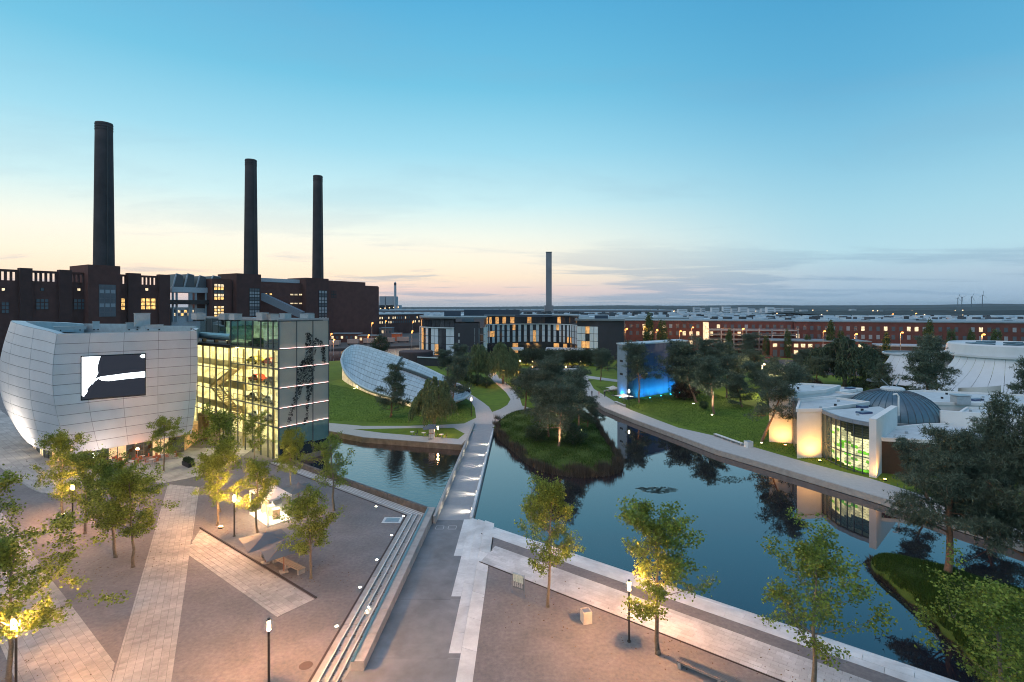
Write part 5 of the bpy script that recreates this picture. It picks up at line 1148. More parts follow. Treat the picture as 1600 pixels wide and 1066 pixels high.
for z in (.2, 2.6, 7.35): b = MB(); [b.slab(cw_[i], cw_[i+1], .16, z-.06, z+.06) for i in range(4)]; obj('transom', b, M_mull, fp)
obj('inner_wall', MB().prism([(53.2, 88), (52.8, 84), (54.2, 79.5), (62, 88), (60, 92)], 0, 7.3), mat('inner_wall', (.2, .2, .15), .8), fp)
# fin at the right of the window
b = MB(); b.slab((52.9, 77.9), (63.6, 88.4), .9, 0, 8.6); obj('fin_wall', b, M_white, fp)
b = MB(); b.slab((52.9, 77.3), (53.6, 78.6), 1.5, 0, 8.6) if 0 else b; 
# lower front wings to the right
fan([(55.5, 80.0), (75, 75.5), (90, 80), (82, 90.3), (70, 89.5), (62.6, 87.0)], 5.4, mat('brown_glass', (.09, .05, .035), .3))
fan([(76, 91), (92, 80.5), (112, 84), (104, 96), (84, 98)], 6.6)
fan([(77.5, 100), (104, 97), (112, 92), (116, 104), (88, 114), (74, 112), (66, 107.5), (66, 104)], 7.2)
fan([(60, 111), (66.5, 107.8), (74, 112.3), (66, 116)], 7.9)
b = MB(); b.slab((73, 90.6), (96, 80.0), .5, 4.5, 7.4); obj('high_parapet', b, M_white, fp)
# ribbed dome
nr, nd = 11, 40; Rd, Hd, zb_ = 7.4, 4.9, 5.0; M_dome = mat('dome_zinc', (.10, .16, .20), .38, metal=.35, rnd=.06)
obj('drum', MB().lathe([(Rd+.25, 3.5), (Rd+.25, zb_+.1), (Rd, zb_+.15)], (*DC, 0), 40), mat('drum', (.3, .33, .35), .6), fp)
for k in range(nd):
    a0, a1 = 2*math.pi*k/nd+.008, 2*math.pi*(k+1)/nd-.008; rows = []
    for i in range(nr): th = (math.pi/2-.16)*i/(nr-1); r = Rd*math.cos(th); z = zb_+.1+Hd*math.sin(th); rows.append([(DC[0]+r*math.cos(a), DC[1]+r*math.sin(a), z) for a in (a0, (a0+a1)/2, a1)])
    b = MB(); b.grid(rows); obj('dome_panel', b, M_dome, fp, smooth=True)
    b = MB(); aa = 2*math.pi*k/nd; b.tube([(DC[0]+(Rd*math.cos(th)+.03)*math.cos(aa), DC[1]+(Rd*math.cos(th)+.03)*math.sin(aa), zb_+.13+Hd*math.sin(th)) for th in [(math.pi/2-.16)*i/8 for i in range(9)]], .05, 4); obj('rib', b, mat('rib', (.05, .09, .12), .5), fp)
obj('dome_cap', MB().lathe([(1.9, zb_+Hd-.25), (1.9, zb_+Hd+.25), (1.6, zb_+Hd+.45), (0, zb_+Hd+.6)], (*DC, 0), 20), M_flat, fp)
for dx, dy, t_ in ((-1.2, 0, -.7), (.3, .3, .15), (.9, -.3, .35)): obj('antenna', MB().bar((DC[0]+dx*.4, DC[1]+dy, zb_+Hd+.5), (DC[0]+dx*.4+t_*2.2, DC[1]+dy, zb_+Hd+1.9), .12), M_steel, fp)
b = MB(); pz = (64.2, 88.2); b.tube([(*pz, 7.0), (*pz, 10.2), (pz[0]-.3, pz[1], 10.6), (pz[0]-.9, pz[1], 10.5)], .14, 8); obj('vent_pipe', b, M_white, fp)
for (x, y, z, w) in ((57, 86, 7.85, 2.2), (90, 103, 7.0, 2.6), (96, 90, 6.4, 2.6), (72, 113, 7.7, 2), (100, 101, 7.0, 2), (60, 91, 7.9, 1.4)): obj('rooflight', MB().box((x, y, z), (w, 1.2, .5), .3), mat('skylight_blue', (.04, .07, .16), .3), fp)
for k, (x, y, z) in enumerate([(56, 104, 9.0), (60, 106, 9.0), (52, 89.5, 7.9), (56, 92, 7.9), (59, 96, 7.9), (55, 84.5, 7.8), (58, 88, 7.8), (66, 103, 8.1), (80, 102, 6.9), (85, 105, 6.9), (94, 106, 6.9), (104, 103, 6.9), (108, 100, 6.9), (98, 108, 6.9), (82, 95, 6.3), (89, 93, 6.3), (94, 87, 6.3), (100, 92, 6.3), (106, 88, 6.3), (68, 82, 5.1), (76, 80, 5.1), (82, 84, 5.1), (62, 83.5, 5.1), (72, 111, 7.4), (90, 110, 6.9)]):
    obj('roof_vent', MB().tube([(x, y, z), (x, y, z+.35)], .22, 8), M_duct if k % 3 else M_dark, fp)
obj('roof_machine', MB().box((84, 99.5, 7.6), (2.6, 1.6, 1.5)).box((84, 99.5, 8.5), (2.8, 1.8, .15)), M_duct, fp)
for nm, px, py, dv_, e in (('between the first and second white wall panels', 1223, 695, (.15, .75, .9), 800), ('at the foot of the widest white wall panel', 1276, 719, (-.1, .6, 1), 1000), ('at the foot of the thin fin beside the curved window', 1376, 748, (-.4, .3, .7), 600)):
    q = G(px, py); uplight('wall_light', q.x, q.y-.9, .0, dv_, (1, .45, .10), e*1.7, 'orange ground lamp '+nm, 140, 'orange lamps of the dome pavilion', cat='light')
# ------------------------------------------------------------------ white swirling pavilions
M_cone = mat('cone_white', (.55, .60, .63), .5, var=.05, scale=.4)
wp = thing('white_pavilion', (G(1430, 628).x, G(1430, 628).y+12, 0), 'left white tent-like pavilion with flat round top behind the tall pines', 'pavilion')
def swirl(par, c, r_top, z_top, r_bot, z_bot, a0, a1, n, ecc=1, tw=0, prof=1.6):
    for k in range(n):
        aa, ab = a0+(a1-a0)*k/n+.002, a0+(a1-a0)*(k+1)/n-.002; rows = []
        for i in range(9):
            t_ = i/8; r = lambda a: r_top+(r_bot+tw*(a-a0)-r_top)*t_**prof; z = z_top+(z_bot-z_top)*t_
            rows.append([(c[0]+r(a)*math.cos(a+.25*t_*0), c[1]+r(a)*math.sin(a)*ecc, z) for a in (aa, (aa+ab)/2, ab)])
        b = MB(); b.grid(rows); obj('cladding_panel', b, M_cone, par, smooth=True)
cA = ((1432-800)/F*166, 166)
swirl(wp, cA, 8.6, ZAT(556, 160), 17, 2.2, -math.pi*.98, .1, 16, prof=1.4); obj('roof', MB().lathe([(8.6, ZAT(556, 160)), (8.3, ZAT(556, 160)-.6), (0, ZAT(556, 160)-.7)], (*cA, 0), 32), M_flat, wp)
obj('rim', MB().lathe([(8.4, ZAT(556, 160)-.2), (8.9, ZAT(556, 160)-.1), (8.9, ZAT(556, 160)+.35), (8.4, ZAT(556, 160)+.35)], (*cA, 0), 32), M_cone, wp)
obj('glass_base', MB().lathe([(15, 0), (15, 3.2)], (*cA, 0), 30), mat('dark_glass_wall', (.05, .05, .04)), wp)
cB = ((1575-800)/F*150, 150); zB2 = ZAT(547, 142)
wp2 = thing('white_pavilion', (*cB, 0), 'largest white pavilion at right edge, drum roof above sweeping ribbed skirt', 'pavilion')
zD = ZAT(561, 136)
swirl(wp2, cB, 14.2, zD, 27, 1.8, -math.pi*1.02, -.1, 22, prof=1.7)
obj('drum', MB().lathe([(14.0, zD-.6), (13.4, zD+2.7), (13.0, zD+3.1), (12.7, zD+2.7), (0, zD+2.6)], (*cB, 0), 48), M_cone, wp2)
obj('ring', MB().lathe([(14.1, zD-.5), (14.9, zD-.4), (14.9, zD+.1), (14.0, zD+.1)], (*cB, 0), 48), M_cone, wp2)
for k in range(9): a = k*.7; obj('roof_panel', MB().box((cB[0]+math.cos(a)*(5+k % 3*2.5), cB[1]+math.sin(a)*(5+k % 3*2), zD+2.95), (5.5, 1.4, .4), .2), mat('dome_zinc', (.1, .1, .1)), wp2)
obj('glass_base', MB().lathe([(23, 0), (23, 3.4)], (*cB, 0), 40), mat('dark_glass_wall', (.05, .05, .04)), wp2)
b = MB(); cs_ = ((1530-800)/F*122, 122); 
b.grid([[(cs_[0]+(4.5-.03*z*z)*math.cos(a)+a*.3, cs_[1]+4.5*math.sin(a), z+a*.8) for a in np.linspace(2.4, 4.6, 14)] for z in (-2.5, 0, 2, 4.0)]); obj('curl_wall', b, M_cone, wp2, smooth=True)
shed(1396, 1560, 526, 547, 10, mat('dark_hall', (.035, .03, .04)), 'exhibition_hall', 'low dark hall with striped pale roof between the white pavilions and the factory', roof=mat('pale_roof', (.4, .45, .48), .6))
# ------------------------------------------------------------------ trees
def bark(name, c): return mat(name, c, .9, var=.3, scale=6, bump=.4, bscale=10)
def leafmat(name, c, rnd=.35, tr=.3): 
    return mat(name, c, .55, var=.22, scale=.9, rnd=rnd, trans=tr, spec=.3)
M_plane = leafmat('plane_leaf', (.20, .265, .045), .5, .35); M_pine = leafmat('pine_needle', (.105, .14, .095), .5, .2); M_willow = leafmat('willow_leaf', (.16, .20, .09), .3, .3)
M_poplar = leafmat('poplar_leaf', (.07, .12, .035), .35, .25); M_bush = leafmat('bush_leaf', (.04, .07, .03), .4, .15); M_brown = leafmat('copper_leaf', (.05, .028, .02), .3, .2)
M_birchl = leafmat('loose_leaf', (.055, .075, .04), .35, .25)
M_bkp = bark('plane_bark', (.20, .165, .12)); M_bkpine = bark('pine_bark', (.24, .14, .09)); M_bkg = bark('grey_bark', (.18, .15, .12))
def rot_rand(n, R, up=.0):
    v = R.normal(size=(n, 3)); v[:, 2] += up; v /= np.linalg.norm(v, axis=1)[:, None]; return v
def leaf_quads(C, s, R, droop=0):
    """pointed five-edged leaves, one polygon each, random facing"""
    n = len(C); a = rot_rand(n, R); t = rot_rand(n, R); b = np.cross(a, t); b /= np.linalg.norm(b, axis=1)[:, None]
    sz = (s*R.uniform(.6, 1.3, n))[:, None]; a = a*sz; b = b*sz
    nn = np.cross(a, b); nn /= np.linalg.norm(nn, axis=1)[:, None]; k = nn*sz*.18
    V = np.stack([C-a*.5, C-b*.42-a*.05+k, C-b*.25+a*.3, C+a*.6-k, C+b*.25+a*.3, C+b*.42-a*.05+k], 1)
    return V.reshape(-1, 3), 6
def tufts(C, s, R, k=7):
    n = len(C); V = []
    for i in range(k):
        d = rot_rand(n, R, .35); w = np.cross(d, rot_rand(n, R)); w /= np.linalg.norm(w, axis=1)[:, None]; sz = (s*R.uniform(.7, 1.2, n))[:, None]
        V.append(np.stack([C-w*sz*.075, C+w*sz*.075, C+d*sz], 1))
    return np.stack(V, 1).reshape(-1, 3), 3
def branch(mb, p, d, l, r, R, levels, ends, wob=.18, up=.12, split=3):
    pts = [Vector(p)]; n = 4; dd = Vector(d).normalized()
    for i in range(n):
        dd = (dd+Vector(R.normal(size=3)*wob)+Vector((0, 0, up))).normalized(); pts.append(pts[-1]+dd*l/n)
    mb.tube(pts, [r*(1-.75*i/n) for i in range(n+1)], 5 if r > .05 else 3, cap=False)
    for i in range(2, n+1): ends.append((pts[i], l*.22))
    if levels > 0:
        for k in range(split):
            i = R.integers(1, n+1); q = pts[i]; nd = (dd+Vector(R.normal(size=3)*.75)).normalized(); branch(mb, q, nd, l*R.uniform(.42, .62), r*.5, R, levels-1, ends, wob, up, split)
PROTO = []
ORD = ['first', 'second', 'third', 'fourth', 'fifth', 'sixth', 'seventh', 'eighth', 'ninth', 'tenth', 'eleventh', 'twelfth', 'thirteenth', 'fourteenth', 'fifteenth', 'sixteenth', 'seventeenth', 'eighteenth', 'nineteenth', 'twentieth']+['%dth' % k for k in range(21, 40)]
def proto(name, trunk, leaves, bm, lm, leafname='crown', sm=True):
    o = bpy.data.objects.new(name, None); col.objects.link(o); ROFF[o.name] = (0, 0, 0)
    obj('trunk', trunk, bm, o, smooth=sm); obj(leafname, leaves, lm, o); o['category'] = 'tree'; o['_used'] = 0; PROTO.append(o); return o
def crownpts(ends, R, per, spread):
    C = []
    for p, s in ends: C.append(np.array(p)+R.normal(size=(max(3, int(per*R.uniform(.3, 1.5))), 3))*spread*np.array([1, 1, .7]))
    return np.concatenate(C)
def plane_tree(seed, H=9.5, dens=1.0, tall=1.0, W=1.0):
    R = np.random.default_rng(seed); mb = MB(); ends = []
    n = 10; pts = [Vector((0, 0, 0))]; 
    for i in range(n): pts.append(Vector((pts[-1].x+R.normal()*.07, pts[-1].y+R.normal()*.07, H*.93*(i+1)/n)))
    mb.tube(pts, [.15*(1-.85*(i/n))+.01 for i in range(n+1)], 8)
    mb.tube([(0, 0, -.05), (0, 0, .35)], [.22, .14], 8)
    nb = int(22*tall); 
    for k in range(nb):
        f = .30+.66*(k/nb); z = H*f; a = k*2.4+R.uniform(-.5, .5); prof = math.sin(math.pi*min(1, max(0, (f-.2)/.86)))**.7*(1.12-.5*f)
        l = H*.36*prof*R.uniform(.65, 1.25)*W; j = min(n-1, int(f*.999/ .93*n)) if f < .93 else n-1; base = pts[j].lerp(pts[j+1], .5)
        branch(mb, base, (math.cos(a), math.sin(a), .35+.5*f), l, .05*(1.2-f), R, 1, ends, .16, .07, 3)
    ends.append((pts[-1], .4))
    C = crownpts(ends, R, 38*dens, .25); V, k = leaf_quads(C, .165, R); lb = MB(); lb.arr(V, k)
    return proto('plane_tree', mb, lb, M_bkp, M_plane)
def pine(seed, H=13, low=.3, spread=.36, flat=.5, per=14, trunkr=.25, lean=0, light=False, ts=.50):
    R = np.random.default_rng(seed); mb = MB(); n = 9; pts = [Vector((0, 0, -.1))]
    dx, dy = R.normal(size=2)*.12+lean
    for i in range(n): pts.append(Vector((pts[-1].x+dx*H/13+R.normal()*.12*H/13, pts[-1].y+dy*H/13+R.normal()*.12*H/13, H*.9*(i+1)/n)))
    mb.tube(pts, [trunkr*(1-.8*(i/n)) for i in range(n+1)], 8, cap=False); C = []
    for k in range(26):
        f = low+(1-low)*(k/26); j = min(n-1, int(f*n)); base = pts[j].lerp(pts[j+1], (f*n) % 1 if f < 1 else 1); a = k*2.4+R.uniform(-.6, .6)
        l = H*spread*(1.15-f*.72)*R.uniform(.6, 1.15); d = Vector((math.cos(a), math.sin(a), .12+.45*f)); tmp = []
        branch(mb, base, d, l, trunkr*.28*(1.25-f), R, 1, tmp, .22, .05, 2)
        for p, s in tmp:
            m = int(per*R.uniform(.4, 1.4)); C.append(np.array(p)+R.normal(size=(m, 3))*np.array([.48, .48, .48*flat])*H/13)
    C.append(np.array(pts[-1])+R.normal(size=(int(per*3), 3))*np.array([.7, .7, .5])*H/13)
    C = np.concatenate(C); V, k = tufts(C, ts*H/13, R, 7); lb = MB(); lb.arr(V, k)
    return proto('pine_tree', mb, lb, M_bkg if light else M_bkpine, M_pine)
def willow(seed, H=9, W=4.4, n=2600, m=None):
    R = np.random.default_rng(seed); mb = MB(); pts = [Vector((0, 0, 0)), Vector((.1, 0, H*.2)), Vector((0, .2, H*.45)), Vector((.2, 0, H*.8))]; mb.tube(pts, [.35, .28, .2, .06], 8); V = []
    ends = []
    for k in range(14): a = k*2.4; branch(mb, pts[2], (math.cos(a), math.sin(a), .9), H*.42, .09, R, 1, ends, .15, .05, 2)
    K = 64; ca = R.uniform(0, 2*math.pi, K); cu = R.uniform(0, 1, K)**.6; ch = R.uniform(.78, 1.05, K); cl_ = R.uniform(.5, 1.0, K); cr_ = R.uniform(.85, 1.15, K)
    for i in range(n):
        q = i % K; a = ca[q]+R.normal()*.13; u = cu[q]*cr_[q]+R.normal()*.05; r = W*u; z0 = H*(1-.45*abs(u)**2.2)*ch[q]*R.uniform(.95, 1.0); L_ = z0*cl_[q]*R.uniform(.4, .95)*(.45+.5*u); x, y = r*math.cos(a), r*math.sin(a)
        out = R.uniform(.0, .3)
        for s in range(int(L_/.32)):
            t_ = s*.32/L_; p = np.array([x+math.cos(a)*out*math.sin(t_*1.6)*2+R.normal()*.05, y+math.sin(a)*out*math.sin(t_*1.6)*2+R.normal()*.05, z0-L_*t_])
            w = R.normal(size=3)*.10; w[2] *= .3; V += [p-w, p+w*.6+np.array([0, 0, -.05]), p+np.array([R.normal()*.04, R.normal()*.04, -.48])]
    lb = MB(); lb.arr(np.array(V), 3); return proto('willow_tree', mb, lb, M_bkg, m or M_willow)
def poplar(seed, H=12, W=1.6):
    R = np.random.default_rng(seed); mb = MB(); mb.tube([(0, 0, 0), (0, 0, H*.95)], [.25, .04], 7); C = []; 
    for k in range(60):
        f = R.uniform(.1, 1); w = W*math.sin(math.pi*(f*.82+.12))**.8; a = R.uniform(0, 6.28); c = np.array([math.cos(a)*w*.6, math.sin(a)*w*.6, H*f]); C.append(c+R.normal(size=(55, 3))*np.array([.32, .32, .55]))
    C = np.concatenate(C); V, k = leaf_quads(C, .3, R); lb = MB(); lb.arr(V, k); return proto('poplar_tree', mb, lb, M_bkg, M_poplar)
def broadleaf(seed, H=7, W=3, m=None, low=.15, size=.28, n=90, per=45, name='round_tree', sp=.42):
    R = np.random.default_rng(seed); mb = MB(); ends = []; mb.tube([(0, 0, 0), (.1, 0, H*.5)], [.16, .08], 7)
    for k in range(9): a = k*2.4; branch(mb, (0.05, 0, H*.25), (math.cos(a)*.8, math.sin(a)*.8, 1), H*.5, .06, R, 1, ends, .15, .05, 2)
    C = []
    for k in range(n):
        v = R.normal(size=3); v /= np.linalg.norm(v); r = R.uniform(.45, 1)**.5; c = np.array([v[0]*W*r, v[1]*W*r, H*(low+(1-low)*.5)+v[2]*H*(1-low)*.5*r]); C.append(c+R.normal(size=(per, 3))*sp)
    C = np.concatenate(C); V, k = leaf_quads(C, size, R); lb = MB(); lb.arr(V, k); return proto(name, mb, lb, M_bkg, m or M_bush)
USED = set()
def place(pr_, px, py, H, label, group, rz=None, Hp=None, wx=1, z=0, cat='tree'):
    """stand a tree with its foot where the photo shows it"""
    if py is None: loc = px
    else: q = G(px, py, z); loc = (q.x, q.y, z)
    s = H/(Hp or 10); r = rz if rz is not None else random.uniform(0, 6.28)
    if pr_.name not in USED:
        USED.add(pr_.name); o = pr_; o.location = loc; o.rotation_euler = (0, 0, r); o.scale = (s*wx, s*wx, s); tag(o, label, cat, group)
    else: o = dup(pr_, loc, r, (s*wx, s*wx, s), label, group); o['category'] = cat
    return o
PT = [plane_tree(s, 10, d, t_, w) for s, d, t_, w in ((1, 1.0, 1, 1), (2, 1.15, 1.1, 1.05), (3, .85, 1, .95), (4, 1.25, 1.1, 1.15), (5, 1.05, 1.0, 1.1), (6, .95, 1.15, .95), (7, 1.15, .95, 1.2))]
PTS = plane_tree(9, 10, .8, .9, 1.0); PTL = plane_tree(10, 10, .72, 1.0, 1.1)
gp_ = 'young plane trees on the plaza'
place(PT[4], 97.6, 801, 9.0, 'plane tree with floodlit trunk nearest the screen building\'s lower left corner', gp_, 0, 10, .95)
place(PT[0], 133, 834, 8.6, 'plane tree just in front of the left post lamp, trunk casting a shadow', gp_, 1, 10, 1.05)
place(PT[5], 180.5, 871, 9.3, 'plane tree with slim pale trunk between two fuller ones on left gravel', gp_, 2.2, 10, 1.0)
place(PT[3], 208, 886, 8.7, 'fullest plane tree on the left gravel, close by the straight paved path', gp_, .4, 10, 1.1)
place(PT[6], 256, 736, 7.6, 'plane tree standing alone against the screen building\'s lower right corner', gp_, 2.0, 10, 1.05)
place(PT[4], 339.6, 820.7, 7.8, 'plane tree glowing yellow underneath, beside the post lamp by the umbrellas', gp_, 2.9, 10, 1.05)
place(PT[2], 343, 800, 12.0, 'tall narrow plane tree in front of the tower entrance', gp_, 4.2, 10, .85)
place(PT[6], 397, 727, 7.4, 'plane tree close against the yellow lit glass of the tower', gp_, 3.4, 10, .8)
place(PT[2], 403, 834, 7.8, 'airy plane tree in front of the glowing white cube kiosk', gp_, 5.1, 10, 1.05)
place(PT[5], 454.7, 768.7, 8.0, 'yellow-green plane tree before the dark base of the printed glass end', gp_, .9, 10, .85)
place(PTS, 522, 797.6, 8.6, 'sparse spindly plane tree rising in front of the western pool', gp_, .9, 10, 1.1)
place(PT[3], 485.7, 904, 7.6, 'dense round plane tree beside the end of the umbrella bench', gp_, 2.0, 10, 1.0)
place(PT[6], 14, 1076, 9.6, 'large plane tree filling the lower left corner of the picture', gp_, 3.3, 10, 1.15)
place(PT[0], -40, 960, 10.5, 'plane tree mostly cut off by the left edge of the picture', gp_, 1.3, 10, 1.1)
place(PT[5], 855.6, 948, 10.2, 'plane tree beside the glass information board on the right plaza', gp_, 3.9, 10, .82)
place(PT[4], 1028, 1021.7, 9.8, 'plane tree by the lagoon with the lit lamp among its leaves', gp_, 4.6, 10, 1.1)
place(PTL, 1269, 1086, 9.4, 'loose plane tree near the bottom right, behind the long bench', gp_, 2.5, 10, 1.15)
place(PTL, 1566, 1170, 9.0, 'plane tree rising from the bottom right corner before the headland', gp_, 5.5, 10, 1.15)
# park
PI = [pine(11, 13, .30, .34, .5), pine(12, 13, .42, .36, .45), pine(13, 13, .35, .30, .6, 14), pine(14, 13, .12, .26, .5, 15)]
PIN = pine(15, 13, .30, .40, .42, 46, .34, ts=.36); PIN2 = pine(16, 13, .22, .40, .5, 48, .36, ts=.36)
gi = 'pines around the park and lagoon'
def hh(py_top, py_base): return (py_base-py_top)/F*(F*CAMH/(py_base-HOR))
place(PI[3], 610, 652, hh(566, 652), 'conical pine standing alone on the lawn before the shell pavilion', gi, 1, 13, 1.0)
place(PI[2], 704, 645, hh(557, 645), 'dark bushy pine at the pointed end of the shell pavilion', gi, 2, 13, 1.0)
place(PI[1], 722, 590, hh(538, 590), 'dark pine between the hotel\'s stone block and the willows', gi, .3, 13, 1.1)
place(PI[1], 700, 592, hh(546, 592), 'low dark pine at the foot of the hotel beside the shell roof', gi, 1.3, 13, 1.3)
WIL = willow(21, 9, 4.4); W2_ = willow(22, 9, 4.6, 2800)
gw = 'weeping willows in the park'
place(WIL, 678.6, 667, hh(589, 667), 'weeping willow lit from below beside the quay path', gw, 0, 9, .85)
place(W2_, 746, 598, hh(538, 598), 'pale weeping willow left of a twin in front of the hotel', gw, 1, 9, .95)
place(WIL, 786, 600, hh(534, 600), 'weeping willow right of its pale twin in front of the hotel', gw, 2, 9, .85)
W3_ = willow(23, 9, 4.8, 3200, leafmat('dark_willow', (.055, .085, .05), .35, .2))
place(W3_, 1320, 606, hh(526, 606), 'largest dark weeping willow, left of the white pavilions', gw, .6, 9, 1.25)
rt = broadleaf(31, 7, 3.2, M_bush); rt2 = broadleaf(32, 5, 2.6, M_birchl, n=70); rtb = broadleaf(33, 6, 3.0, M_brown)
gr_ = 'dark round trees and bushes'
place(rt, 594, 556, hh(525, 556), 'dark round tree on the canal bank behind the shell pavilion', gr_, 0, 7, 1.0)
# island trees
for i, (k, px, py, top, wx, lb) in enumerate([(0, 873, 698, 600, 1.15, 'tall pine with floodlit leaning trunk in the middle of the island'), (1, 905, 677, 590, 1.0, 'pine with pale bare lit trunk near the right side of the island'),
    (2, 845, 650, 566, 1.15, 'pine at the back left of the island cluster'), (0, 870, 640, 556, 1.1, 'pine rising behind the island against the hotel'), (1, 892, 655, 575, 1.2, 'broad pine at the back of the island above the channel'),
    (0, 820, 642, 574, 1.15, 'leftmost pine of the group behind the island, by the path'), (3, 918, 668, 618, 1.3, 'short bushy pine at the right edge of the island cluster'), (2, 838, 676, 622, 1.2, 'low dense pine on the left front of the island'), (1, 858, 684, 596, 1.1, 'dark pine crown at the centre front of the island cluster')]):
    place([PI[0], PI[1], PI[2], PI[3]][k], px, py, hh(top, py), lb, gi, i*1.1, 13, wx, z=.2)
place(rtb, 850, 628, hh(577, 628), 'coppery bush-like tree behind the island cluster', gr_, 0, 6, 1.1)
place(rt, 895, 694, 3.2, 'dark low bush in the shade of the island pines', gr_, 1, 7, 1.9, z=.3); place(rt, 838, 690, 3.0, 'dark low bush on the island near the bridge side', gr_, 2, 7, 1.6, z=.2)
# east park trees
for i, (k, px, py, top, wx, lb) in enumerate([(1, 998.5, 629, 535, .85, 'slim pine standing before the blue lit wall'), (1, 1116, 647, 556, 1.15, 'pine with bright floodlit trunk in the middle of the east lawn'),
    (2, 1088, 629, 540, 1.2, 'pine just left of and behind the one with the bright trunk'), (0, 1058, 622, 530, 1.3, 'dark pine over the right end of the blue building'), (3, 1072, 612, 546, 1.3, 'dark low-branched pine among the group right of the blue building'),
    (2, 1190, 690, 566, 1.05, 'big pine in front of the dome pavilion\'s first white wall'), (0, 1140, 604, 534, 1.2, 'pine at the back of the lawn, right of the group'), (1, 1168.6, 567, 520, 1.2, 'curved-trunk pine near the factory road'),
    (3, 1106, 600, 528, 1.3, 'dense dark pine behind the floodlit trunk'), (1, 938, 596, 547, 1.1, 'pine left of the blue building beside the shore path'), (2, 965, 588, 545, 1.2, 'pine tucked against the narrow side of the blue building'), (0, 950, 580, 546, 1.2, 'pine before the hotel\'s right stone wing'),
    (3, 1215, 606, 556, 1.3, 'shadowy pine behind the first white wall'), (0, 1250, 598, 560, 1.3, 'low pine left of the large dark willow'), (0, 1378, 622, 566, 1.0, 'dark pine behind the blue ribbed dome'),
    (1, 1466, 640, 524, .8, 'tall pine between the two white pavilions'), (0, 1452, 645, 546, 1.1, 'pine directly right behind the dome'), (1, 1604, 664, 556, .95, 'pine at the right edge beside the large white pavilion')]):
    place([PI[0], PI[1], PI[2], PI[3]][k], px, py, hh(top, py), lb, gi, i*1.3+.4, 13, wx)
place(PIN, 1480, 897, hh(672, 897), 'large dark pine on the headland with bare reddish trunk', gi, .9, 13, .93, z=.35)
place(PIN2, 1612, 930, hh(640, 930), 'tallest dark pine at the right edge overhanging the water', gi, 2.2, 13, .8, z=.3)
place(PIN, 1540, 800, hh(664, 800), 'pine on the far shore behind the headland pines', gi, 3.0, 13, 1.0)
place(PI[2], 1452, 782, hh(690, 782), 'smaller pine on the shore right of the curved window', gi, 3.5, 13, 1.1)
for i, (px, py, top, lb) in enumerate([(1014, 560, 491, 'left of two tall poplars in front of the red factory'), (1034, 560, 497, 'right of two tall poplars in front of the red factory'), (1139, 562, 515, 'small poplar in front of the parking deck'), (1197, 558, 522, 'narrow poplar left of the lit annexe'), (1231, 560, 516, 'poplar beside the lit annexe entrance'),
    (1262, 558, 521, 'tiny poplar before the annexe windows'), (1298, 560, 502, 'tall poplar before the long factory, above the willow'), (1313, 560, 514, 'shorter poplar right beside the one above the willow'), (1451, 568, 502, 'tallest poplar, standing between the white pavilions'), (1486, 562, 512, 'poplar right of the tallest one by the pavilions'),
    (1518, 566, 517, 'bushy poplar behind the drum roof'), (1557, 566, 512, 'poplar at the right behind the drum roof'), (1385, 568, 520, 'orange lit poplar next to the factory lamp')]):
    if i == 0: PP = [poplar(41), poplar(42, 12, 2.0)]
    place(PP[i % 2], px, py, hh(top, py), lb, 'poplars in front of the factory', i, 12, 1.0)
for i, (k, px, py, top, wx) in enumerate([(0, 1135, 622, 556, 1.3), (1, 1158, 612, 552, 1.4), (2, 1205, 632, 566, 1.4), (0, 1228, 622, 570, 1.4), (3, 1248, 616, 572, 1.7), (1, 1276, 606, 556, 1.3), (2, 1180, 596, 545, 1.4), (0, 1372, 606, 572, 1.1), (1, 1350, 596, 556, 1.4), (2, 1130, 590, 545, 1.4), (0, 1098, 586, 540, 1.4), (1, 1260, 582, 545, 1.3), (3, 1160, 636, 584, 1.6)]):
    place([PI[0], PI[1], PI[2], PI[3]][k], px, py, hh(top, py), 'dark pine of the wooded belt behind the east lawn, %s counting rightwards' % ORD[sorted([1135, 1158, 1205, 1228, 1248, 1276, 1180, 1372, 1350, 1130, 1098, 1260, 1160]).index(px)], 'wooded belt behind the east lawn', i*1.9, 13, wx)
# low bushes & hedges
for i, (px, py, w, h, lb) in enumerate([(745, 603, 1.5, 3.4, 'dark hedge clump on the slope right of the shell pavilion'), (760, 606, 1.4, 3.2, 'dark hedge clump next to the left park path'), (729, 598, 1.5, 3.4, 'dark hedge clump highest on the slope by the shell pavilion'),
    (815, 608, 1.6, 4, 'bush beside the lit park lamp'), (832, 616, 1.5, 4.2, 'bush left of the channel behind the island'), (1272, 612, 1.3, 3.4, 'small bush glowing from a ground lamp behind the pavilion'), (1152, 588, 1.1, 2.4, 'small lit bush on the lawn near the starry lamp'), (1100, 640, 1.2, 2.0, 'low bush below the pines on the east lawn'), (1340, 612, 1.5, 4, 'bush at the foot of the large willow'), (1070, 625, 1.6, 4.2, 'dark copper bush at the right end of the blue wall')]):
    place(rtb if i in (5, 9) else (rt2 if i in (6, 3) else rt), px, py, h, lb, 'shrubs in the park', i, 7 if i not in (5, 9, 6, 3) else 5.5, w, cat='shrub')
rr = random.Random(77)
for i in range(14):       # a row of small lit trees along the harbour
    px = 822+i*9.2; place(rt2, px, 571+rr.uniform(-1, 1), 6.5, 'lamp-lit small tree, %s from the willows in the hotel terrace row' % ORD[i], 'row of small trees along the hotel terrace', i*1.7, 5, .95)
for i in range(26):
    px = 1060+i*22+rr.uniform(-8, 8); py = rr.uniform(566, 590)
    if 1180 < px < 1240 or 1380 < px < 1590: continue
    place([rt, PI[2], rt2, PI[0]][i % 4], px, py, rr.uniform(6, 9), 'dark tree in the belt before the red factory, %s counting rightwards' % ORD[i], 'dim belt of park trees', i, [7, 13, 5, 13][i % 4], 1.1)
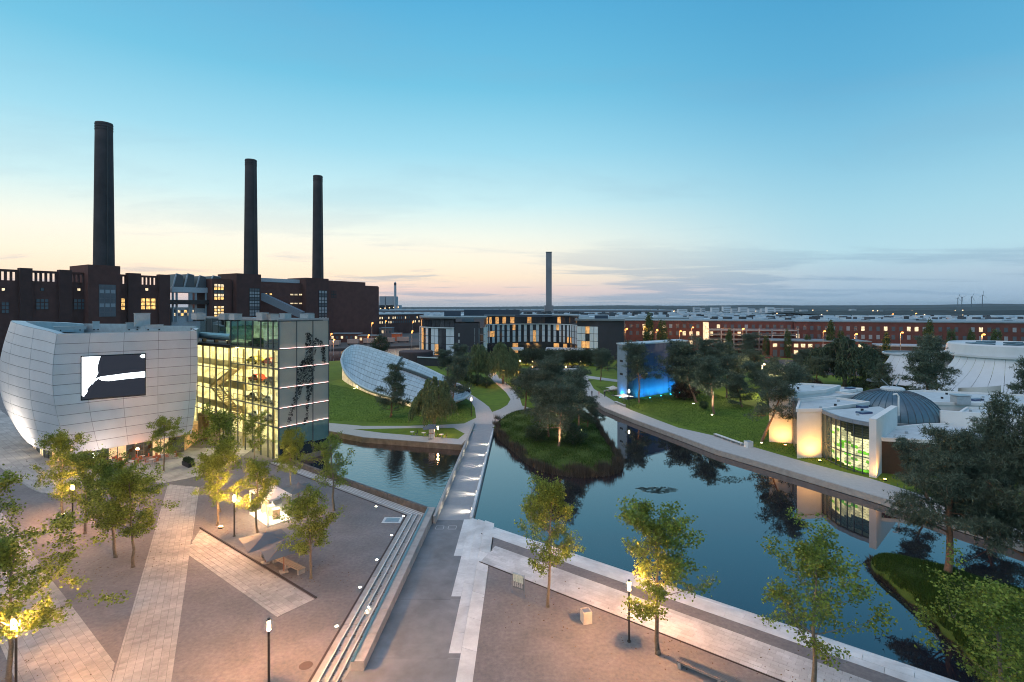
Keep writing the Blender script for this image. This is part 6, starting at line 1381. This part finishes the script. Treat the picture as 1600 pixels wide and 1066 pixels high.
# reeds on the island's shore, and headland
def reeds(name, outline, n, h, label, frac=(0, 1), seed=1, c=(.10, .085, .065)):
    R = np.random.default_rng(seed); P = np.array(outline); m = len(P); t_ = R.uniform(frac[0], frac[1], n)*m; i = t_.astype(int) % m; f = (t_ % 1)[:, None]
    q = P[i]*(1-f)+P[(i+1) % m]*f; c0 = P.mean(0); q = c0+(q-c0)*R.uniform(.93, 1.045, n)[:, None]+R.normal(size=(n, 2))*.12; q = q[q[:, 1] < 121]; n = len(q)
    z0 = np.full((n, 1), WZ-.05); C_ = np.concatenate([q, z0], 1); hgt = R.uniform(.35, 1, n)*h*(.75+.35*np.sin(C_[:, 0]*1.3+C_[:, 1])); a = R.uniform(0, 6.28, n); w = np.stack([np.cos(a), np.sin(a), a*0], 1)*.05; tip = C_+np.stack([R.normal(size=n)*.22, R.normal(size=n)*.22, hgt], 1)
    V = np.stack([C_-w, C_+w, tip+w*.3], 1).reshape(-1, 3); b = MB(); b.arr(V, 3); tag(obj(name, b, leafmat('reed_'+name, c, .45, .2)), label, 'reeds', kind='stuff')
reeds('reeds', IS1, 30000, 2.1, 'fringe of brown reeds round the shore of the island', (0, 1), 1)
reeds('shore_grass', IS2, 9000, .5, 'rough brown grass along the water edge of the headland', (0, 1), 2, (.06, .05, .035))
def turf(poly, n, seed, h=.14, name='grass', label=''):
    R = np.random.default_rng(seed); P = np.array(poly); lo, hi = P.min(0), P.max(0); q = R.uniform(lo, hi, (n, 2)); keep = [inpoly(x, y, poly) for x, y in q]; q = q[keep]; n = len(q)
    C_ = np.concatenate([q, np.full((n, 1), .0)], 1); a = R.uniform(0, 6.28, n); w = np.stack([np.cos(a), np.sin(a), a*0], 1)*.03; tip = C_+np.stack([R.normal(size=n)*.05, R.normal(size=n)*.05, R.uniform(.5, 1, n)*h], 1)
    b = MB(); b.arr(np.stack([C_-w, C_+w, tip], 1).reshape(-1, 3), 3); tag(obj(name, b, leafmat('turf', (.045, .11, .016), .4, .2)), label, 'grass', kind='stuff')
turf([g2(*p) for p in [(930, 604), (990, 638), (1060, 664), (1240, 714), (1300, 728), (1240, 690), (1190, 640), (1100, 610)]], 60000, 5, .22, 'grass', 'mown grass of the lawn between the shore path and the pines')
turf([g2(*p) for p in [(513, 658), (635, 662), (720, 660), (740, 650), (735, 632), (650, 634), (545, 606), (513, 600)]], 60000, 6, .22, 'grass', 'mown grass of the lawn below the shell pavilion')
def island_turf(outline, zc, n, seed, label):
    R = np.random.default_rng(seed); P = np.array(outline); m = len(P); c0 = P.mean(0); t_ = R.uniform(0, m, n); i = t_.astype(int) % m; f = (t_ % 1)[:, None]; q = P[i]*(1-f)+P[(i+1) % m]*f; s = np.sqrt(R.uniform(0, 1, n))*.97
    q = c0+(q-c0)*s[:, None]; z = np.interp(s, [.02, .3, .6, .85, .95, .985, 1], [zc, zc, zc*.8, zc*.4, -.25, WZ+.3, WZ+.02])-.03; C_ = np.concatenate([q, z[:, None]], 1)
    a = R.uniform(0, 6.28, n); w = np.stack([np.cos(a), np.sin(a), a*0], 1)*.045; tip = C_+np.stack([R.normal(size=n)*.08, R.normal(size=n)*.08, R.uniform(.10, .30, n)*(1+.6*np.sin(q[:, 0]*.9)*np.cos(q[:, 1]*.7))], 1)
    b = MB(); b.arr(np.stack([C_-w, C_+w, tip], 1).reshape(-1, 3), 3); tag(obj('grass', b, leafmat('island_turf', (.05, .095, .014), .5, .2)), label, 'grass', kind='stuff')
island_turf(IS1, .35, 50000, 3, 'unmown grass covering the tree island'); island_turf(IS2, .5, 60000, 4, 'unmown grass covering the headland below the dark pines')
# fallen leaves on the plaza and the steps
R = np.random.default_rng(55); P_ = []
for px, py in ((97.6, 801), (133, 834), (180.5, 871), (208, 886), (339.6, 820.7), (403, 834), (485.7, 904), (14, 1076), (855.6, 948), (1028, 1021.7), (1269, 1086), (522, 798)):
    q = G(px, py); n = 70; P_.append(np.stack([q.x+R.normal(size=n)*2.2, q.y+R.normal(size=n)*2.2, np.full(n, .045)], 1))
for k in range(3):
    t_ = R.uniform(.42, .98, 110); o1 = offs(ST0, W_[k+1]+.13) if False else offs(ST0, [1.7, 1.14, .58][k]-.10+0*k); P_.append(np.stack([o1[0][0]+(o1[1][0]-o1[0][0])*t_+R.normal(size=110)*.04, o1[0][1]+(o1[1][1]-o1[0][1])*t_, np.full(110, -.13*(k+1)+.03)], 1))
C = np.concatenate(P_); n = len(C); a = R.uniform(0, 6.28, n); s_ = R.uniform(.05, .10, n); u_ = np.stack([np.cos(a)*s_, np.sin(a)*s_, R.uniform(-.01, .02, n)], 1); w_ = np.stack([-np.sin(a)*s_*.6, np.cos(a)*s_*.6, R.uniform(-.01, .02, n)], 1)
b = MB(); b.arr(np.stack([C-u_, C-w_, C+u_, C+w_], 1).reshape(-1, 3), 4); tag(obj('fallen_leaves', b, mat('dead_leaf', (.12, .065, .025), .8, rnd=.5)), 'dry fallen leaves scattered on the gravel and stone steps', 'leaves', kind='stuff')
for p_ in PROTO:
    if '_used' in p_: del p_['_used']
    if p_.name not in USED: 
        for c_ in list(p_.children): bpy.data.objects.remove(c_)
        bpy.data.objects.remove(p_)
# ------------------------------------------------------------------ lamps
M_bulb = emis('lamp_glow', (1, .62, .30), 420)
def post_lamp(px, py, H, label, es=4600, c=(1, .46, .17), r=.085, loc=None):
    q = G(px, py) if loc is None else Vector(loc); x, y = q.x, q.y; o = thing('post_lamp', (x, y, 0), label, 'street lamp', 'slim post lamps')
    obj('pole', MB().tube([(x, y, -.02), (x, y, H-.75)], .075, 12).tube([(x, y, 0), (x, y, .05)], .16, 12).tube([(x, y, H-.78), (x, y, H-.745)], .15, 14), mat('lamp_pole', (.045, .042, .04), .5, metal=.4), o, smooth=False)
    obj('light_tube', MB().tube([(x, y, H-.74), (x, y, H-.16)], r, 12), emis('tube_%d' % int(es), c, es), o)
    obj('cap', MB().tube([(x, y, H-.15), (x, y, H)], .10, 12), M_dark, o); return o
post_lamp(113.4, 816.5, 4.6, 'lit post lamp standing among the plane trees before the screen building')
post_lamp(366, 838, 4.6, 'lit post lamp between the paved path and the grey umbrellas')
post_lamp(420, 1079, 4.7, 'lit post lamp standing alone on open gravel at the bottom of the picture', es=5200)
post_lamp(983, 1002.5, 4.6, 'lit post lamp shining into the plane tree beside the promenade path', es=3800)
post_lamp(25, 1074, 4.6, 'lit post lamp hidden in the leaves of the lower left plane tree', es=3800)
post_lamp(736.5, 651, 4.4, 'park lamp by the path at the pointed end of the shell pavilion', es=420)
post_lamp(791, 602, 4.6, 'park lamp beside the path right of the twin willows', es=1100)
post_lamp(982.8, 637.5, 4.6, 'park lamp on the shore path before the blue lit building', es=900, c=(1, .68, .42))
post_lamp(684, 683, 2.2, 'short lamp beside the quay tables under the willow', es=300)
def street_lamp(px, py, Y, label, c=(1, .33, .07), es=190, H=None, rr_=.5):
    x = (px-800)/F*Y; z = ZAT(py, Y); o = thing('street_lamp', (x, Y, 0), label, 'street lamp', 'orange sodium lamps along the factory')
    obj('mast', MB().tube([(x, Y, 0), (x, Y, z-.3), (x+.5, Y-.3, z+.25)], [.14, .1, .07], 8), M_steel, o); obj('lamp_head', MB().lathe([(0, -.25), (rr_*.8, -.15), (rr_, .1), (rr_*.6, .35), (0, .4)], (x+.5, Y-.4, z), 10), emis('sodium_%d' % int(es), c, 5), o); l_ = bpy.data.lights.new('sodium', 'POINT'); l_.energy = es*14; l_.color = c; l_.shadow_soft_size = .6; lo = bpy.data.objects.new('sodium', l_); col.objects.link(lo); lo.parent = o; lo.location = (.5, -1.2, z-.6); return o
for i, (px, py, Y, lb) in enumerate([(977.8, 514.3, 262, 'orange lamp at the hotel\'s right corner, first of the row'), (1005.3, 511, 262, 'orange lamp left of the tall poplar pair'), (1025, 516, 250, 'dimmer orange lamp right between the two tall poplars'), (1061.6, 517.7, 262, 'brightest orange lamp, left of the lit stair tower'), (1080.8, 512, 266, 'orange lamp just right of the lit stair tower'),
    (1159.6, 514, 262, 'orange lamp in front of the parking deck\'s right end'), (1286, 518, 238, 'orange lamp left of the poplar above the willow'), (1335.6, 522.4, 232, 'orange lamp over the annexe behind the large willow'), (1407, 520, 224, 'orange lamp shining on a small tree left of the white pavilions'), (1534, 523, 205, 'orange lamp behind the drum roof'),
    (1430, 490, 420, 'orange lamp high on the hall roofs'), (1394, 491, 430, 'smaller orange lamp left of the high one over the hall roofs'), (602, 502, 380, 'orange lamp by the end of the windowless brick block'), (645, 503, 400, 'tall orange lamp left of the hotel'), (643.5, 517.5, 330, 'low bright orange lamp on the canal quay beside the hotel'),
    (581, 505, 300, 'mast lamp in front of the windowless brick block'), (521, 531, 275, 'orange lamp low on the quay beside the glass tower'), (517, 522, 290, 'orange lamp between glass tower and canal sheds'), (575, 524, 285, 'orange lamp above the rust coloured shed')]):
    street_lamp(px, py, Y, lb, es=240 if i in (3, 5, 7, 8, 9, 14, 16) else 110)
street_lamp(1190.5, 569.5, 150, 'white starry floodlight mast on the east lawn', (1, .72, .42), 420, rr_=.28)
# terrace lights by the hotel
for k, px in enumerate((812, 832, 858, 884, 906)):
    q = G(px, 569.5); o = thing('terrace_lamp', (q.x, q.y, 0), '%s terrace lamp before the hotel, counted from the willows' % ['first', 'second', 'third', 'fourth', 'fifth'][k], 'lamp', 'terrace lamps before the hotel')
    obj('pole', MB().tube([(q.x, q.y, 0), (q.x, q.y, 1.0)], .06, 6), M_dark, o); obj('globe', MB().lathe([(0, 1.0), (.3, 1.15), (.35, 1.35), (.2, 1.6), (0, 1.65)], (q.x, q.y, 0), 10), emis('terrace_glow', (1, .55, .18), 150), o)
# floodlights on trunks
for px, py, dv_, e, c, lb in [(100, 806, (-.1, .25, 1), 420, (1, .72, .38), 'ground spotlight at the trunk left of the screen building trees'), (345, 826, (-.15, -.1, 1), 700, (1, .7, .3), 'ground spotlight below the yellow glowing plane tree'),
    (876, 704, (-.2, .6, 1), 900, (1, .8, .55), 'ground spotlight at the leaning trunk on the island'), (914, 693, (-.3, .9, .9), 700, (1, .8, .55), 'ground spotlight at the pale trunk on the island'), (1112.5, 650, (.1, .4, 1), 1500, (1, .85, .6), 'ground spotlight before the bright trunk on the east lawn'),
    (1083.5, 632, (.1, .4, 1), 700, (1, .85, .6), 'ground spotlight at the second lit trunk on the east lawn'), (681, 671, (-.1, .1, 1), 350, (1, .75, .35), 'ground spotlight inside the willow by the quay'), (454, 772, (0, .1, 1), 420, (1, .8, .35), 'ground spotlight under the yellow-green tree beside the tower'),
    (1272, 616, (0, .2, 1), 300, (1, .65, .3), 'ground spotlight below the glowing bush behind the pavilion'), (1150, 592, (0, .2, 1), 300, (1, .75, .35), 'ground spotlight below the small lit bush on the lawn'), (1600, 770, (0, .3, 1), 900, (1, .55, .2), 'orange ground spotlight behind the right edge pine'), (1190, 694, (.1, .5, 1), 250, (1, .8, .5), 'ground spotlight below the pine before the white wall'), (397, 730, (0, .2, 1), 300, (1, .75, .35), 'ground spotlight under the tree close to the lit glass'), (18, 700, (.3, .8, 1), 0, (1, .8, .6), '')]:
    if not lb: continue
    q = G(px, py); uplight('ground_spotlight', q.x, q.y, .0, dv_, c, e*(3.2 if e > 600 else 1.6), lb, 80, 'ground spotlights at trees', 'spotlight')
q = G(14, 724); uplight('facade_floodlight', q.x-2, q.y, 0, (.2, .6, .75), (1, .86, .72), 9000, 'floodlight on the pavement washing the curved left flank of the screen building', 130, None, 'floodlight', r=.5)
q = G(150, 738); uplight('facade_floodlight', q.x, q.y, 0, (-.1, .5, .9), (1, .86, .76), 900, 'floodlight behind the trees below the video screen', 130, None, 'floodlight', r=.5)
# in-ground marker lights
for k, (px, py, z, lb) in enumerate([(587.6, 792, 0, 'marker light nearest the pool corner in the gravel'), (630, 807, 0, 'marker light at the turn of the stone steps'), (612, 837, 0, 'marker light just below the turn of the steps'), (588.8, 875, 0, 'marker light halfway down beside the steps'), (562.6, 918.3, 0, 'fourth marker light down beside the steps'), (526, 979, 0, 'lowest marker light beside the long steps'), (576, 949, -.13, 'upper of two small lights on the steps'), (573, 955, -.13, 'lower of two small lights on the steps')]):
    q = G(px, py, z); o = thing('marker_light', (q.x, q.y, z), lb, 'light', 'small lights set in the ground'); s = .55 if z < 0 else 1
    obj('ring', MB().lathe([(.17*s, 0), (.17*s, .03), (.12*s, .035)], (q.x, q.y, z), 16), M_steel, o); obj('lens', MB().lathe([(.12*s, .028), (0, .04)], (q.x, q.y, z), 16), emis('marker_glow', (1, .82, .6), 55), o)
# ------------------------------------------------------------------ umbrellas, benches, kiosk
M_can = mat('canopy_grey', (.10, .12, .14), .7, var=.08); M_canw = mat('canopy_white', (.6, .6, .57), .7)
def umbrella(px, py, w, H, rz, label, m=M_can, tilt=0, cat='umbrella', grp='garden umbrellas'):
    q = G(px, py); o = thing('umbrella', (q.x, q.y, 0), label, cat, grp); x, y = q.x, q.y
    obj('pole', MB().tube([(x, y, 0), (x, y, H+.55)], .045, 8), mat('pole_brown', (.25, .10, .06), .5), o); obj('base', MB().box((x, y, .06), (.7, .7, .12), rz), M_conc, o)
    h = w/2; cor = [(x+math.cos(rz+math.pi/4+k*math.pi/2)*h*1.414, y+math.sin(rz+math.pi/4+k*math.pi/2)*h*1.414, H-.25) for k in range(4)]
    for k in range(4):
        a, c = cor[k], cor[(k+1) % 4]; mid = ((a[0]+c[0])/2, (a[1]+c[1])/2, H-.12); ap = (x, y, H+.5); rows = []
        for t_ in (0, .5, 1): rows.append([tuple(Vector(ap).lerp(Vector(p), t_)-Vector((0, 0, .10*math.sin(math.pi*t_)))) for p in (a, mid, c)])
        b = MB(); b.grid(rows); b.grid([[(p[0], p[1], p[2]-.02) for p in r] for r in rows], flip=True); obj('canopy_panel', b, m, o)
    for k in range(4): obj('rib', MB().bar((x, y, H+.35), (cor[k][0], cor[k][1], cor[k][2]-.04), .035), M_wood, o)
    return o
umbrella(414.5, 880, 3.9, 2.5, .66, 'left of two large grey square umbrellas over the long bench')
umbrella(443.4, 894, 3.9, 2.5, .66, 'right of two large grey square umbrellas, partly under the round plane tree')
umbrella(466, 791, 3.4, 2.4, .66, 'third grey umbrella set back beside the glowing cube kiosk')
umbrella(958, 618, 3.2, 2.3, .3, 'pale umbrella behind the shore path near the blue wall', M_canw)
umbrella(975, 633, 3.6, 2.5, .4, 'cream lamp-lit umbrella beside the park lamp at the blue building', M_canw)
umbrella(672, 687, 2.6, 2.4, .2, 'small grey umbrella over the quay tables below the willow')
def bench(P, Q, w, h, label, slats=4, m=M_wood):
    o = thing('bench', (P[0], P[1], 0), label, 'bench', 'park benches'); d = (Q[0]-P[0], Q[1]-P[1]); l = math.hypot(*d); d = (d[0]/l, d[1]/l); n_ = (-d[1], d[0]); ww = w/slats
    for k in range(slats): 
        off = (k+.5)*ww-w/2; b = MB(); b.slab((P[0]+n_[0]*off, P[1]+n_[1]*off), (Q[0]+n_[0]*off, Q[1]+n_[1]*off), ww*.86, h-.06, h+.002*k); obj('plank', b, m, o)
    for t_ in (.0, .33, .66, 1.0):
        c = lp(P, Q, .02+.96*t_); obj('leg', MB().box((c[0], c[1], (h-.07)/2), (.22, w*.92, h-.07), math.atan2(d[1], d[0])), M_conc, o)
    b = MB(); b.slab(P, Q, w*.3, .2, h-.08); obj('beam', b, M_conc, o)
    return o
bench(g2(472, 897), g2(412, 868.5), .75, .5, 'long timber topped bench under the two grey umbrellas', 4, mat('pale_plank', (.42, .33, .24), .6, rnd=.08))
bench(g2(480, 791), g2(461, 784), .6, .45, 'short pale bench beside the kiosk under the third umbrella', 3, mat('pale_plank', (.4, .3, .2)))
bb0 = g2(1060, 1040); bench(bb0, (bb0[0]+WD[0]*8.5, bb0[1]+WD[1]*8.5), .7, .5, 'long timber bench with reddish edge at the bottom of the right plaza', 5, mat('grey_plank', (.20, .17, .15), .6, rnd=.1))
bench(g2(1117, 681.5), g2(1160, 697), .7, .5, 'long white bench along the far shore path', 2, M_white); bench(g2(962, 630), g2(976, 636), .7, .5, 'white bench below the cream umbrella', 2, M_white)
bench(g2(944, 613), g2(966, 611), .5, .6, 'low white wall bench beside the pale umbrella', 2, M_white)
def bin_(px, py, w, h, label, rz=.3, m=None):
    q = G(px, py); o = thing('litter_bin', (q.x, q.y, 0), label, 'bin'); t_ = .05
    for k in range(4):
        a = rz+k*math.pi/2; c = (q.x+math.cos(a)*(w/2-t_/2), q.y+math.sin(a)*(w/2-t_/2), h/2+.01); obj('side_panel', MB().box(c, (t_, w-(2*t_+.01 if k % 2 else 0), h), a), m or M_white, o)
    obj('liner', MB().box((q.x, q.y, h*.45), (w-.2, w-.2, h*.86), rz), mat('liner_grey', (.3, .33, .36), .5), o); obj('rim', MB().box((q.x, q.y, h-.06), (w-.13, w-.13, .03), rz), M_steel, o)
bin_(916, 972, .72, .95, 'white square litter bin alone on the right gravel, casting a shadow', .25, mat('bin_stone', (.55, .52, .46), .7)); bin_(1169.6, 699, 1.1, 1.1, 'white square bin beside the long white bench on the far shore', .3)
# glass information board
A_, B_ = g2(800, 926.5), g2(819.7, 933.6); o = thing('information_board', (*A_, 0), 'glass information board with a site map printed on it, between two posts', 'sign')
for p in (A_, B_): obj('post', MB().box((p[0], p[1], .95), (.05, .05, 1.9)), M_steel, o)
pi_, qi_ = lp(A_, B_, .06), lp(A_, B_, .94); b = MB(); b.slab(pi_, qi_, .03, .55, 1.85); obj('glass_sheet', b, glass('board_glass', (.85, .9, .9), .1), o)
dn = Vector((B_[1]-A_[1], -(B_[0]-A_[0]), 0)).normalized()*.02
def bpt(u, v): p = lp(pi_, qi_, u); return (p[0]+dn.x, p[1]+dn.y, .6+1.2*v)
rr = random.Random(4); mb1, mb2 = MB(), MB(); mb1.add([bpt(.04, .42), bpt(.96, .42), bpt(.96, .97), bpt(.04, .97)], [(0, 1, 2, 3)]); obj('map_print', mb1, mat('map_green', (.25, .36, .34), .5, c2=(.45, .55, .52), scale=6), o)
for k in range(5):
    for j in range(6): u0 = .06+.18*k; mb2.add([bpt(u0, .36-.055*j), bpt(u0+rr.uniform(.08, .15), .36-.055*j), bpt(u0+.08, .385-.055*j), bpt(u0, .385-.055*j)], [(0, 1, 2, 3)])
obj('text_lines', mb2, M_canw, o)
# glowing cube kiosk
K0, K1, K2 = g2(419, 822.6), g2(454.7, 811), g2(391, 804); K3 = (K1[0]+K2[0]-K0[0], K1[1]+K2[1]-K0[1]); ks = [K0, K1, K3, K2]
o = thing('cube_kiosk', (*K0, 0), 'glowing white framed glass cube kiosk hidden behind a plane tree', 'kiosk')
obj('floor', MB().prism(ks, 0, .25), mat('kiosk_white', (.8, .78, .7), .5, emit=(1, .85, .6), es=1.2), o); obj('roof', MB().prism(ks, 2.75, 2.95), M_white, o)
obj('ceiling_light', MB().prism([lp(ks[i], ks[(i+2) % 4], .12) for i in range(4)], 2.68, 2.74), emis('kiosk_light', (1, .86, .62), 16), o)
for p in ks: obj('corner_post', MB().box((p[0], p[1], 1.45), (.14, .14, 2.9)), M_white, o)
for i in range(4): bb = MB(); bb.slab(lp(ks[i], ks[(i+1) % 4], .04), lp(ks[i], ks[(i+1) % 4], .96), .04, .3, 2.7); obj('pane', bb, glass('kiosk_glass', (.95, .95, .93), .05), o)
for i in range(3): c = lp(lp(K0, K2, .2+.3*i), lp(K1, K3, .2+.3*i), .5); obj('display', MB().box((c[0], c[1], .8), (.8, .8, 1.1), .6), mat('display_warm', (.6, .5, .35), .5), o)
# planter with clipped hedge
q = G(291, 730); o = thing('planter', (q.x, q.y, 0), 'long black planter with clipped dark hedge before the entrance', 'planter')
rzp = math.atan2(.617, -.787); obj('trough', MB().box((q.x, q.y+.6, .35), (2.6, 1.0, .7), rzp), M_dark, o); R_ = np.random.default_rng(8)
C_ = np.stack([R_.uniform(-1.2, 1.2, 2600), R_.uniform(-.42, .42, 2600), R_.uniform(.7, 1.25, 2600)], 1); cs_, sn_ = math.cos(rzp), math.sin(rzp); C_ = np.stack([q.x+C_[:, 0]*cs_-C_[:, 1]*sn_, q.y+.6+C_[:, 0]*sn_+C_[:, 1]*cs_, C_[:, 2]], 1)
V_, k_ = leaf_quads(C_, .12, R_); lb_ = MB(); lb_.arr(V_, k_); obj('hedge', lb_, M_bush, o)
# cafe tables on the terrace below the screen building, and on the quay
def table(x, y, label, grp, chairs=2, c=(.45, .16, .10)):
    o = thing('cafe_table', (x, y, .03), label, 'table', grp); obj('top', MB().lathe([(0, .72), (.42, .72), (.42, .76), (0, .76)], (x, y, .03), 14), M_white, o); obj('stem', MB().tube([(x, y, .03), (x, y, .75)], .04, 6), M_steel, o); obj('foot', MB().lathe([(0, .04), (.25, .03), (.25, 0)], (x, y, .03), 12), M_steel, o)
    return o
def chair(x, y, rz, label, grp, m):
    o = thing('cafe_chair', (x, y, .03), label, 'chair', grp); o_ = (x, y); cs, sn = math.cos(rz), math.sin(rz); T = lambda a, b: (x+a*cs-b*sn, y+a*sn+b*cs)
    obj('seat', MB().box((x, y, .48), (.44, .44, .05), rz), m, o); p = T(-.21, 0); obj('backrest', MB().box((p[0], p[1], .78), (.05, .44, .5), rz), m, o)
    for a in (-.18, .18):
        for b_ in (-.18, .18): p = T(a, b_); obj('leg', MB().box((p[0], p[1], .25), (.04, .04, .45), rz), M_steel, o)
tg = [(176, 712), (190, 708), (206, 714), (222, 706), (238, 711), (252, 704), (270, 703)]
M_ch = mat('chair_red', (.40, .12, .06), .5)
for i, (px, py) in enumerate(tg):
    q = G(px, py+14); table(q.x, q.y, '%s cafe table of the terrace under the screen building, counting from the left' % ['first', 'second', 'third', 'fourth', 'fifth', 'sixth', 'seventh'][i], 'cafe tables under the screen building')
    for k in range(3): a = k*2.1+i; chair(q.x+.75*math.cos(a), q.y+.75*math.sin(a), a+math.pi, '%s red cafe chair at the %s terrace table from the left' % (['first', 'second', 'third'][k], ORD[i]), 'red cafe chairs', M_ch)
q = G(215, 722); o = thing('terrace_heater', (q.x, q.y, .03), 'glowing orange heat lamp over the cafe terrace under the screen building', 'lamp'); obj('pole', MB().tube([(q.x, q.y, 0), (q.x, q.y, 2.2)], .04, 6), M_steel, o); obj('glow', MB().lathe([(.2, 2.0), (.25, 2.1), (.1, 2.3), (0, 2.3)], (q.x, q.y, 0), 12), emis('heat_glow', (1, .32, .12), 60), o)
for i, (px, py) in enumerate([(644, 681), (662, 682.5), (690, 685)]): q = G(px, py); table(q.x, q.y, ['left', 'middle', 'right'][i]+' of three small tables on the quay pavement below the willow', 'tables on the quay'); chair(q.x+.8, q.y, 3.1, ['left', 'middle', 'right'][i]+' dark chair at the quay tables below the willow', 'chairs on the quay', M_dark)
q = G(674, 686); o = thing('vending_booth', (q.x, q.y, 0), 'narrow white booth standing on the quay below the willow', 'booth'); obj('body', MB().box((q.x, q.y+.6, 1.2), (1.0, .9, 2.4)), M_white, o); obj('roof', MB().box((q.x, q.y+.4, 2.46), (1.5, 1.6, .1)), M_steel, o); obj('counter', MB().box((q.x, q.y+.05, 1.0), (.9, .3, .06)), M_wood, o)
# covers in the ground
q = G(478, 1040); o = obj('manhole_cover', MB().lathe([(0, .012), (.42, .012), (.46, .0)], (q.x, q.y, 0), 28), mat('cover_iron', (.10, .075, .065), .8), label='round iron manhole cover in the gravel beside the steps', cat='cover', base=None)
q = G(613, 813); o = thing('drain_grate', (q.x, q.y, 0), 'square pale framed grate in the gravel near the pool corner', 'grate'); obj('frame', MB().box((q.x, q.y, .008), (2.2, 1.6, .02)), M_stone, o); obj('grating', MB().box((q.x, q.y, .018), (1.6, 1.1, .02)), M_steel, o)
# people on the shore path
def person(px, py, rz, shirt, legs, label, step=.25, H=1.72):
    q = G(px, py); s = H/1.72; me = bpy.data.meshes.new('person'); V = [(0, 0, .95), (0, 0, 1.2), (0, 0, 1.43), (0, 0.01, 1.52), (0, .02, 1.62), (0, .02, 1.70), (-.18, 0, 1.40), (-.23, .02, 1.13), (-.22, .12, .90), (.18, 0, 1.40), (.23, -.03, 1.13), (.22, -.08, .88),
         (-.09, 0, .90), (-.10, step*.4, .50), (-.10, step*.7, .08), (-.10, step*.7+.14, .04), (.09, 0, .90), (.10, -step*.1, .50), (.10, -step*.8, .08), (.10, -step*.8+.14, .04)]
    E = [(0, 1), (1, 2), (2, 3), (3, 4), (4, 5), (2, 6), (6, 7), (7, 8), (2, 9), (9, 10), (10, 11), (0, 12), (12, 13), (13, 14), (14, 15), (0, 16), (16, 17), (17, 18), (18, 19)]
    Rr = [.13, .12, .14, .055, .10, .075, .06, .045, .035, .06, .045, .035, .09, .065, .045, .035, .09, .065, .045, .035]
    me.from_pydata([(x*s, y*s, z*s) for x, y, z in V], E, []); o = bpy.data.objects.new('person', me); col.objects.link(o); o.location = (q.x, q.y, .03); o.rotation_euler = (0, 0, rz)
    md = o.modifiers.new('skin', 'SKIN')
    for i, r in enumerate(Rr): me.skin_vertices[0].data[i].radius = (r*s, r*s*.85)
    me.skin_vertices[0].data[0].use_root = True; o.modifiers.new('sub', 'SUBSURF').levels = 1
    m = bpy.data.materials.new('clothes'); m.use_nodes = True; t = m.node_tree; b = t.nodes['Principled BSDF']; tcn = t.nodes.new('ShaderNodeTexCoord'); sp_ = t.nodes.new('ShaderNodeSeparateXYZ'); cr = t.nodes.new('ShaderNodeValToRGB'); cr.color_ramp.interpolation = 'CONSTANT'
    dv_ = t.nodes.new('ShaderNodeMath'); dv_.operation = 'DIVIDE'; dv_.inputs[1].default_value = H; t.links.new(tcn.outputs['Object'], sp_.inputs[0]); t.links.new(sp_.outputs['Z'], dv_.inputs[0]); t.links.new(dv_.outputs[0], cr.inputs[0])
    e = cr.color_ramp.elements; e[0].color = (.02, .02, .02, 1); e[0].position = 0; e[1].position = .06; e[1].color = (*legs, 1)
    for p, c in ((.55, shirt), (.865, (.45, .28, .2)), (.965, (.05, .03, .02))): x = e.new(p); x.color = (*c, 1)
    t.links.new(cr.outputs[0], b.inputs['Base Color']); me.materials.append(m); tag(o, label, 'person', 'people walking by the lagoon'); return o
person(924.8, 620, .3, (.03, .03, .04), (.02, .02, .03), 'person in dark clothes walking at the water side of the shore path'); person(935.8, 620.5, 2.8, (.6, .35, .32), (.5, .42, .38), 'person in pale pink top walking in the middle of the shore path'); person(944.9, 621, .5, (.02, .02, .025), (.03, .03, .05), 'person in black standing near the low white wall bench', 0)
# lily pads
R_ = np.random.default_rng(12); C_ = []
for cx_, cy_, w, h, n in ((1030, 766, 28, 5, 520), (1002, 763, 9, 2, 60), (1003, 787, 8, 1.6, 70), (1140, 750, 20, 6, 260)):
    for k in range(n):
        sd_ = int(R_.uniform(0, 22)); a, r = sd_*2.4+R_.normal()*.5, (sd_/22)**.5+R_.normal()*.1; p = G(cx_+math.cos(a)*w*r, cy_+math.sin(a)*h*r, WZ); C_.append((p.x, p.y))
b = MB()
for x, y in C_: r = R_.uniform(.06, .16); b.add([(x+r*math.cos(i*1.047), y+r*math.sin(i*1.047), WZ+.008) for i in range(6)], [(0, 1, 2, 3, 4, 5)])
tag(obj('lily_pads', b, mat('lily', (.09, .13, .11), .35)), 'scattered lily pads floating in patches on the still lagoon', 'lily pads', kind='stuff')
# vehicles near the factory entrance
for px, py, rz_, c, lb in ((1203, 561, .2, (.5, .02, .02), 'red van parked by the lit annexe entrance'), (1178, 561, .1, (.45, .2, .12), 'orange-brown car parked left of the red van')):
    q = G(px, py); car(q.x, q.y, .03, rz_, c, 'parked_car', lb, 'vehicles by the factory', 4.6)
# ------------------------------------------------------------------ air
hz = bpy.data.materials.new('haze_air'); hz.use_nodes = True; t = hz.node_tree; t.nodes.clear()
o_ = t.nodes.new('ShaderNodeOutputMaterial'); pv_ = t.nodes.new('ShaderNodeVolumePrincipled'); pv_.inputs['Color'].default_value = (.80, .88, .95, 1); pv_.inputs['Density'].default_value = .00005; pv_.inputs['Anisotropy'].default_value = .2
t.links.new(pv_.outputs[0], o_.inputs['Volume'])
b = MB(); b.box((0, 6000, 64), (24400, 16400, 136)); tag(obj('haze', b, hz), 'thin evening haze over the far land', 'haze', kind='stuff')
